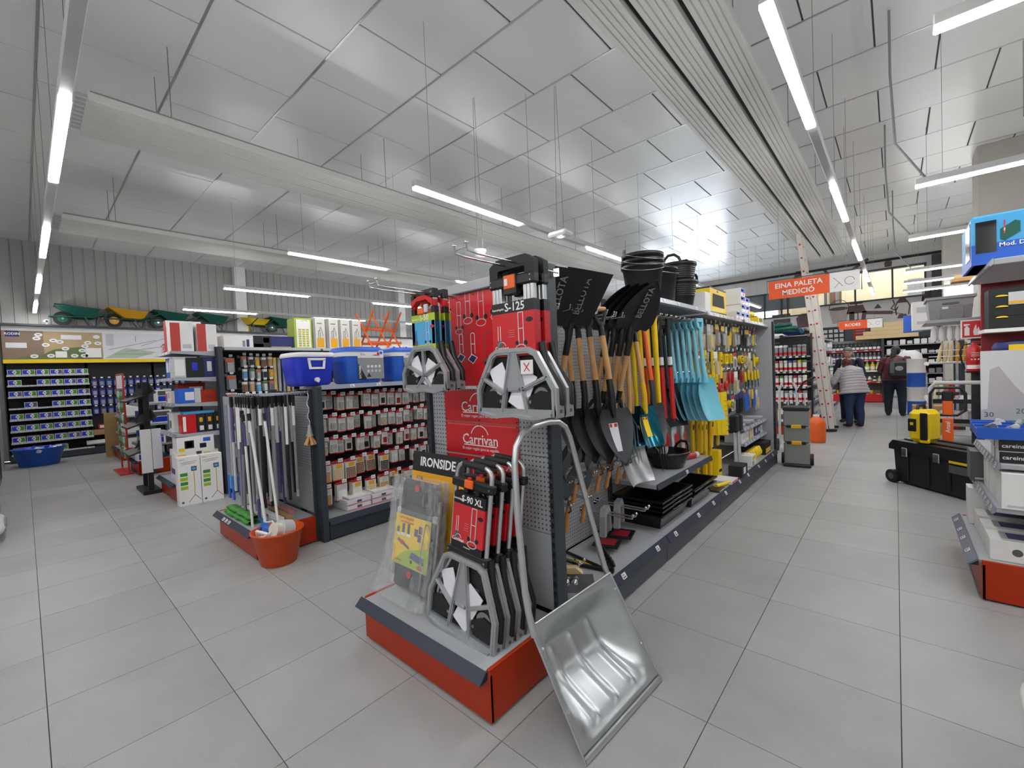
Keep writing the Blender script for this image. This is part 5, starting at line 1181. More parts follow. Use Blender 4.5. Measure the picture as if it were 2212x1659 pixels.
for k, y in enumerate((2.90, 3.02, 3.14, 3.26)): hang(y, 1.85, .09, .18, (2, 2, 5, 3)[k]); hang(y, 1.63, .09, .14, (2, 4, 3, 5)[k])
for k in range(8): hang(3.45+.16*k, 1.84, .1, .2, k % 7); hang(3.45+.16*k, 1.5, .1, .2, (k+3) % 7)
shelf(gonB, -7.17, -6.80, 2.82, 3.6, 1.43, th=.02, tags=0)
t = carton('bracket_box', 'black television bracket box standing upside down on its shelf', (-6.90, 3.08, 1.432), .1, .44, .17, 'black_matte', [(.03, .97, .75, .97, 'grey_dark')])
for s_, z, m_ in (('SOPORTE TV', .045, 'white'), ('PLASMA / LCD', .085, 'white'), ('OPERA-2', .125, 'blue')): text(s_, .048, m_, (.0515, 0, z), (R(-90), 0, R(90)) if 0 else (R(90), R(180), R(90)), t, .012)
t = carton('bracket_box', 'wide white and orange bracket carton lying on the black box', (-6.90, 3.08, 1.604), .1, .46, .1, 'white', [(0, .45, .4, 1, 'pink'), (.1, .3, .3, .9, 'orange2'), (.5, .95, .1, .6, 'grey_dark'), (.5, .95, .7, 1, 'blue2')])
# goods on top of gondola B
carton('long_box', 'pale grey and white long carton at the front of the tall gondola top', (-6.98, 2.02, 1.972), .3, .36, .17, 'white', [(.62, .72, .1, .6, 'grey'), (.76, .86, .1, .7, 'navy')])
t = carton('long_box', 'dark blue long carton with black flash and green fist print', (-6.98, 2.50, 1.972), .24, .56, .18, 'navy', [(0, .4, .0, 1, 'black_matte'), (.0, .22, .02, .35, 'lime'), (.22, .36, .45, .85, 'white'), (.25, .33, .52, .78, 'grey_dark'), (.4, .9, .1, .14, 'yellow')])
def sprayer(y, m1, m2, lb, yellow=True, h=.47, w=.22):
    t = carton('sprayer_box', lb, (-6.95, y, 1.972), .26, w, h, m1, [(.0, .16, 0, 1, m2)] if m1 != 'lime' else [(.08, .92, .04, .96, 'white'), (0, .1, 0, 1, 'lime')])
    mb = MB(); X = .1312; u = w*.08
    if yellow:
        mb.box(X-.0005, X+.0008, w*-.22, w*.38, .02, .17, 'amber')
        strokes(mb, [[(w*.05, .17), (w*.05, .3), (w*.12, .34), (w*.2, .3), (w*.3, .2)], [(-w*.1, .17), (-w*.1, .28), (w*.05, .29)]], X, .006, 'black', axis='x'); strokes(mb, [[(-w*.2, .40), (w*.25, .40)]], X, .012, 'grey_dark', axis='x')
    else:
        for a in range(3):
            for b in range(8): mb.box(X-.0005, X+.0008, -w*.28+a*w*.22, -w*.12+a*w*.22, .03+b*.035, .055+b*.035, 'lime' if (a+b) % 3 else 'amber')
        strokes(mb, [[(-w*.1, .42), (w*.2, .43), (w*.28, .41)]], X, .004, 'black', axis='x')
    mb.build('picture', t, kind='stuff'); mb = MB(); mb.box(-.12, .12, -w*.46, w*.46, h, h+.008, 'white' if yellow else 'lime'); mb.build('lid_flap', t)
sprayer(2.90, 'lime', 'lime', 'lime green sprayer carton with grid of small pictures', False, .46, .26)
for k, y in enumerate((3.15, 3.37, 3.57, 3.77)): sprayer(y, 'card', 'grey', 'grey sprayer carton with yellow tank picture, %s in its row' % ('first beside the lime carton', 'second', 'third', 'last, next to the orange sawhorse')[k], True, .48, .185)
# orange sawhorses standing on top further back
t = thing('sawhorse', 'bright orange metal sawhorse of crossed legs on the tall dark gondola', 'sawhorse', (-7.0, 4.35, 1.982))
for y in (-.30, .02, .26):
    for q in (-1, 1): mb = MB(); mb.tube([(-.26*q, y+.02*q, 0), (.26*q, y+.02*q, .66)], .02, 'orange2', 4); mb.build('leg', t)
for x, z in ((-.17, .11), (.17, .11), (0, .36)): mb = MB(); mb.box(x-.016, x+.016, -.36, .32, z-.022, z+.022, 'orange2', .003); mb.build('rail', t)
gD = gondola('far gondola carrying white tool cartons behind the orange sawhorse', -9.75, 5.2, [1.33, 1.33, 1.33], 1.98, half=.45, sides=(1,), back='black_matte', tags=0)
mb = MB(); mb.box(-10.15, -9.32, 5.2, 9.2, 1.96, 1.99, 'shelf_grey'); mb.build('top_shelf', gD)
for k in range(4): carton('white_box', 'white power tool carton with orange picture behind the orange sawhorse', (-9.55, 6.3+.36*k, 1.992), .3, .32, .26, 'white', [(.2, .8, .3, .7, 'orange2'), (.1, .3, .6, .9, 'grey_dark')], group='white tool cartons')

# ================================================================ endcap B goods (side seen from +x)
zB = (1.922, 1.582, 1.252, .862)
def cb(name, label, x, y, z, sx, sy, sz, body, front, face='x', **k): return carton(name, label, (x, y, z), sx, sy, sz, body, front, face, **k)
cb('boxed_lamp', 'tall white carton with red patterned side on the top shelf, nearer one', -6.93, 1.38, zB[0], .2, .24, .36, 'white', [(0, .42, 0, 1, 'red_pat'), (.5, .9, .1, .25, 'grey_light')] if 'red_pat' in MATS else [(0, .42, 0, 1, mat('red_pat', '#c4453f', .6, var=.35, scale=60)), (.5, .9, .1, .25, 'grey_light')])
cb('boxed_lamp', 'tall white carton with red patterned side on the top shelf, beside the dark post', -6.93, 1.65, zB[0], .2, .22, .36, 'white', [(0, .45, 0, 1, 'red_pat'), (.55, .9, .1, .25, 'grey_light')])
cb('boxed_lamp', 'white carton lying on the red patterned cartons at the back', -7.12, 1.45, zB[0], .14, .38, .41, 'red_pat', [(0, 1, .8, 1, 'white')])
for k in range(6): cb('small_carton', 'small red and white carton stacked at the front edge of the top shelf', -7.3-.16*(k % 3), 1.33+.02*k, zB[0]+.13*(k//3), .13, .13, .125, 'red', [(.1, .9, .2, .8, 'white'), (.3, .7, .3, .7, 'kraft')], face='-y', group='small red cartons')
for k, (y, w, m_, fr, lb) in enumerate(((1.34, .13, 'grey_light', [(.1, .9, .1, .9, 'white')], 'pale boxed lamp at the shelf edge'), (1.50, .2, 'black_matte', [(.35, .65, .35, .75, 'blue')], 'black boxed lamp with blue bars'), (1.66, .13, 'navy', [(.3, .7, .3, .8, 'paper')], 'dark blue boxed lamp with white bulb'))):
    cb('boxed_lamp', lb+' on the second shelf', -6.95, y, zB[1], .2, w, .26, m_, fr)
cb('boxed_lamp', 'blue printed carton with round lamp pictures facing the main aisle', -7.25, 1.40, zB[1], .36, .2, .27, 'blue2', [(.1, .45, .3, .9, 'paper'), (.55, .9, .3, .9, 'paper')], face='-y')
cb('boxed_lamp', 'blue and white floodlight carton on the third shelf', -6.93, 1.42, zB[2], .2, .24, .19, 'blue2', [(.3, .7, .2, .75, 'paper'), (.72, 1, 0, 1, 'grey_light')])
cb('boxed_lamp', 'orange-brown carton on the third shelf beside the floodlight', -6.95, 1.64, zB[2], .2, .19, .16, 'orange', [(.2, .8, .3, .6, 'deep_red')])
cb('boxed_lamp', 'tall brown and white carton behind the blue floodlight carton', -7.14, 1.5, zB[2], .14, .3, .26, 'orange', [(.4, .9, .6, .8, 'white')])
cb('boxed_lamp', 'white and red carton at the front edge of the third shelf', -7.35, 1.36, zB[2], .3, .14, .16, 'white', [(.05, .3, .1, .8, 'red'), (.4, .9, .4, .9, 'grey_light')], face='-y')
cb('boxed_lamp', 'bright red carton standing on the fourth shelf', -6.94, 1.40, zB[3], .18, .16, .24, 'red', [(.1, .3, .1, .9, 'white')])
for k in range(3): cb('boxed_lamp', 'black carton with gold lamp print on the fourth shelf, %s' % ('beside the red one', 'in the middle', 'beside the post')[k], -6.94, 1.53+.095*k, zB[3], .18, .088, .24, 'black_matte', [(.3, .7, .55, .8, 'amber'), (.3, .8, .1, .35, 'paper')])
cb('boxed_lamp', 'flat light blue carton lying on the black cartons', -6.95, 1.52, zB[3]+.241, .16, .34, .035, 'sky', None)
cb('boxed_lamp', 'white carton with violet print at the front edge of the fourth shelf', -7.32, 1.36, zB[3], .34, .14, .26, 'white', [(.05, .3, .1, .9, 'purple'), (.4, .7, .2, .6, 'green')], face='-y')
for k, (y, w, z, lb) in enumerate(((1.45, .40, .62, 'wide white floodlight carton with spotlight pictures on top of two cartons'), (1.34, .22, .42, 'white floodlight carton with yellow badge, under the wide one'), (1.60, .18, .42, 'narrow white floodlight carton with yellow badge, by the post'))):
    cb('floodlight_box', lb, -6.93, y, z if k == 0 else .42, .24, w, .2, 'white', [(.2, .45, .25, .75, 'black'), (.24, .41, .32, .68, 'paper'), (.6, .78, .2, .5, 'black'), (.7, .9, .6, .85, 'blue2'), (.04, .2, .1, .3, 'yellow')] if k == 0 else [(.1, .5, .6, .9, 'yellow'), (.5, .9, .2, .5, 'grey_dark')])
cb('floodlight_box', 'violet-white carton low at the front of the lamp display', -7.1, 1.36, .241, .4, .2, .4, 'paper', [(.1, .9, .2, .8, 'purple')], face='-y')
# two tall tripod cartons on the floor
for k, y in enumerate((1.31, 1.545)):
    t = carton('tripod_box', 'tall white carton with yellow tripod floodlight print, %s' % ('nearer to the black stand' if k == 0 else 'against the dark post'), (-6.62, y, 0), .14, .228, .60-.0*k, 'white', None); mb = MB(); X = .0704
    for q in range(4): mb.box(X, X+.0008, -.095, -.02, .20+.055*q, .24+.055*q, 'green' if q % 2 else 'lime')
    mb.ribbon([(.045, .12), (.045, .42)], .008, X, X+.0008, 'yellow2', axis='x'); mb.ribbon([(-.02, .04), (.045, .12), (.105, .05)], .005, X, X+.0008, 'black', axis='x'); mb.prism([(.02, .42), (.075, .42), (.075, .475), (.02, .475)], X, X+.001, 'black', axis='x'); mb.prism([(.028, .43), (.067, .43), (.067, .465), (.028, .465)], X+.001, X+.0016, 'sky', axis='x')
    strokes(mb, [[(-.09, .53), (.08, .54)], [(-.07, .51), (.06, .52)], [(-.1, .57), (-.05, .57)]], X, .006, 'grey', axis='x'); mb.prism(arc(-.08, .045, .014, 0, 340, 9), X, X+.0008, 'grey_dark', axis='x'); mb.build('picture', t, kind='stuff')
# black rack with shoes and boxes between B and C; white panel stand
t = thing('shoe_rack', 'black stand of dark safety shoes behind a white panel', 'stand', (-8.0, 1.12, 0)); mb = MB()
mb.box(-.3, .3, -.10, .1, 0, .05, 'black', .005); mb.build('foot', t); mb = MB(); mb.box(-.22, -.17, -.03, .03, .05, 1.55, 'black'); mb.build('post', t); mb = MB(); mb.box(.17, .22, -.03, .03, .05, 1.55, 'black'); mb.build('post', t)
for z in (.55, .92, 1.28): mb = MB(); mb.prism([(-.22, z), (.06, z+.10), (.06, z+.12), (-.22, z+.02)], -.28, .28, 'black', axis='x'); mb.build('ledge', t)
mb = MB(); mb.box(.27, .29, -.10, .02, .30, .90, 'white', .004); mb.build('white_panel', t)
mb = MB(); mb.box(.27, .29, .025, .13, .34, .90, 'paper', .004); mb.build('white_panel', t)
for z in (.62, .99, 1.35):
    for x in (-.13, .10):
        s = thing('safety_shoe', 'dark safety shoe with orange trim displayed on the black stand', 'shoe', (-8.0+x, 1.13, z), (R(18), 0, 0), 'safety shoes on the stand'); mb = MB()
        mb.grid(lambda u, v: (.045*math.cos(2*PI*u)*(1-.25*v), -.13+.26*(.5+.5*math.sin(2*PI*u))*(1-.45*v)+.1*v, .02+.10*v+(.03*v if math.sin(2*PI*u) > 0 else 0)), 16, 6, 'black_matte', closed_u=True); mb.build('upper', s)
        mb = MB(); mb.lathe([(.9, 0), (1, .02), (.95, .03)], 'grey_dark', 14, sx=.05, sy=.14); mb.box(-.046, .046, .03, .05, .06, .075, 'orange2'); mb.build('sole', s)
# red wire frame stand with garden packets
t = thing('wire_stand', 'red wire display frame standing before the garden gondola', 'stand', (-10.2, 1.13, 0))
for x in (-.38, .38): mb = MB(); mb.cyl((x, 0, .02), (x, 0, 1.72), .013, 'red', 6); mb.build('upright', t)
for z in (1.72, 1.45, .03): mb = MB(); mb.cyl((-.38, 0, z), (.38, 0, z), .010, 'red', 6); mb.build('cross_wire', t)
mb = MB(); mb.box(-.37, .37, -.004, .004, 1.47, 1.70, 'paper'); mb.build('header_card', t); mb = MB(); mb.box(-.40, .40, -.12, .06, 0, .02, 'red'); mb.build('base', t)
for r_ in range(6):
    for c_ in range(5): carton('seed_packet', 'green and white garden packet on the red wire stand', (-10.5+.15*c_, 1.12, 1.26-.2*r_), .12, .02, .17, random.choice(('green', 'white', 'green')), [(.1, .9, .05, .35, 'brown'), (.3, .7, .5, .9, 'paper')], face='-y', group='packets on the red stand')
# endcap C tubs and hoses (two orange ends)
capD = endcap('farthest orange end display of white tubs beside a kraft board', (-12.25, 1.25, 0), 0, 1.3, width=.9, perf='shelf_grey', top_bar=False)
for z in (.55, .9): shelf_y(capD, -.44, .44, .5, .05, z, tags=5)
for k in range(9): carton('garden_tub', 'white and violet garden product tub on the farthest orange display', (-12.55+.3*(k % 3), 1.45, (.242, .552, .902)[k//3]), .26, .26, .2, 'white', [(.1, .9, .2, .6, 'blue2'), (.2, .5, .6, .85, 'purple')], face='-y', group='tubs on the farthest display')
t = thing('kraft_board', 'upright kraft board against the farthest orange display', 'board', (-12.78, 1.22, 0)); mb = MB(); mb.box(-.05, .02, -.1, .3, 0, .95, 'kraft', .004); mb.build('board', t)
for z in (.5, .85, 1.2): shelf_y(capC, -.44, .44, .5, .05, z, tags=5)
for k in range(12): carton('hose_pack', 'blue hose fitting pack on the garden display', (-10.25+.2*(k % 4), 1.42, (.242, .502, .852)[k//4]), .16, .2, .2, 'blue2', [(.1, .9, .1, .5, 'white'), (.2, .6, .6, .9, 'blue')], face='-y', group='hose packs')
for k in range(4): carton('hose_pack', 'white and blue sprinkler carton seen on the garden display side', (-9.6, 1.35+.1*k, (.242, .502, .852, 1.202)[k]), .2, .3, .22, 'white', [(.1, .9, .1, .5, 'blue'), (.1, .9, .55, .9, 'grey_dark')], group='sprinkler cartons')
t = thing('pressure_washer', 'orange and black tool leaning at the orange end display', 'power tool', (-9.38, 1.35, .0), (0, 0, R(20))); mb = MB(); mb.tube([(0, 0, .06), (0, 0, .3), (.02, 0, .42)], [.09, .08, .04], 'black_matte', 10); mb.build('body', t); mb = MB(); mb.tube([(.0, -.1, .12), (.05, -.12, .25), (.0, -.1, .35)], .018, 'orange2', 8); mb.build('hose', t)

# ================================================================ blue box shelving on the left wall
XW = -14.0
gW = thing('wall_shelving', 'dark wall shelving packed with blue fronted open boxes', 'shelving')
mb = MB(); mb.box(X0+.03, XW-.32, -.25, 4.2, .0, 2.1, 'black_matte'); mb.build('back_panel', gW)
mb = MB(); mb.box(XW-.32, XW+.3, -.25, 4.2, .02, .16, 'anthracite'); mb.build('kick_plate', gW)
for y in (-.27, .98, 2.2, 3.4):
    mb = MB(); mb.box(XW-.32, XW-.27, y, y+.05, 0, 2.12, 'anthracite'); mb.build('upright', gW)
zs = [.18, .42, .66, .90, 1.14, 1.38, 1.62, 1.84]
hw_boxes = []
for r_, z in enumerate(zs):
    xf = XW+.30-.028*r_
    mb = MB(); mb.box(XW-.3, xf, -.22, 1.02, z-.02, z, 'shelf_grey' if r_ else 'anthracite'); o = mb.build('shelf', gW); mb = MB(); mb.box(xf, xf+.006, -.22, 1.02, z-.03, z+.004, 'grey_light'); mb.build('price_strip', o)
    price_tags(o, [(xf+.008, -.1+.2*k, z-.015) for k in range(6)], (0, 0, R(90)), .07, .03)
    for c_ in range(6):
        if r_ == 0 and c_ > 3: continue
        w = .19; y = -.11+.205*c_
        if random.random() < .06: continue
        t = thing('open_box', 'open fronted cardboard box with blue and green label on the wall shelving', 'box', (xf-.16, y, z+.001), None, 'blue fronted boxes'); mb = MB()
        mb.box(-.15, .15, -w/2, w/2, 0, .006, 'card'); mb.box(.145, .15, -w/2, w/2, .006, .115, 'card')
        for s in (-1, 1): mb.box(-.15, .146, s*w/2, s*(w/2-.004), .006, .115, 'card')
        mb.box(-.15, -.146, -w/2+.004, w/2-.004, .006, .115, 'card'); mb.build('carton', t)
        mb = MB(); mb.box(.1502, .1512, -w*.45, w*.0, .015, .105, 'blue'); mb.box(.1502, .1512, w*.12, w*.45, .015, .105, 'green' if (c_+r_) % 5 else 'purple'); mb.prism(arc(w*.03, .065, .03, 0, 340, 10), .1512, .152, 'white', axis='x'); mb.box(.152, .1525, w*.03-.012, w*.03+.012, .055, .075, 'grey_dark'); mb.build('label_print', t)
carton('open_box', 'plain kraft carton among the blue fronted boxes', (XW+.06, 1.12, .421), .3, .2, .12, 'kraft')
t = thing('pipe_roll', 'pair of long white pipes lying on the lowest wall shelf', 'pipe', (XW+.18, 1.15, .22)); mb = MB()
for q in range(2): mb = MB(); mb.cyl((-.05*q, -.25, .02+.03*q), (-.05*q, .5, .02+.03*q), .035, 'white', 12); mb.build('pipe', t)
hkW = hook_mesh(.2, sep=.012, r=.003, tip=.016, tag_=1)
for r_, z in enumerate((1.72, 1.50, 1.28, 1.06)):
    for c_ in range(14):
        y = 1.12+.13*c_; link('peg_hook', hkW, gW, (XW-.32, y, z)); link('hanging_pack', p_blister(.1, .17, .03, 'blue' if (r_+c_) % 4 else 'purple', 'navy', 'green' if c_ % 3 else 'white'), None, (XW-.16, y, z-.004), (0, 0, R(rnd(-6, 6))), 'dark blue hook pack on the wall shelving', 'hanging pack', 'blue hook packs on the left wall')
for z in (.55, .2): mb = MB(); mb.box(XW-.3, XW+.2, 1.06, 4.2, z-.02, z, 'anthracite'); mb.build('shelf', gW)
for c_ in range(8): carton('small_box', 'small violet and red box on the lower wall shelf', (XW+.02, 1.18+.15*c_, .551), .2, .13, .1, random.choice(('purple', 'blue', 'paper', 'red')), [(.2, .8, .2, .8, 'white')], group='small boxes on the wall shelf')
# printed banner board above and yellow strip
t = thing('banner_board', 'wide wall banner printed with a garden plan, blue logo and round product pictures', 'banner', (XW-.05, 0, 0)); mb = MB(); mb.box(-.02, 0, -.25, 1.30, 2.18, 2.80, 'beige'); mb.box(-.02, 0, 1.30, 4.2, 2.18, 2.80, 'paper'); mb.box(-.02, -.0, -.25, 4.2, 2.80, 2.90, 'white'); mb.build('board', t)
mb = MB(); mb.box(.0005, .001, -.25, .35, 2.18, 2.80, 'brown2' if 'brown2' in MATS else mat('brown2', '#8d7766', .7)); mb.box(.0006, .0012, -.2, .0, 2.67, 2.79, 'navy'); mb.prism([(-.25, 2.18), (1.28, 2.18), (1.28, 2.42), (.9, 2.46), (.5, 2.4), (.35, 2.3), (-.1, 2.2)], .0008, .0014, mat('olive', '#66764a', .7), axis='x')
for y, z in ((.28, 2.72), (.25, 2.64), (.5, 2.60), (.6, 2.57), (.38, 2.5), (.68, 2.42), (1.0, 2.48), (.95, 2.38), (.2, 2.25), (.45, 2.26), (.82, 2.26), (.98, 2.26), (1.22, 2.55), (1.05, 2.56)): mb.prism(arc(y, z, .062, 0, 345, 12, .042), .0016, .0022, 'white', axis='x'); mb.box(.0023, .0026, y-.025, y+.025, z-.008, z+.008, 'grey_dark')
mb.prism(arc(1.2, 2.7, .06, 0, 345, 12, .045), .0016, .0022, 'white', axis='x'); mb.box(.0016, .0022, -.2, .1, 2.43, 2.54, 'paper'); mb.box(.0016, .0022, .62, .95, 2.63, 2.73, 'paper'); mb.box(.0016, .0022, 1.0, 1.27, 2.22, 2.44, 'white'); mb.box(.0016, .0022, .52, .7, 2.22, 2.36, 'white'); mb.box(.0016, .0022, 1.36, 1.5, 2.5, 2.78, 'grey_light')
for y0_, z0_, y1_, z1_ in ((1.4, 2.4, 2.3, 2.65), (1.5, 2.3, 2.2, 2.3), (1.9, 2.75, 1.9, 2.6), (1.7, 2.36, 2.5, 2.5), (2.0, 2.5, 2.6, 2.75)): mb.ribbon([(y0_, z0_), (y1_, z1_)], .012, .0006, .0012, 'grey', axis='x')
mb.prism([(1.32, 2.2), (1.9, 2.2), (2.3, 2.35), (1.7, 2.45)], .0005, .0011, 'mint' if 'mint' in MATS else mat('mint', '#b6c4b0', .7), axis='x'); mb.build('print', t, kind='stuff')
mb = MB(); mb.box(-.02, .03, -.25, 4.2, 2.10, 2.18, 'yellow'); mb.build('lower_strip', t)
text('RODIN', .07, 'white', (.0018, -.10, 2.73), FACE_PX, t, .02)
# wide plain white fascia continuing along the wall
t = thing('wall_fascia', 'plain white fascia board along the wall under the wheelbarrows', 'fascia'); mb = MB(); mb.box(X0+.03, XW-.1, 4.22, 16, 2.0, 2.9, 'white'); mb.build('board', t)
mb = MB(); mb.box(X0+.025, XW+.1, -.3, 16, 2.901, 2.94, 'anthracite'); mb.build('ledge', t)
t = thing('wall_cabinet_run', 'plain dark shelving run under the white fascia', 'shelving'); mb = MB(); mb.box(X0+.03, XW+.1, 4.25, 16, 0, 1.99, 'black_matte'); mb.build('carcass', t)
# wheelbarrows on the ledge
def barrow(label, y, tray_m, tyre='rubber', z=2.945, rz=0, flip=1):
    t = thing('wheelbarrow', label, 'wheelbarrow', (XW-.05, y, z), (0, 0, rz)); mb = MB()
    # local: y forward = nose (wheel) at -y
    top = [(-.28, -.42, .44), (.28, -.42, .44), (.32, .30, .36), (-.32, .30, .36)]; bot = [(-.16, -.12, .22), (.16, -.12, .22), (.2, .22, .20), (-.2, .22, .20)]
    v = bot+top+[(x*.97, y_*.97, z_) for x, y_, z_ in top]+[(x*.97, y_*.97, z_+.006) for x, y_, z_ in bot]
    f = [(3, 2, 1, 0)]+[(i, (i+1) % 4, 4+(i+1) % 4, 4+i) for i in range(4)]+[(4+i, 4+(i+1) % 4, 8+(i+1) % 4, 8+i) for i in range(4)]+[(8+i, 8+(i+1) % 4, 12+(i+1) % 4, 12+i) for i in range(4)]+[(12, 13, 14, 15)]
    mb.add(v, f, tray_m); mb.tube([(*p[:2], p[2]) for p in top], .012, tray_m, 6, closed=True); mb.build('tray', t)
    mb = MB(); mb.cyl((-.04, -.30, .155), (.04, -.30, .155), .155, tyre, 20); mb.cyl((-.043, -.30, .155), (.043, -.30, .155), .09, tray_m, 16); w = mb.build('wheel', t); m2 = MB(); m2.cyl((-.05, -.30, .155), (.05, -.30, .155), .025, 'steel', 8); m2.build('hub', w)
    for s in (-1, 1):
        mb = MB(); mb.tube([(s*.06, -.50, .19), (s*.07, -.30, .19), (s*.2, .18, .19), (s*.27, .55, .34)], .015, 'dark_green', 6); mb.build('frame_tube', t)
        mb = MB(); mb.tube([(s*.17, .05, .19), (s*.2, .16, .0), (s*.2, .24, .0), (s*.2, .28, .2)], .012, 'grey_dark', 6); mb.build('leg', t)
        mb = MB(); mb.tube([(s*.15, -.1, .24), (s*.15, -.16, .42)], .012, 'grey_light', 6); mb.build('strut', t)
    mb = MB(); mb.tube([(-.07, -.5, .19), (.07, -.5, .19)], .02, tray_m, 6); mb.build('nose_bar', t)
barrow('dark green wheelbarrow over the banner, next to the lamp line', .97, 'dark_green'); barrow('orange-yellow wheelbarrow between two green ones', 1.83, 'amber'); barrow('dark green wheelbarrow partly behind the red cartons', 2.66, 'dark_green'); barrow('dark green wheelbarrow between red cartons and the yellow one', 3.55, 'dark_green')
barrow('bright yellow wheelbarrow with yellow tyre, turned end-on', 4.55, 'yellow', 'yellow', rz=R(-70)); barrow('dark green wheelbarrow over the blue long carton', 5.35, 'dark_green'); 
t = thing('wall_camera', 'small round white camera on the ledge beside the wheelbarrows', 'camera', (XW-.05, .42, 2.945)); mb = MB(); mb.lathe([(.02, 0), (.02, .03), (.05, .05), (.055, .08), (.03, .11), (0, .115)], 'white', 14); mb.build('housing', t); mb = MB(); mb.cyl((.03, 0, .075), (.056, 0, .075), .022, 'black', 10); mb.build('lens', t)
# blue tub on the floor, ladder and blue bags at the extreme left
t = thing('oval_tub', 'blue oval plastic tub full of loose fittings on the floor', 'tub', (-12.9, .15, 0)); mb = MB(); mb.lathe([(.28, 0), (.30, .01), (.40, .34), (.42, .345), (.42, .36), (.395, .36), (.29, .02), (0, .02)], 'blue2', 30, sx=.75, sy=.92); mb.build('shell', t)
for k in range(7): carton('fitting_bag', 'white and blue bagged fitting heaped in the blue tub', (-12.9+.2*math.cos(k*2.4), .15+.25*math.sin(k*2.4), .27), .16, .16, .09, random.choice(('white', 'paper', 'blue')), None, rot=(R(rnd(-20, 20)), R(rnd(-20, 20)), R(rnd(0, 90))), group='bags in the blue tub', c=.02)
t = thing('step_ladder', 'folded aluminium ladder standing beside the banner shelving', 'ladder', (-12.9, -.33, 0))
for x in (-.12, .12): mb = MB(); mb.box(x-.03, x+.03, -.02, .02, 0, 2.1, 'aluminium', .004); mb.build('stile', t)
for k in range(7): mb = MB(); mb.box(-.10, .10, -.015, .015, .25+.27*k, .28+.27*k, 'aluminium'); mb.build('rung', t)
t = thing('shelving_gondola', 'dark shelving with white banner and timber lengths at the left edge', 'shelving', (-9.4, -.62, 0)); mb = MB(); mb.box(-2.4, 2.4, -.3, .3, .0, 1.5, 'black_matte'); mb.build('carcass', t); mb = MB(); mb.box(-2.4, 2.4, -.3, .32, 1.55, 2.6, 'white', .01); mb.build('banner', t)
for k in range(4): mb = MB(); mb.box(2.0-.5*k, 2.3-.5*k, .3, .36, .3, 1.5, 'wood' if k % 2 else 'red'); mb.build('plank', t)
for k in range(4):
    t = thing('sack', ('blue printed sack' if k < 2 else 'white printed sack')+' in the floor pile at the left edge, %s' % ('topmost', 'second', 'third', 'lowest')[k], 'sack', (-6.6-.12*k, -.56+.03*k, .58-.18*k)); mb = MB()
    mb.grid(lambda u, v: (.45*math.copysign(abs(math.cos(2*PI*u))**.5, math.cos(2*PI*u))*math.sin(PI*v)**.4, .28*math.copysign(abs(math.sin(2*PI*u))**.5, math.sin(2*PI*u))*math.sin(PI*v)**.4+.01*math.sin(13*u*PI), .09-.09*math.cos(PI*v)), 28, 9, 'blue' if k < 2 else 'paper', closed_u=True); mb.build('sack_body', t)
    mb = MB(); mb.box(-.2, .2, .27, .285, .05, .12, 'white' if k < 2 else 'grey'); mb.build('print', t)

# ================================================================ right-hand end display (faces the aisle)
for z, d in ((.57, .44), (.83, .42)): shelf_y(capR, -.49, .49, .5, .5-d, z, th=.03, tags=9)
shelf_y(capR, -.49, .49, .5, .06, 2.02, th=.035, tags=0, strip='shelf_grey')
for k, (y, z) in enumerate(((3.90, .241), (4.14, .241), (4.40, .241))):
    t = carton('long_carton', 'long white carton with photo print and round emblem on the plinth, %s' % ('at the plinth corner', 'in the middle', 'farther from the corner')[k], (.62, y, z), .42, .2, .125, 'white', None); mb = MB(); mb.box(-.16, .2, -.06, .07, .1252, .1262, 'grey_light'); mb.box(-.13, -.02, -.05, .06, .1262, .127, 'purple'); mb.box(-.02, .14, -.05, .06, .1262, .127, 'brown'); mb.prism(arc(-.1, .06, .022, 0, 345, 12), -.1002, -.1012, 'grey_dark'); mb.build('print', t)
for k in range(3): carton('white_carton', 'plain white upright carton at the far end of the plinth, %s' % ('first', 'second', 'third')[k], (.46+.16*k, 4.60, .241), .15, .15, .26, 'white', [(.4, .6, .8, .98, 'grey_light')], face='-y')
for k in range(4): carton('white_carton', 'plain white upright carton on the lower shelf, %s' % ('at its corner', 'second from the corner', 'third from the corner', 'by the aisle end')[k], (.56 if k < 3 else .5, 3.83+.24*k, .572), .22, .2, .21, 'white' if k != 3 else 'grey_dark', [(.1, .9, .06, .12, 'grey_light')], face='-y')
t = thing('blister_fan', 'clear plastic clamshell standing beside the white cartons', 'clamshell', (.47, 4.58, .572)); mb = MB(); mb.box(-.03, .03, -.08, .08, 0, .18, 'clear', .01); mb.box(-.01, .01, -.06, .06, .02, .14, 'grey_dark', .005); mb.build('shell', t)
for k in range(4):
    t = carton('careina_box', 'white fitting box with black end reading careina, %s' % ('lower at the corner', 'upper at the corner', 'lower farther in', 'upper farther in')[k], (.62, 3.86+.16*(k//2)+.02*(k % 2), .832+.066*(k % 2)), .34, .14, .064, 'white', [(0, .34, 0, 1, 'black_matte'), (.5, .95, .15, .8, 'grey_light'), (.6, .9, .2, .5, 'pink')], face='-y')
    text('careina', .032, 'white', (-.17*.66, -.0716, .03), FACE_NY, t, .01)
for k in range(3):
    t = thing('parts_tray', 'blue plastic parts tray heaped with fittings, %s' % ('front', 'middle', 'rear')[k], 'tray', (.60, 3.84+.11*k, .966+.005*k)); mb = MB(); L = .24
    mb.prism([(-.05, 0), (.05, 0), (.06, .07), (.052, .07), (.044, .008), (-.044, .008), (-.052, .07), (-.06, .07)], -L, L, 'blue2', axis='x'); mb.box(-L, -L+.006, -.055, .055, 0, .06, 'blue2'); mb.box(L-.006, L, -.055, .055, 0, .06, 'blue2'); mb.build('tray', t)
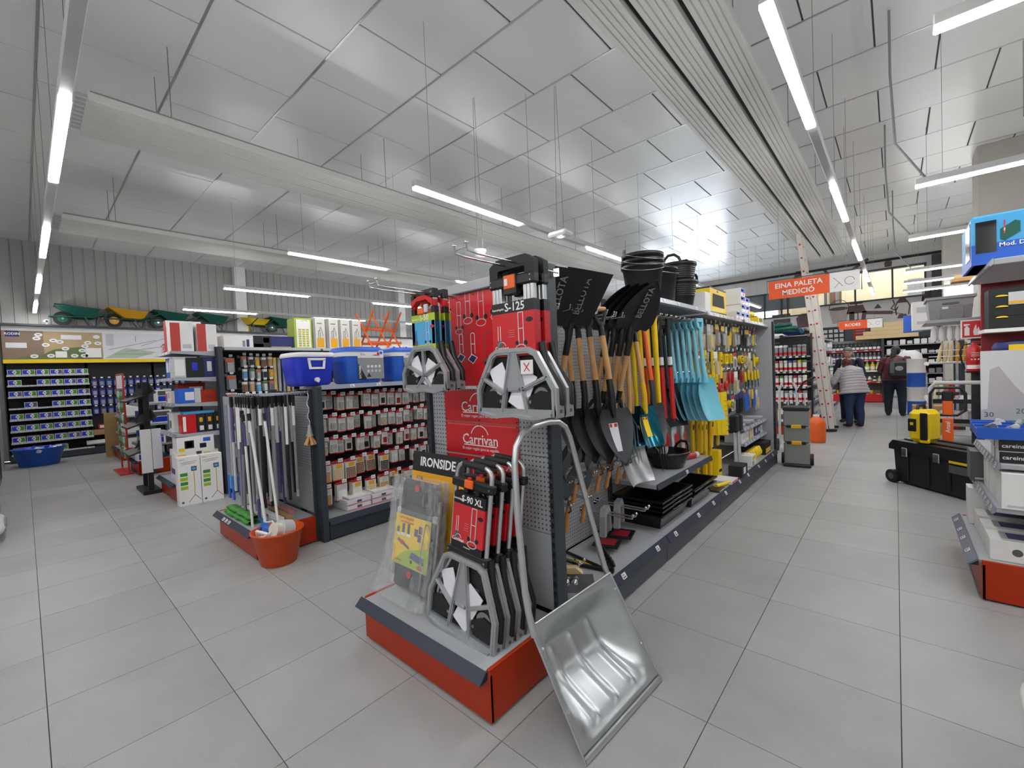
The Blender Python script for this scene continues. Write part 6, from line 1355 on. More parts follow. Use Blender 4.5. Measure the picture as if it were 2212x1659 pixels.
for k in range(14):
    t = thing('pipe_fitting', 'small bagged green and clear fitting in the blue trays', 'fitting', (.42+.03*k, 3.85+.11*(k % 3), 1.03), (R(rnd(0, 90)), R(rnd(0, 40)), R(rnd(0, 180))), 'fittings in the blue trays'); mb = MB(); mb.cyl((-.03, 0, 0), (.03, 0, 0), .018, random.choice(('green', 'grey_light', 'grey_dark', 'clear')), 8); mb.cyl((0, 0, 0), (0, 0, .03), .016, 'grey_light', 8); mb.build('fitting', t)
# white display sign with numbers above the trays
t = thing('sink_sign', 'large white printed panel showing a tap and numbers 30 20 10', 'sign', (.68, 4.12, .99)); mb = MB(); mb.box(-.27, .27, -.006, .006, 0, .5, 'white', .003); mb.prism([(-.27, .0), (.27, .0), (.27, .24), (-.27, .12)], -.0075, -.006, 'grey_light'); mb.prism([(-.24, .13), (-.05, .17), (-.12, .27), (-.19, .40), (-.23, .38)], -.0085, -.0075, 'pink2' if 'pink2' in MATS else mat('pink2', '#c9c2c4', .5)); mb.prism(arc(-.02, .02, .05, 0, 345, 14, .035), -.009, -.0075, 'black'); mb.build('panel', t)
for s_, x, z in (('30', -.235, .09), ('20', -.10, .115), ('10', .06, .145)): text(s_, .045, 'grey_dark', (x, -.0092, z), FACE_NY, t, .0)
# mailbox carton on the top shelf
t = thing('mailbox_carton', 'large blue letterbox carton with window and green box picture on the top shelf', 'box', (.60, 4.20, 2.022)); mb = MB(); mb.box(-.24, .24, -.25, .25, 0, .30, 'sky', .012); mb.box(-.2405, .2405, -.2515, .2515, .0, .125, 'blue2'); mb.build('carton', t)
mb = MB(); mb.box(-.2425, -.2405, -.20, .02, .05, .27, 'black_gloss'); mb.build('window', t)
mb = MB(); mb.box(-.222, -.135, -.2535, -.2505, .07, .26, 'black_gloss'); mb.build('window', t)
mb = MB(); mb.prism([(-.12, .14), (-.10, .13), (-.04, .17), (-.04, .23), (-.06, .24), (-.12, .20)], -.2535, -.2505, 'dark_green'); mb.box(-.105, -.10, -.2545, -.2505, .17, .25, 'red'); mb.build('picture', t); text('Mod. Dakota', .034, 'white', (-.035, -.2545, .105), FACE_NY, t, .02)
t = thing('timber_length', 'pale timber boards lying on the high shelf beyond the blue carton', 'timber', (.52, 7.62, 2.342)); mb = MB()
mb.box(0, 1.2, -.12, .12, 0, .04, 'wood'); mb.build('board', t); mb = MB(); mb.box(.03, 1.2, -.10, .12, .041, .08, 'wood_pale'); mb.build('board', t)
# black tool boxes with yellow latches behind
t = thing('tool_chest', 'stack of black toolbox drawers with yellow latches and a pale organiser', 'tool chest', (1.16, 7.62, 1.742)); mb = MB(); mb.box(-.35, .35, -.2, .2, 0, .46, 'black_matte', .01); mb.build('chest', t)
for k, z in enumerate((.10, .22, .34)):
    mb = MB(); mb.box(-.34, .34, -.206, -.2, z+.04, z+.046, 'black'); mb.build('drawer_gap', t)
    for x in (-.25, .12): mb = MB(); mb.prism(arc(x, z+.02, .05, 0, 180, 8, .018), -.215, -.2, 'yellow'); mb.build('latch', t)
mb = MB(); mb.box(-.2, .1, -.21, -.2, .26, .40, 'grey_light'); mb.box(-.2, .1, -.212, -.209, .27, .3, 'amber'); mb.build('organiser', t)
t = thing('shelf_unit', 'dark shelving with white edge carrying black toolboxes', 'shelving', (1.45, 7.62, 0)); mb = MB(); mb.box(-.68, .8, -.25, .25, 1.70, 1.74, 'white'); mb.build('shelf', t); mb = MB(); mb.box(-.68, .8, -.25, .25, 2.31, 2.34, 'shelf_grey'); mb.build('shelf', t); mb = MB(); mb.box(-.66, .8, .2, .25, 0, 2.31, 'deep_red'); mb.build('back', t)
for z in (.3, .7, 1.2): mb = MB(); mb.box(-.64, .8, -.2, .2, z, z+.03, 'shelf_grey'); mb.build('shelf', t)
for k in range(8): carton('red_box', 'red tool carton on the shelving behind the sign panel', (.92+.2*(k % 4), 7.6, .331+.4*(k//4)), .17, .2, .2, 'red', [(.2, .8, .3, .7, 'white')], face='-y', group='red cartons')
t = thing('shop_vacuum', 'dark blue and black vacuum with yellow tag and red knob', 'vacuum', (1.05, 7.55, 1.232)); mb = MB(); mb.lathe([(.14, 0), (.15, .02), (.15, .24), (.19, .26), (.2, .30), (.16, .36), (0, .38)], 'black', 22); mb.build('drum', t); mb = MB(); mb.lathe([(.205, .26), (.21, .30), (.18, .35)], 'navy', 22); mb.build('lid', t); mb = MB(); mb.box(-.1, .02, -.212, -.2, .25, .32, 'yellow'); mb.build('tag', t); mb = MB(); mb.cyl((-.1, -.17, .12), (-.1, -.21, .12), .05, 'yellow', 8); mb.cyl((-.1, -.21, .12), (-.1, -.23, .12), .035, 'red', 12); mb.build('knob', t)

# ================================================================ wheeled chest, yellow case, pallet truck
t = thing('rolling_chest', 'long black wheeled tool chest with chrome latches standing askew in the aisle', 'tool chest', (-.05, 6.74, 0), (0, 0, R(-47)))
mb = MB(); mb.prism([(.03, .02), (.92, .02), (.95, .40), (0, .40)], .03, .42, 'black_matte', axis='y'); mb.build('tub', t)
for x in (.16, .40, .62, .82): mb = MB(); mb.box(x, x+.03, .012, .03, .06, .36, 'black_matte', .006); mb.build('rib', t)
mb = MB(); mb.prism([(-.03, .39), (.98, .39), (.98, .44), (.93, .50), (.02, .50), (-.03, .44)], -.005, .45, 'black', axis='y'); l_ = mb.build('lid', t)
for y in (.10, .33): mb = MB(); mb.box(.05, .9, y, y+.03, .50, .515, 'black', .005); mb.build('lid_rib', l_)
for x in (.14, .50): mb = MB(); mb.box(x, x+.07, -.02, -.004, .33, .43, 'chrome', .006); mb.build('latch', t)
mb = MB(); mb.cyl((.02, -.03, .075), (.02, .03, .075), .075, 'rubber', 20); mb.cyl((.02, -.033, .075), (.02, .033, .075), .035, 'grey_dark', 12); w_ = mb.build('wheel', t)
mb = MB(); mb.cyl((.02, .40, .075), (.02, .46, .075), .075, 'rubber', 20); mb.build('wheel', t)
mb = MB(); mb.box(.66, .84, -.008, -.004, .36, .385, 'yellow'); mb.box(.66, .84, -.007, -.004, .26, .34, 'grey_dark'); mb.build('label', t)
t = thing('yellow_case', 'bright yellow portable tool case with black latch standing on the black chest', 'tool case', (.23, 6.60, .515), (0, 0, R(-32)))
mb = MB(); mb.box(-.10, .10, -.12, .12, 0, .36, 'yellow', .045); mb.build('shell', t); mb = MB(); mb.box(.03, .10, -.135, -.115, .03, .33, 'black', .008); mb.box(.02, .11, -.13, -.09, .0, .05, 'yellow', .01); mb.build('side_pack', t)
mb = MB(); mb.box(-.112, -.099, -.05, .05, .10, .27, 'black', .006); mb.box(-.114, -.112, -.02, .02, .2, .23, 'yellow'); mb.build('latch', t)
mb = MB(); mb.box(-.085, -.005, -.128, -.118, .12, .26, 'black', .006); mb.box(-.06, -.03, -.131, -.127, .19, .22, 'yellow'); mb.build('latch', t)
mb = MB(); mb.tube([(-.03, -.06, .35), (-.03, -.05, .40), (-.03, .05, .40), (-.03, .06, .35)], .016, 'black', 8); mb.build('handle', t)
t = thing('pallet_truck', 'orange pallet truck stem with black loop handle behind the chest', 'pallet truck', (.46, 7.35, 0))
mb = MB(); mb.tube([(-.15, 0, .80), (-.15, 0, 1.0), (-.11, 0, 1.07), (.11, 0, 1.07), (.15, 0, 1.0), (.15, 0, .80), (.08, 0, .74), (-.08, 0, .74)], .016, 'black', 8, closed=True); mb.build('loop_handle', t)
mb = MB(); mb.box(-.05, .05, -.02, .02, .90, 1.03, 'black', .012); mb.box(-.1, .1, -.015, .015, .98, 1.02, 'black', .008); mb.build('lever', t)
mb = MB(); mb.box(-.045, .045, -.02, .02, .74, .92, 'orange2', .008); mb.box(-.048, .048, -.022, .022, .25, .70, 'orange2', .008); st_ = mb.build('stem', t); text('Ansel', .06, 'white', (0, -.0235, .60), (R(90), R(-90), 0), st_, .015)
mb = MB(); mb.box(-.12, .12, -.05, .15, .08, .25, 'orange2', .02); mb.build('pump', t)
for s in (-1, 1): mb = MB(); mb.box(s*.18, s*.10, .1, .78, .05, .10, 'orange2', .01); mb.build('fork', t)
for s in (-1, 1): mb = MB(); mb.cyl((s*.05, 0, .08), (s*.10, 0, .08), .08, 'rubber', 16); mb.build('wheel', t)
t = thing('trolley_frame', 'black and white tube trolley frame behind the pallet truck', 'trolley', (.58, 7.75, 0)); mb = MB(); mb.tube([(-.25, 0, .05), (-.25, 0, 1.05), (-.2, 0, 1.11), (.2, 0, 1.11), (.25, 0, 1.05), (.25, 0, .05)], .025, 'grey_light', 8); mb.build('tube_frame', t)
for z in (.3, .6, .85): mb = MB(); mb.box(-.25, .25, -.015, .015, z, z+.05, 'black' if z > .5 else 'grey'); mb.build('cross_bar', t)

# ================================================================ second right-hand end display with the extinguisher
capR2 = endcap('grey end display of work gloves behind the wheeled chest', (.34, 8.75, 0), R(-90), 1.95, perf='shelf_grey', top_bar=False)
shelf_y(capR2, -.5, .5, .5, -.02, 1.94, th=.04, tags=0, strip='shelf_grey'); shelf_y(capR2, -.5, .5, .5, .0, 1.36, th=.02, tags=3, strip='white'); shelf_y(capR2, -.5, .5, .5, .0, .85, th=.02, tags=3, strip='white')
t = thing('storage_crate', 'grey plastic storage crate with grip slot on top of the glove display', 'crate', (.56, 8.62, 1.942)); mb = MB()
v = []; 
for sx_, sy_, z in ((.2, .26, 0), (.22, .29, .27), (.245, .315, .275), (.245, .315, .31), (.215, .285, .31), (.19, .25, .01)): v += [(-sx_, -sy_, z), (sx_, -sy_, z), (sx_, sy_, z), (-sx_, sy_, z)]
mb.add(v, [(3, 2, 1, 0)]+[(4*i+j, 4*i+(j+1) % 4, 4*i+4+(j+1) % 4, 4*i+4+j) for i in range(5) for j in range(4)]+[(20, 21, 22, 23)], 'grey'); mb.build('shell', t)
mb = MB(); mb.box(-.08, .08, -.296, -.282, .20, .225, 'grey_dark', .004); mb.build('grip_slot', t); mb = MB(); mb.box(-.08, -.02, -.287, -.275, .14, .17, 'white'); mb.build('label', t)
for s in (-1, 1): mb = MB(); mb.box(s*.12, s*.1, -.28, -.265, .02, .26, 'grey'); mb.build('rib', t)
for k in range(14):
    t = thing('glove_pack', 'white cotton glove pair hanging under the crate shelf', 'gloves', (.40+.026*k, 8.42+.03*(k % 3), 1.86), (0, 0, R(rnd(-20, 20))), 'white gloves'); mb = MB(); mb.tube([(0, 0, 0), (0, 0, -.05), (0, 0, -.16), (0, 0, -.21)], [.008, .03, .036, .015], 'white', 8, flat=(.5, 1)); mb.build('glove', t)
for k in range(7):
    t = thing('leather_glove', 'tan leather glove standing in the wire basket', 'gloves', (.44+.06*k, 8.36+.03*(k % 2), 1.365), (R(-12), R(8), R(rnd(-15, 15))), 'leather gloves'); mb = MB(); mb.tube([(0, 0, 0), (0, 0, .06), (0, 0, .20), (0, 0, .27)], [.03, .036, .03, .012], 'amber' if k > 2 else 'wood_pale', 8, flat=(1, .6)); mb.build('glove', t)
t = thing('wire_basket', 'white wire basket front holding the leather gloves', 'basket', (.34, 8.26, 1.362))
for z in (.0, .08, .16): mb = MB(); mb.cyl((0, 0, z), (.5, 0, z), .006, 'white', 6); mb.build('wire', t)
for k in range(9): carton('roll_pack', 'pale wrapped roll pack on the lower glove shelf', (.42+.05*(k % 5), 8.40+.16*(k//5), .86), .045, .1, .25, ('cream', 'white', 'kraft', 'red', 'paper')[k % 5], None, group='roll packs', c=.015)
for k in range(6): carton('bag_pack', 'white plastic bag heaped low on the glove display', (.42+.07*k, 8.42, .55), .09, .14, .16, 'paper', None, rot=(0, R(rnd(-15, 15)), 0), group='bags low on the glove display', c=.03)
mb = MB(); mb.box(-.5, .5, .0, .5, .50, .55, 'shelf_grey'); mb.build('shelf', capR2)
t = thing('extinguisher_post', 'dark post carrying the fire extinguisher', 'post', (.78, 8.16, 0)); mb = MB(); mb.box(-.05, .05, -.03, .03, 0, 1.9, 'anthracite'); mb.build('column', t); mb = MB(); mb.box(-.1, .1, -.14, .03, 1.22, 1.24, 'black'); mb.build('bracket', t)
t = thing('fire_extinguisher', 'red fire extinguisher with black hose on its post', 'extinguisher', (.75, 8.05, 1.242)); mb = MB(); mb.lathe([(.07, 0), (.075, .01), (.075, .27), (.06, .31), (.025, .335), (.025, .36), (0, .36)], 'red', 22); mb.build('cylinder', t)
mb = MB(); mb.lathe([(.0758, .03), (.0758, .08)], 'white', 22); mb.lathe([(.0756, .12), (.0756, .24)], 'pink', 22) if 0 else None; mb.build('label', t)
mb = MB()
for x in (-.03, 0, .03): mb.cyl((x, -.074, .15), (x, -.077, .15), .009, 'white', 8)
for z in (.19, .21, .23): mb.box(-.035, .035, -.0775, -.07, z, z+.006, 'white')
mb.build('instructions', t, kind='stuff')
mb = MB(); mb.tube([(-.03, 0, .35), (-.10, 0, .34), (-.13, 0, .25), (-.11, 0, .12), (-.085, 0, .03)], .009, 'black', 8); mb.build('hose', t); mb = MB(); mb.box(-.02, .10, -.012, .012, .365, .38, 'red', .003); mb.box(-.03, .06, -.012, .012, .345, .36, 'steel', .003); mb.build('lever', t)
t = thing('safety_sign', 'red and white fire extinguisher sign with flame pictogram', 'sign', (.735, 8.12, 1.66)); mb = MB(); mb.box(-.10, .10, -.008, 0, 0, .24, 'white'); mb.box(-.085, .085, -.0095, -.008, .015, .225, 'red'); mb.build('plate', t)
mb = MB(); mb.box(-.065, -.02, -.0105, -.0095, .04, .14, 'white'); mb.box(-.055, -.03, -.0105, -.0095, .14, .16, 'white'); mb.prism([(-.07, .16), (-.015, .175), (-.015, .185), (-.07, .19)], -.0105, -.0095, 'white'); mb.prism([(.02, .04), (.065, .04), (.075, .09), (.06, .15), (.045, .11), (.04, .18), (.02, .13), (.012, .08)], -.0105, -.0095, 'white'); mb.build('pictogram', t)
# tall white and blue drum stack plus distant goods further along the right side
capR3 = endcap('far right end display stacked with white rolls and blue drums', (.40, 12.4, 0), R(-90), 1.95, perf='shelf_grey', top_bar=False)
for k in range(5): t = thing('paint_drum', 'white and blue tall drum at the far right display, %s' % ('lowest', 'second', 'third', 'fourth', 'topmost')[k], 'drum', (.30, 11.75, .0+.28*k)); mb = MB(); mb.lathe([(.14, 0), (.14, .26), (.145, .265), (.145, .28)], 'blue2' if k % 2 else 'white', 18); mb.build('drum', t)
carton('white_carton', 'white appliance carton high on the far right display', (.42, 11.9, 1.96), .34, .4, .55, 'white', [(.2, .8, .2, .3, 'grey_light'), (.2, .6, .6, .8, 'grey_light')], face='-y'); carton('blue_carton', 'blue carton beside the white appliance carton', (.28, 12.6, 1.96), .3, .3, .35, 'blue2', None)
carton('kraft_carton', 'kraft carton on the floor by the far right display', (.42, 10.9, 0), .4, .4, .55, 'kraft', None)
# tall shelf cropped by the frame edge, and a white stool corner
t = thing('tall_shelf', 'tall grey shelving cut by the right picture edge', 'shelving', (.98, 2.75, 0))
for x in (-.46, .46):
    for y in (-.3, .3): mb = MB(); mb.box(x-.02, x+.02, y-.02, y+.02, 0, 2.52, 'anthracite'); mb.build('post', t)
mb = MB(); mb.box(-.48, .48, -.32, .32, 2.52, 2.555, 'shelf_grey'); mb.build('shelf', t)
carton('printed_carton', 'dark carton with orange and yellow print on the tall shelf', (.70, 2.85, 2.556), .5, .5, .34, 'black_matte', [(.1, .5, .1, .9, 'grey_dark'), (.2, .4, .5, .8, 'orange2'), (.2, .4, .2, .45, 'amber')], face='-x')
t = thing('white_stool', 'white rounded stool top at the right picture edge', 'stool', (.47, 1.93, 0)); mb = MB(); mb.lathe([(.16, .40), (.19, .405), (.20, .42), (.195, .44), (.17, .45), (0, .452)], 'white', 28, rnd=3); mb.build('seat', t)
for a in (45, 135, 225, 315): mb = MB(); mb.tube([(.12*math.cos(R(a)), .12*math.sin(R(a)), .41), (.16*math.cos(R(a)), .16*math.sin(R(a)), 0)], .014, 'grey', 8); mb.build('leg', t)

# ================================================================ beyond the main gondola
t = thing('rolling_toolbox', 'tall grey three-part rolling toolbox with yellow grips standing in the aisle', 'tool box', (-1.05, 7.15, 0), (0, 0, R(6)))
for z0_, z1_ in ((.04, .34), (.345, .56), (.565, .78)): mb = MB(); mb.box(-.15, .15, -.15, .15, z0_, z1_, 'grey_met' if 'grey_met' in MATS else mat('grey_met', '#8d8e8c', .35, .4), .012); mb.build('module', t)
mb = MB(); mb.box(-.155, .155, -.155, .155, .78, .83, 'black', .012); mb.build('lid', t); mb = MB(); mb.box(-.16, .16, -.16, .16, .0, .04, 'black', .01); mb.build('base', t)
for z in (.34, .565): mb = MB(); mb.box(-.06, .06, -.175, -.15, z-.025, z+.025, 'yellow2', .006); mb.box(-.11, -.06, -.172, -.15, z-.02, z+.02, 'black', .005); mb.box(.06, .11, -.172, -.15, z-.02, z+.02, 'black', .005); mb.build('grip', t)
for s in (-1, 1): mb = MB(); mb.cyl((s*.15, .08, .08), (s*.19, .08, .08), .08, 'rubber', 16); mb.build('wheel', t)
mb = MB(); mb.tube([(-.1, .13, .8), (-.1, .13, 1.0), (.1, .13, 1.0), (.1, .13, .8)], .012, 'grey_light', 6); mb.build('pull_handle', t)
t = thing('gas_bottle', 'orange gas bottle on the floor beside the ladder', 'gas bottle', (-1.07, 9.3, 0)); mb = MB(); mb.lathe([(.12, 0), (.135, .02), (.14, .06), (.14, .34), (.12, .40), (.06, .44), (.05, .46), (0, .46)], 'orange2', 24); mb.build('cylinder', t); mb = MB(); mb.lathe([(.05, .44), (.05, .49), (.042, .49)], 'grey_light', 16); mb.build('collar', t)
t = thing('hand_cart', 'white and black tube hand cart standing by the sealant display', 'hand cart', (-1.32, 8.2, 0))
for x in (-.12, .12): mb = MB(); mb.tube([(x, 0, .1), (x, .05, 1.0), (x*.6, .05, 1.12)], .018, 'grey_light', 8); mb.build('upright', t)
mb = MB(); mb.tube([(.12, .05, .95), (.22, .0, 1.12), (.38, -.05, 1.2)], .016, 'black', 8); mb.build('handle', t)
for s in (-1, 1): mb = MB(); mb.cyl((s*.14, 0, .1), (s*.18, 0, .1), .1, 'rubber', 16); mb.build('wheel', t)
t = thing('leaning_panel', 'narrow white red-dotted ladder section behind the side panel', 'ladder', (-1.62, 7.9, 0), (0, R(-4), 0))
for x in (0, .12): mb = MB(); mb.box(x-.025, x+.025, -.03, .03, 0, 1.6, 'wood_pale' if 0 else 'card'); mb.build('stile', t)
for k in range(6): mb = MB(); mb.cyl((0, -.035, .15+.26*k), (0, -.03, .15+.26*k), .016, 'red', 8); mb.build('rung_end', t)
# tall extension ladder leaning over the aisle
t = thing('extension_ladder', 'very tall cream extension ladder with red rung ends leaning over the aisle', 'ladder', (-1.02, 10.72, 0), (R(3.5), R(-5.2), 0))
for x in (-.05, .05):
    for y in (0, .38): mb = MB(); mb.box(x-.042, x+.042, y-.02, y+.02, .06, 4.15 if x < 0 else 3.2, 'card', .004); mb.build('stile', t)
for k in range(14):
    for x in (-.05, .05):
        if x > 0 and k > 10: continue
        mb = MB(); mb.cyl((x, -.026, .3+.27*k), (x, .40, .3+.27*k), .019, 'red', 8); mb.build('rung', t)
for y in (0, .38): mb = MB(); mb.box(-.13, .13, y-.03, y+.03, 0, .05, 'black', .01); mb.build('foot', t)
# sealant end display facing the camera side
capF = endcap('sealant end display with rows of cartridges beyond the aisle gap', (-1.76, 10.0, 0), 0, 2.0, width=1.02, perf='black_matte', top_bar=False)
caps = ('blue2', 'grey', 'yellow', 'green', 'dark_green', 'red', 'cream', 'white'); caps2 = ('white', 'red', 'grey_light', 'white', 'yellow', 'pink', 'green', 'white')
_tube = {}
def cartridge(cm, bm_):
    k = (cm, bm_)
    if k not in _tube:
        mb = MB(); mb.cyl((0, 0, 0), (0, 0, .17), .03, bm_, 10); mb.cyl((0, 0, .03), (0, 0, .08), .0305, 'red', 10); mb.box(-.03, .03, -.025, .025, .17, .22, cm, .012); _tube[k] = mb.mesh('sealant_cartridge')
    return _tube[k]
NM = {'blue2': 'blue', 'dark_green': 'dark green', 'grey_light': 'pale grey', 'pink': 'salmon', 'black_matte': 'black'}
for r_, (z, cs, b_) in enumerate(((1.55, ('black_matte', 'grey_dark', 'grey', 'grey', 'grey_light', 'white', 'white', 'grey_light'), 'grey'), (1.25, caps, 'card'), (.95, caps2, 'white'), (.65, ('white', 'sky', 'red', 'grey', 'grey_light', 'white', 'white', 'grey'), 'paper'))):
    shelf_y(capF, -.48, .48, .5, .02, z, th=.025, tags=9, strip='black_matte')
    for c_ in range(12):
        cm = cs[c_ % 8]
        for q in range(2): link('sealant_cartridge', cartridge(cm, b_), None, (-2.18+.077*c_, 10.08+.075*q, z+.002), None, '%s capped sealant cartridge on shelf row %s of the sealant display' % (NM.get(cm, cm.replace('_', ' ')), ('one', 'two', 'three', 'four')[r_]), 'sealant', 'sealant row %d %s' % (r_, cm))
for k in range(5): carton('glue_tin', 'yellow and white adhesive tub at the bottom of the sealant display', (-2.1+.19*k, 10.15, .241), .16, .16, .26, ('yellow', 'yellow', 'white', 'card', 'orange2')[k], [(.1, .9, .2, .6, 'grey_dark'), (.2, .8, .65, .9, 'white')], face='-y', group='adhesive tubs', c=.02)
gF = gondola('far gondola of plumbing parts along the aisle behind the ladder', -1.79, 10.6, [1.3, 1.3, 1.3, 1.3], 2.0, half=.5, sides=(1,), tags=3, perf='shelf_grey', kick='shelf_grey')
for z in (.55, .95, 1.3, 1.7, 1.98): shelf(gF, -1.76, -1.34, 10.6, 15.8, z, th=.025, tags=12)
for r_, z in enumerate((.202, .552, .952, 1.302, 1.702)):
    for c_ in range(16):
        m_ = random.choice(('white', 'paper', 'white', 'grey_light', 'card', 'grey')); carton('fitting_bin', 'white and grey boxed plumbing fitting on the far gondola', (-1.50, 10.78+.31*c_, z), .26, .26, rnd(.12, .24), m_, [(.1, .9, .1, .4, random.choice(('grey', 'purple', 'red', 'grey_light')))], group='plumbing boxes on the far gondola')
for k in range(6): t = thing('hose_coil', ('blue', 'black', 'yellow', 'white', 'blue', 'red')[k]+' hose coil lying on top of the far gondola', 'hose', (-1.6+.05*(k % 2), 10.7+.42*k, 2.0), None, 'coils on the far gondola'); mb = MB(); mb.tube([(.15*math.cos(2*PI*a/16), .15*math.sin(2*PI*a/16), .06+.02*math.sin(a)) for a in range(16)], .055, ('blue', 'black', 'yellow2', 'white', 'blue', 'red')[k], 8, closed=True); mb.build('coil', t)
t = thing('cable_heap', 'dark green hose heap on top of the sealant display', 'hose', (-1.75, 10.3, 2.0)); mb = MB(); mb.tube([((.35-.01*a)*math.cos(a*.7), .18*math.sin(a*.7), .05+.008*a) for a in range(22)], .04, 'dark_green', 8); mb.build('coil', t)
# ---- hanging signs
def sign(label, x0, xs, x1, y, z0, z1, words, size, plain=False):
    t = thing('hanging_sign', label, 'sign'); mb = MB(); mb.box(x0, xs, y-.008, y+.008, z0, z1, 'sign_orange'); mb.build('orange_board', t); mb = MB(); mb.box(xs, x1, y-.008, y+.008, z0, z1, 'white'); w_ = mb.build('white_board', t)
    mb = MB(); mb.tube([(x0-.02, y, z0-.01), (x0-.02, y, z1+.015), (x1+.02, y, z1+.015), (x1+.02, y, z0-.01)], .008, 'grey_dark', 6); mb.build('frame', t)
    for x in (x0+.15, x1-.15): mb = MB(); mb.cyl((x, y, z1), (x, y, HC), .002, 'wire', 5); mb.build('wire', t)
    h = z1-z0; xm = (xs+x1)/2; mb = MB(); strokes(mb, [[(xm-.12, z0+h*.2), (xm-.06, z0+h*.45), (xm-.13, z0+h*.75)], arc(xm+.06, z0+h*.5, h*.2, 0, 330, 12), [(xm-.06, z0+h*.45), (xm-.02, z0+h*.25)]], y-.0082, h*.03, 'grey'); mb.build('pictogram', w_)
    for s_, dz in words: text(s_, size, 'white', ((x0+xs)/2, y-.0092, (z0+z1)/2+dz), FACE_NY, t, .02)
    return t
sign('orange and white hanging sign reading EINA PALETA MEDICIO', -1.51, -.72, -.37, 8.0, 2.455, 2.735, (('EINA PALETA', .055), ('MEDICI\u00d3', -.06)), .105)
sign('smaller orange and white hanging sign reading RODES down the aisle', -1.09, -.52, -.24, 14.0, 2.19, 2.40, (('RODES', 0),), .10)
sign('distant blank orange sign half hidden by the sealant display', -3.1, -2.55, -2.1, 14.0, 2.15, 2.36, (), .1)
# ---- end wall: dark band, mural silhouettes, shelves
t = thing('wall_band', 'anthracite band along the end wall above the shelves', 'panel'); mb = MB(); mb.box(-3.2, 3.0, Y1-.03, Y1-.004, 1.95, 2.55, 'anthracite'); mb.build('band', t); mb = MB(); mb.box(-3.2, 3.0, Y1-.035, Y1-.004, 2.55, 2.60, 'grey_light'); mb.build('rail', t)
def sil(kind, x, z, s, m='mural'):
    mb = MB(); y0_, y1_ = Y1-.006, Y1-.002
    if kind == 'bucket': mb.prism([(x-.18*s, z), (x+.18*s, z), (x+.28*s, z+.5*s), (x-.28*s, z+.5*s)], y0_, y1_, 'mural_light'); mb.prism(arc(x, z+.5*s, .28*s, 0, 345, 14, .06*s), y0_-.002, y1_, m); mb.ribbon(arc(x, z+.5*s, .28*s, 0, 180, 10, .3*s), .02*s, y0_, y1_, m)
    elif kind == 'scythe': mb.ribbon([(x-.5*s, z+.25*s), (x-.4*s, z+.05*s), (x-.1*s, z), (x+.2*s, z+.08*s), (x+.6*s, z+.35*s)], .08*s, y0_, y1_, m)
    elif kind == 'lantern': mb.prism([(x-.12*s, z), (x+.12*s, z), (x+.08*s, z+.12*s), (x-.08*s, z+.12*s)], y0_, y1_, m); mb.ribbon([(x-.13*s, z+.1*s), (x-.16*s, z+.35*s), (x-.1*s, z+.5*s)], .03*s, y0_, y1_, m); mb.ribbon([(x+.13*s, z+.1*s), (x+.16*s, z+.35*s), (x+.1*s, z+.5*s)], .03*s, y0_, y1_, m); mb.prism([(x-.12*s, z+.45*s), (x+.12*s, z+.45*s), (x+.06*s, z+.6*s), (x-.06*s, z+.6*s)], y0_, y1_, m)
    elif kind == 'scale': mb.prism([(x-.3*s, z), (x+.3*s, z), (x+.2*s, z+.3*s), (x-.2*s, z+.3*s)], y0_, y1_, m); mb.prism([(x-.2*s, z+.35*s), (x+.2*s, z+.35*s), (x+.16*s, z+.45*s), (x-.16*s, z+.45*s)], y0_, y1_, m); mb.ribbon([(x, z+.3*s), (x, z+.36*s)], .06*s, y0_, y1_, m)
    elif kind == 'pipe': mb.ribbon([(x-.25*s, z-.15*s), (x-.22*s, z+.1*s), (x+.5*s, z+.02*s)], .11*s, y0_, y1_, m); mb.ribbon([(x+.5*s, z+.02*s), (x+.75*s, z-.06*s)], .02*s, y0_, y1_, m)
    elif kind == 'pan': mb.prism(arc(x, z, .3*s, 0, 345, 16), y0_, y1_, m); mb.ribbon([(x, z+.28*s), (x+.1*s, z+1.2*s)], .05*s, y0_, y1_, m)
    elif kind == 'hook': mb.ribbon([(x, z+.3*s), (x+.05*s, z+.15*s), (x-.05*s, z), (x+.08*s, z-.08*s), (x+.14*s, z+.05*s)], .035*s, y0_, y1_, m)
    elif kind == 'box': mb.box(x-.3*s, x+.3*s, y0_, y1_, z, z+.35*s, m); mb.box(x-.35*s, x+.3*s, y0_, y1_, z+.42*s, z+.55*s, m)
    elif kind == 'churn': mb.prism([(x-.2*s, z), (x+.2*s, z), (x+.25*s, z+.35*s), (x+.1*s, z+.5*s), (x-.1*s, z+.5*s), (x-.25*s, z+.35*s)], y0_, y1_, m)
    elif kind == 'tube': mb.ribbon([(x, z), (x, z+.35*s)], .14*s, y0_, y1_, m); mb.ribbon([(x+.1*s, z+.05*s), (x+.16*s, z+.05*s), (x+.16*s, z+.3*s)], .03*s, y0_, y1_, m)
    else: mb.prism([(x-.1*s, z), (x+.1*s, z), (x, z+.15*s)], y0_, y1_, m)
    mb.build('mural_'+kind, we)
for a in (('box', -3.15, 2.68, .9), ('churn', -2.45, 2.62, 1.0), ('bucket', -1.45, 2.66, 1.0), ('scale', -.98, 2.95, .9), ('bell', -.42, 3.05, 1.), ('pipe', -.55, 2.85, 1.), ('lantern', .18, 2.66, 1.1), ('hook', -.05, 3.0, .9), ('tube', -1.1, 2.66, 1.), ('scythe', -1.3, 4.33, 1.1), ('scale', -2.55, 4.30, .8), ('pan', .9, 3.2, .9), ('churn', -.15, 4.36, .4), ('pan', .62, 2.85, .5)): sil(*a)
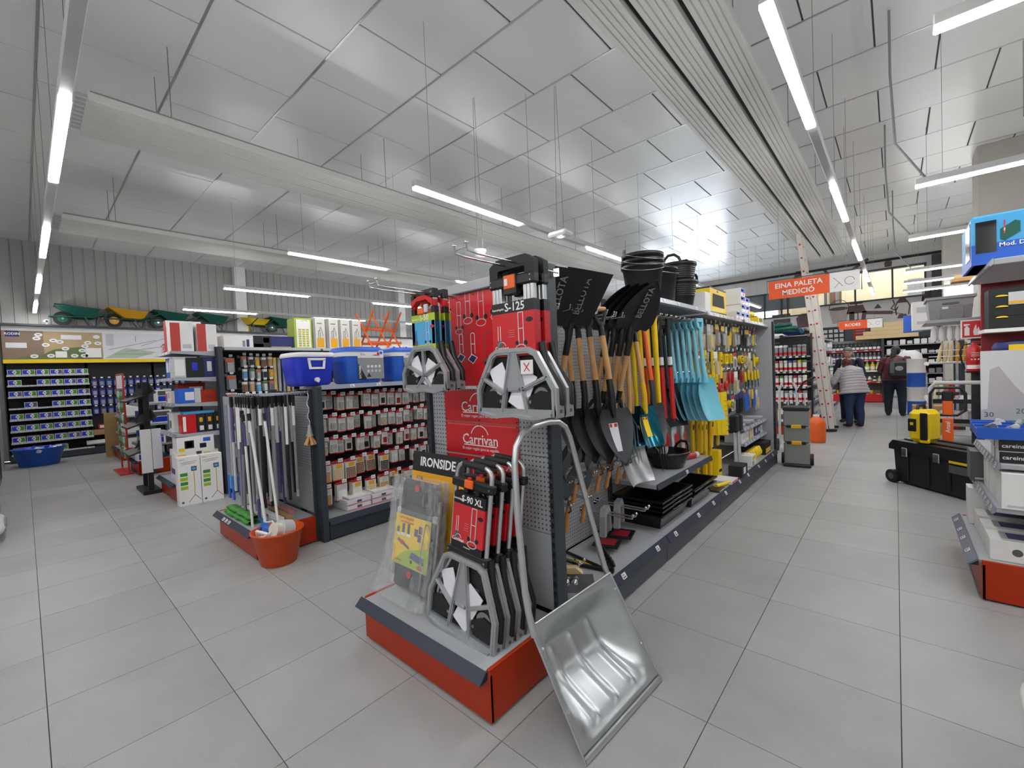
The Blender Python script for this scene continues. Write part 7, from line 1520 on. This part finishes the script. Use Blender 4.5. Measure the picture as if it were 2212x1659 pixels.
gE = thing('wall_shelving', 'end wall shelving with red edged shelves of spray bottles', 'shelving'); mb = MB(); mb.box(-1.75, -.33, 18.55, 18.76, 0, 2.02, 'grey'); mb.build('back', gE); mb = MB(); mb.box(-1.75, -.33, 18.0, 18.55, .02, .26, 'red'); mb.build('plinth', gE)
for x in (-1.75, -.30): mb = MB(); mb.box(x-.03, x+.03, 18.0, 18.5, 0, 2.02, 'anthracite'); mb.build('upright', gE)
zE = (.28, .66, 1.02, 1.36, 1.68)
for z in zE:
    mb = MB(); mb.box(-1.72, -.33, 18.05, 18.5, z-.02, z, 'shelf_grey'); o = mb.build('shelf', gE); mb = MB(); mb.box(-1.72, -.33, 18.035, 18.05, z-.04, z+.005, 'red' if z > 1.2 or z < .7 else 'white'); mb.build('price_strip', o); price_tags(o, [(-1.55+.28*k, 18.034, z-.018) for k in range(5)], (0, 0, 0), .08, .03)
def bottle(body, cap, spray=False, r=.045, h=.2):
    k = ('bt', body, cap, spray, r, h)
    if k not in _tube:
        mb = MB(); mb.lathe([(r, 0), (r, h*.7), (r*.5, h*.88), (r*.4, h)], body, 10); mb.lathe([(r*1.01, h*.15), (r*1.01, h*.5)], 'white' if body != 'white' else 'red', 10)
        if spray: mb.box(-.03, .05, -.015, .015, h, h+.05, cap, .006); mb.box(-.045, -.03, -.012, .012, h-.02, h+.03, cap, .004)
        else: mb.cyl((0, 0, h), (0, 0, h+.03), r*.5, cap, 8)
        _tube[k] = mb.mesh('spray_bottle' if spray else 'bottle')
    return _tube[k]
for c_ in range(13): link('spray_bottle', bottle('black', 'black', True), None, (-1.66+.105*c_, 18.12, 1.682), (0, 0, R(rnd(-20, 20))), 'black trigger spray bottle on the top red-edged shelf', 'bottle', 'spray bottles')
for c_ in range(13): link('bottle', bottle('grey_dark', 'grey_light'), None, (-1.66+.105*c_, 18.12, 1.362), None, 'dark bottle with pale cap on the second red-edged shelf', 'bottle', 'dark bottles')
for c_ in range(10): link('bottle', bottle(('green', 'blue2', 'lime', 'yellow2', 'lime')[c_ % 5], 'white', r=.06, h=.25), None, (-1.64+.135*c_, 18.14, 1.022), None, 'large coloured liquid bottle on the middle shelf of the end wall', 'bottle', 'coloured bottles')
for c_ in range(11): link('tin', bottle(('white', 'black', 'lime', 'white')[c_ % 4], 'white', r=.05, h=.14), None, (-1.64+.125*c_, 18.14, .662), None, 'short tin on the lower shelf of the end wall', 'tin', 'short tins')
for c_ in range(7): carton('yellow_box', 'yellow boxed pad on the lowest shelf of the end wall', (-1.6+.19*c_, 18.2, .282), .17, .2, .1, 'yellow2' if c_ % 3 else 'brown', None, group='yellow pads')
gE2 = thing('wall_shelving', 'end wall shelving of clear and steel fittings beside the red one', 'shelving'); mb = MB(); mb.box(-.26, 3.0, 18.5, 18.76, 0, 2.02, 'black_matte'); mb.build('back', gE2)
for z in (.3, .6, .9, 1.2, 1.5, 1.8): mb = MB(); mb.box(-.26, 3.0, 18.1, 18.5, z-.02, z, 'shelf_grey'); mb.build('shelf', gE2)
mb = MB(); mb.box(-.26, 3.0, 18.05, 18.5, .02, .2, 'deep_red'); mb.build('plinth', gE2)
for r_, z in enumerate((.302, .602, .902, 1.202, 1.502, 1.802)):
    for c_ in range(14): m_ = random.choice(('grey_light', 'paper', 'steel', 'white', 'grey', 'red', 'orange2') if r_ < 3 else ('grey_light', 'paper', 'steel', 'white', 'clear')); carton('clear_pack', 'clear and steel packaged fitting on the end wall', (-.15+.16*c_, 18.2, z), .13, .15, rnd(.08, .2), m_, None, group='packs on the end wall', c=.015)
for k in range(4):
    carton('kraft_carton', 'long kraft carton stacked on the end wall shelving, %s' % ('lowest', 'second', 'third', 'topmost')[k], (-.22+.06*k, 18.25, 2.03+.125*k), 1.5-.26*k, .35, .122, 'wood_pale', None)
t = thing('notice_board', 'dark board of small white pictures on the end wall', 'notice board', (-1.62, Y1-.045, 2.0)); mb = MB(); mb.box(-.32, .32, -.01, 0, 0, .5, 'black_matte'); mb.build('board', t); mb = MB()
for a in range(4):
    for b in range(3): mb.box(-.27+.15*a, -.16+.15*a, -.013, -.01, .03+.16*b, .14+.16*b, 'grey_light')
mb.build('pictures', t, kind='stuff')
t = thing('wall_notice', 'maroon notice panel on the end wall', 'notice', (-.88, Y1-.045, 2.0)); mb = MB(); mb.box(-.2, .2, -.01, 0, 0, .55, 'deep_red'); mb.build('panel', t); mb = MB()
for b in range(5): mb.box(-.12, .12, -.013, -.01, .08+.09*b, .10+.09*b, 'pink')
mb.build('print', t, kind='stuff')
t = thing('water_bottles', 'shrink-wrapped stack of clear bottles behind the woman in maroon', 'bottle stack', (.28, 16.2, 0)); mb = MB(); mb.lathe([(.35, .0), (.35, .9), (.3, 1.2), (.25, 1.5), (.12, 1.6)], 'grey_light', 20); mb.build('stack', t)
for z in (.3, .6, .9, 1.2): mb = MB(); mb.lathe([(.355, z), (.365, z+.03), (.355, z+.06)], 'grey', 20); mb.build('wrap_band', t)
# cable conduits hanging from the ceiling on the right
for x, y, z, lb in ((.05, 6.2, 3.3, 'first'), (-.02, 8.9, 3.3, 'second'), (.05, 12.3, 3.3, 'third')): t = thing('power_cable', 'grey power cable dropping from the ceiling to the lamp line, %s along the aisle' % lb, 'cable'); mb = MB(); mb.tube([(x-.06, y-.5, HC), (x-.06, y-.5, z+.9), (x-.03, y-.3, z+.3), (x+.2, y, z-.02)], .012, 'grey', 6); mb.build('cable', t)

# ================================================================ people
def loft(mb, pts, m='skin', n=12):
    """pts: (x,y,z,rx,ry) rings stacked roughly along z or along a limb"""
    P = [Vector(p[:3]) for p in pts]; mb.tube(P, [p[3] for p in pts], m, n)
def ellipsoid(mb, c, rx, ry, rz, m, n=14):
    prof = [(math.sin(PI*i/9), -math.cos(PI*i/9)) for i in range(10)]
    v = MB(); v.lathe(prof, m, n); mb.add([(c[0]+x*rx, c[1]+y*ry, c[2]+z*rz) for x, y, z in v.v], v.f, m, True)
def remesh(mb, vox=.014):
    o = link('tmp_body', mb.mesh('tmp_body')); md = o.modifiers.new('r', 'REMESH'); md.mode = 'VOXEL'; md.voxel_size = vox
    sm_ = o.modifiers.new('s', 'SMOOTH'); sm_.iterations = 4; sm_.factor = .5
    dg = bpy.context.evaluated_depsgraph_get(); me = bpy.data.meshes.new_from_object(o.evaluated_get(dg)); bpy.data.objects.remove(o)
    for p in me.polygons: p.use_smooth = True
    return me
def hand(mb, p, d, side, m='skin'):
    """palm and five fingers; p wrist, d direction"""
    d = Vector(d).normalized(); up = Vector((0, 0, 1)); a = d.cross(up); a = a.normalized() if a.length > .1 else Vector((1, 0, 0)); b = a.cross(d)
    p = Vector(p); mb.tube([p-d*.02, p+d*.03, p+d*.085], [.024, .036, .034], m, 8, flat=(1, .55))
    for k, L in enumerate((.065, .075, .07, .055)):
        q = p+d*.08+a*(.026-.0175*k)*side; mb.tube([q, q+d*L*.5-b*.008, q+d*L-b*.03], [.0095, .009, .007], m, 6)
    q = p+d*.03+a*.034*side; mb.tube([q, q+a*.03*side+d*.03, q+a*.035*side+d*.06-b*.01], [.012, .011, .008], m, 6)
def person(label, loc, rz, top, lean, s=1., hair='hair_black', upper='navy_knit', lower='jeans', armL=None, armR=None, wide=1., face=True, head_down=0.):
    t = thing('person', label, 'person', loc, (0, 0, rz)); mb = MB(); W = wide
    ln = lambda z: (0, math.sin(R(lean))*(z-.85), .85+math.cos(R(lean))*(z-.85)) if z > .85 else (0, 0, z)
    for q in (-1, 1):
        loft(mb, [(q*.085*W, 0, .90, .125*W, 0), (q*.10*W, .01, .70, .10*W, 0), (q*.105*W, .02, .48, .075*W, 0), (q*.11*W, -.01, .30, .066*W, 0), (q*.11*W, 0, .08, .058*W, 0)])
        mb.tube([(q*.11*W, -.05, .045), (q*.115*W, .05, .045), (q*.125*W, .17, .035)], [.045, .05, .035], 'skin', 8, flat=(1, .8))
    T = [(.80, .15*W), (.90, .165*W), (1.02, .145*W), (1.18, .155*W), (1.34, .165*W), (1.43, .12*W), (1.47, .06)]
    P = [Vector(ln(z)) for z, r_ in T]; mb.tube(P, [r_ for z, r_ in T], 'skin', 14, flat=(1.0, .72) if 1 else None)
    nk = Vector(ln(1.46)); hd = Vector(ln(1.60))+Vector((0, .03+head_down, -.03-head_down*.6)); mb.tube([nk-Vector((0, 0, .05)), nk, hd], [.06, .055, .05], 'skin', 10)
    ellipsoid(mb, hd+Vector((0, .01, .03)), .077, .095, .118, 'skin'); ellipsoid(mb, hd+Vector((0, .10, .015)), .016, .022, .024, 'skin', 8)
    for q in (-1, 1): ellipsoid(mb, hd+Vector((q*.078, -.005, .02)), .012, .02, .03, 'skin', 8)
    ends = []
    for q, arm in ((-1, armL), (1, armR)):
        sh = Vector(ln(1.40))+Vector((q*.17*W, 0, 0)); el, wr = arm; el = Vector(el); wr = Vector(wr); mb.tube([sh+Vector((-q*.05, 0, .02)), sh, sh.lerp(el, .5), el, el.lerp(wr, .5), wr], [.06, .062*W, .052*W, .043*W, .04, .028], 'skin', 10); ends.append((q, el, wr, sh))
    me = remesh(mb); me.materials.clear()
    for m_ in ('skin', upper, lower, 'shoe'): me.materials.append(MATS[m_])
    hips = .86
    for p in me.polygons:
        c = p.center; k = 1
        if c.z < .085: k = 3
        elif c.z < hips+.02 and min((c-e[2]).length for e in ends) > .09 and abs(c.x) < .3*W and c.y < .25: k = 2
        elif (c-hd).length < .17 and c.z > nk.z-.02: k = 0
        elif min((c-e[2]).length for e in ends) < .045: k = 0
        p.material_index = k
    b = link('body', me, t)
    for q, el, wr, sh in ends: m2 = MB(); hand(m2, wr, wr-el, q); m2.build('hand', t)
    if face:
        for q in (-1, 1): m2 = MB(); ellipsoid(m2, hd+Vector((q*.032, .092, .04)), .013, .009, .008, 'white', 8); ellipsoid(m2, hd+Vector((q*.032, .100, .04)), .006, .004, .006, 'black', 6); m2.build('eye', t)
        m2 = MB(); ellipsoid(m2, hd+Vector((0, .096, -.035)), .028, .01, .006, 'pink', 8); m2.build('mouth', t)
    return t, hd, ln, ends
def quilt(mb, pts, rx, ry, m, ridges, n=24, amp=.012):
    pts = [Vector(p) for p in pts]; K = len(pts)-1; N = ridges*4
    def f(u, v):
        q = v*K; i = min(int(q), K-1); w = q-i; c = pts[i].lerp(pts[i+1], w); a = rx[i]+(rx[i+1]-rx[i])*w; b = ry[i]+(ry[i+1]-ry[i])*w
        e = amp*(abs(math.sin(PI*v*ridges))**.5-.5); th = 2*PI*u
        d = (pts[min(i+1, K)]-pts[i]).normalized(); ux = Vector((1, 0, 0)); ux = (ux-d*ux.dot(d)).normalized(); uy = d.cross(ux)
        return c+ux*((a+e)*math.cos(th))+uy*((b+e)*math.sin(th))
    mb.grid(f, n, N+1, m, closed_u=True)
# woman in the pale quilted jacket, bent towards the shelf
t, hd, ln, ends = person('person in pale quilted jacket and jeans with red hair, bending to the shelf', (-.66, 11.66, 0), R(38), 1.4, 15, hair='hair_red', upper='quilt', lower='jeans', armL=((-.32, .22, 1.08), (-.22, .46, 1.0)), armR=((.29, .18, 1.06), (.14, .42, .98)), wide=1.12, head_down=.05); t.scale = (.92, .92, .88)
mb = MB(); quilt(mb, [ln(z) for z in (.80, .95, 1.10, 1.25, 1.38, 1.46, 1.49)], [.315, .285, .255, .235, .205, .12, .07], [.235, .21, .19, .175, .155, .10, .07], 'quilt', 13, amp=.018); mb.build('jacket', t)
for q, el, wr, sh in ends: mb = MB(); quilt(mb, [sh+Vector((-q*.02, 0, .01)), sh.lerp(el, .5), el, el.lerp(wr, .85)], [.09, .08, .07, .055], [.09, .08, .07, .055], 'quilt', 11, 16, .010); mb.build('sleeve', t)
mb = MB(); ellipsoid(mb, hd+Vector((0, -.035, .03)), .098, .10, .125, 'hair_red', 18); ellipsoid(mb, hd+Vector((0, -.07, -.05)), .10, .065, .10, 'hair_red', 16); mb.build('hair', t)
# man behind her
t, hd, ln, ends = person('person with grey hair and navy sweater standing face-on behind the quilted jacket', (-.78, 12.45, 0), R(165), 1.66, 4, upper='navy_knit', lower='jeans_dark', armL=((-.27, .05, 1.12), (-.20, .26, 1.05)), armR=((.27, .05, 1.12), (.20, .26, 1.05)), wide=1.1, head_down=.03)
mb = MB(); ellipsoid(mb, hd+Vector((0, -.006, .09)), .09, .108, .075, 'hair_grey', 18); ellipsoid(mb, hd+Vector((0, -.04, .03)), .09, .085, .11, 'hair_grey', 18); mb.build('hair', t)
mb = MB(); mb.tube([hd+Vector((-.075, .06, .04)), hd+Vector((-.03, .108, .04)), hd+Vector((.03, .108, .04)), hd+Vector((.075, .06, .04))], .005, 'black', 6); mb.build('glasses', t)
# woman with rucksack
t, hd, ln, ends = person('person in maroon jacket with dark ponytail and black rucksack walking away', (-.02, 14.1, 0), R(-12), 1.6, 8, upper='maroon', lower='jeans_dark', armL=((-.30, .08, 1.12), (-.24, .30, 1.18)), armR=((.31, .02, 1.12), (.26, .22, 1.05)), wide=1.2)
mb = MB(); quilt(mb, [ln(z) for z in (.86, 1.0, 1.15, 1.30, 1.42, 1.47)], [.235, .235, .225, .215, .17, .08], [.175, .175, .165, .155, .12, .07], 'maroon', 6, amp=.008); mb.build('jacket', t)
for q, el, wr, sh in ends: mb = MB(); quilt(mb, [sh+Vector((-q*.02, 0, .01)), sh.lerp(el, .5), el, el.lerp(wr, .85)], [.09, .08, .07, .05], [.09, .08, .07, .05], 'maroon', 7, 16, .006); mb.build('sleeve', t)
mb = MB(); ellipsoid(mb, hd+Vector((0, -.03, .035)), .092, .10, .12, 'hair_black', 18); mb.tube([hd+Vector((0, -.11, .03)), hd+Vector((-.02, -.17, -.06)), hd+Vector((-.03, -.16, -.22)), hd+Vector((-.03, -.14, -.32))], [.045, .055, .045, .015], 'hair_black', 10); mb.build('hair', t)
r_ = thing('rucksack', 'black and grey rucksack with pale round print worn on the back', 'bag', (.045, 13.88, .98), (R(-8), 0, R(-12))); mb = MB(); mb.box(-.17, .21, -.14, .05, -.06, .36, 'black_matte', .06); mb.build('pack', r_)
mb = MB(); mb.prism(arc(.04, .17, .075, 0, 345, 14, .06), -.148, -.138, 'grey'); mb.box(-.13, -.05, -.146, -.138, .06, .30, 'grey_dark'); mb.build('print', r_)
for x in (-.1, .1): mb = MB(); mb.tube([(x, .03, .34), (x, .10, .42), (x, .2, .40)], .018, 'black_matte', 6); mb.build('strap', r_)
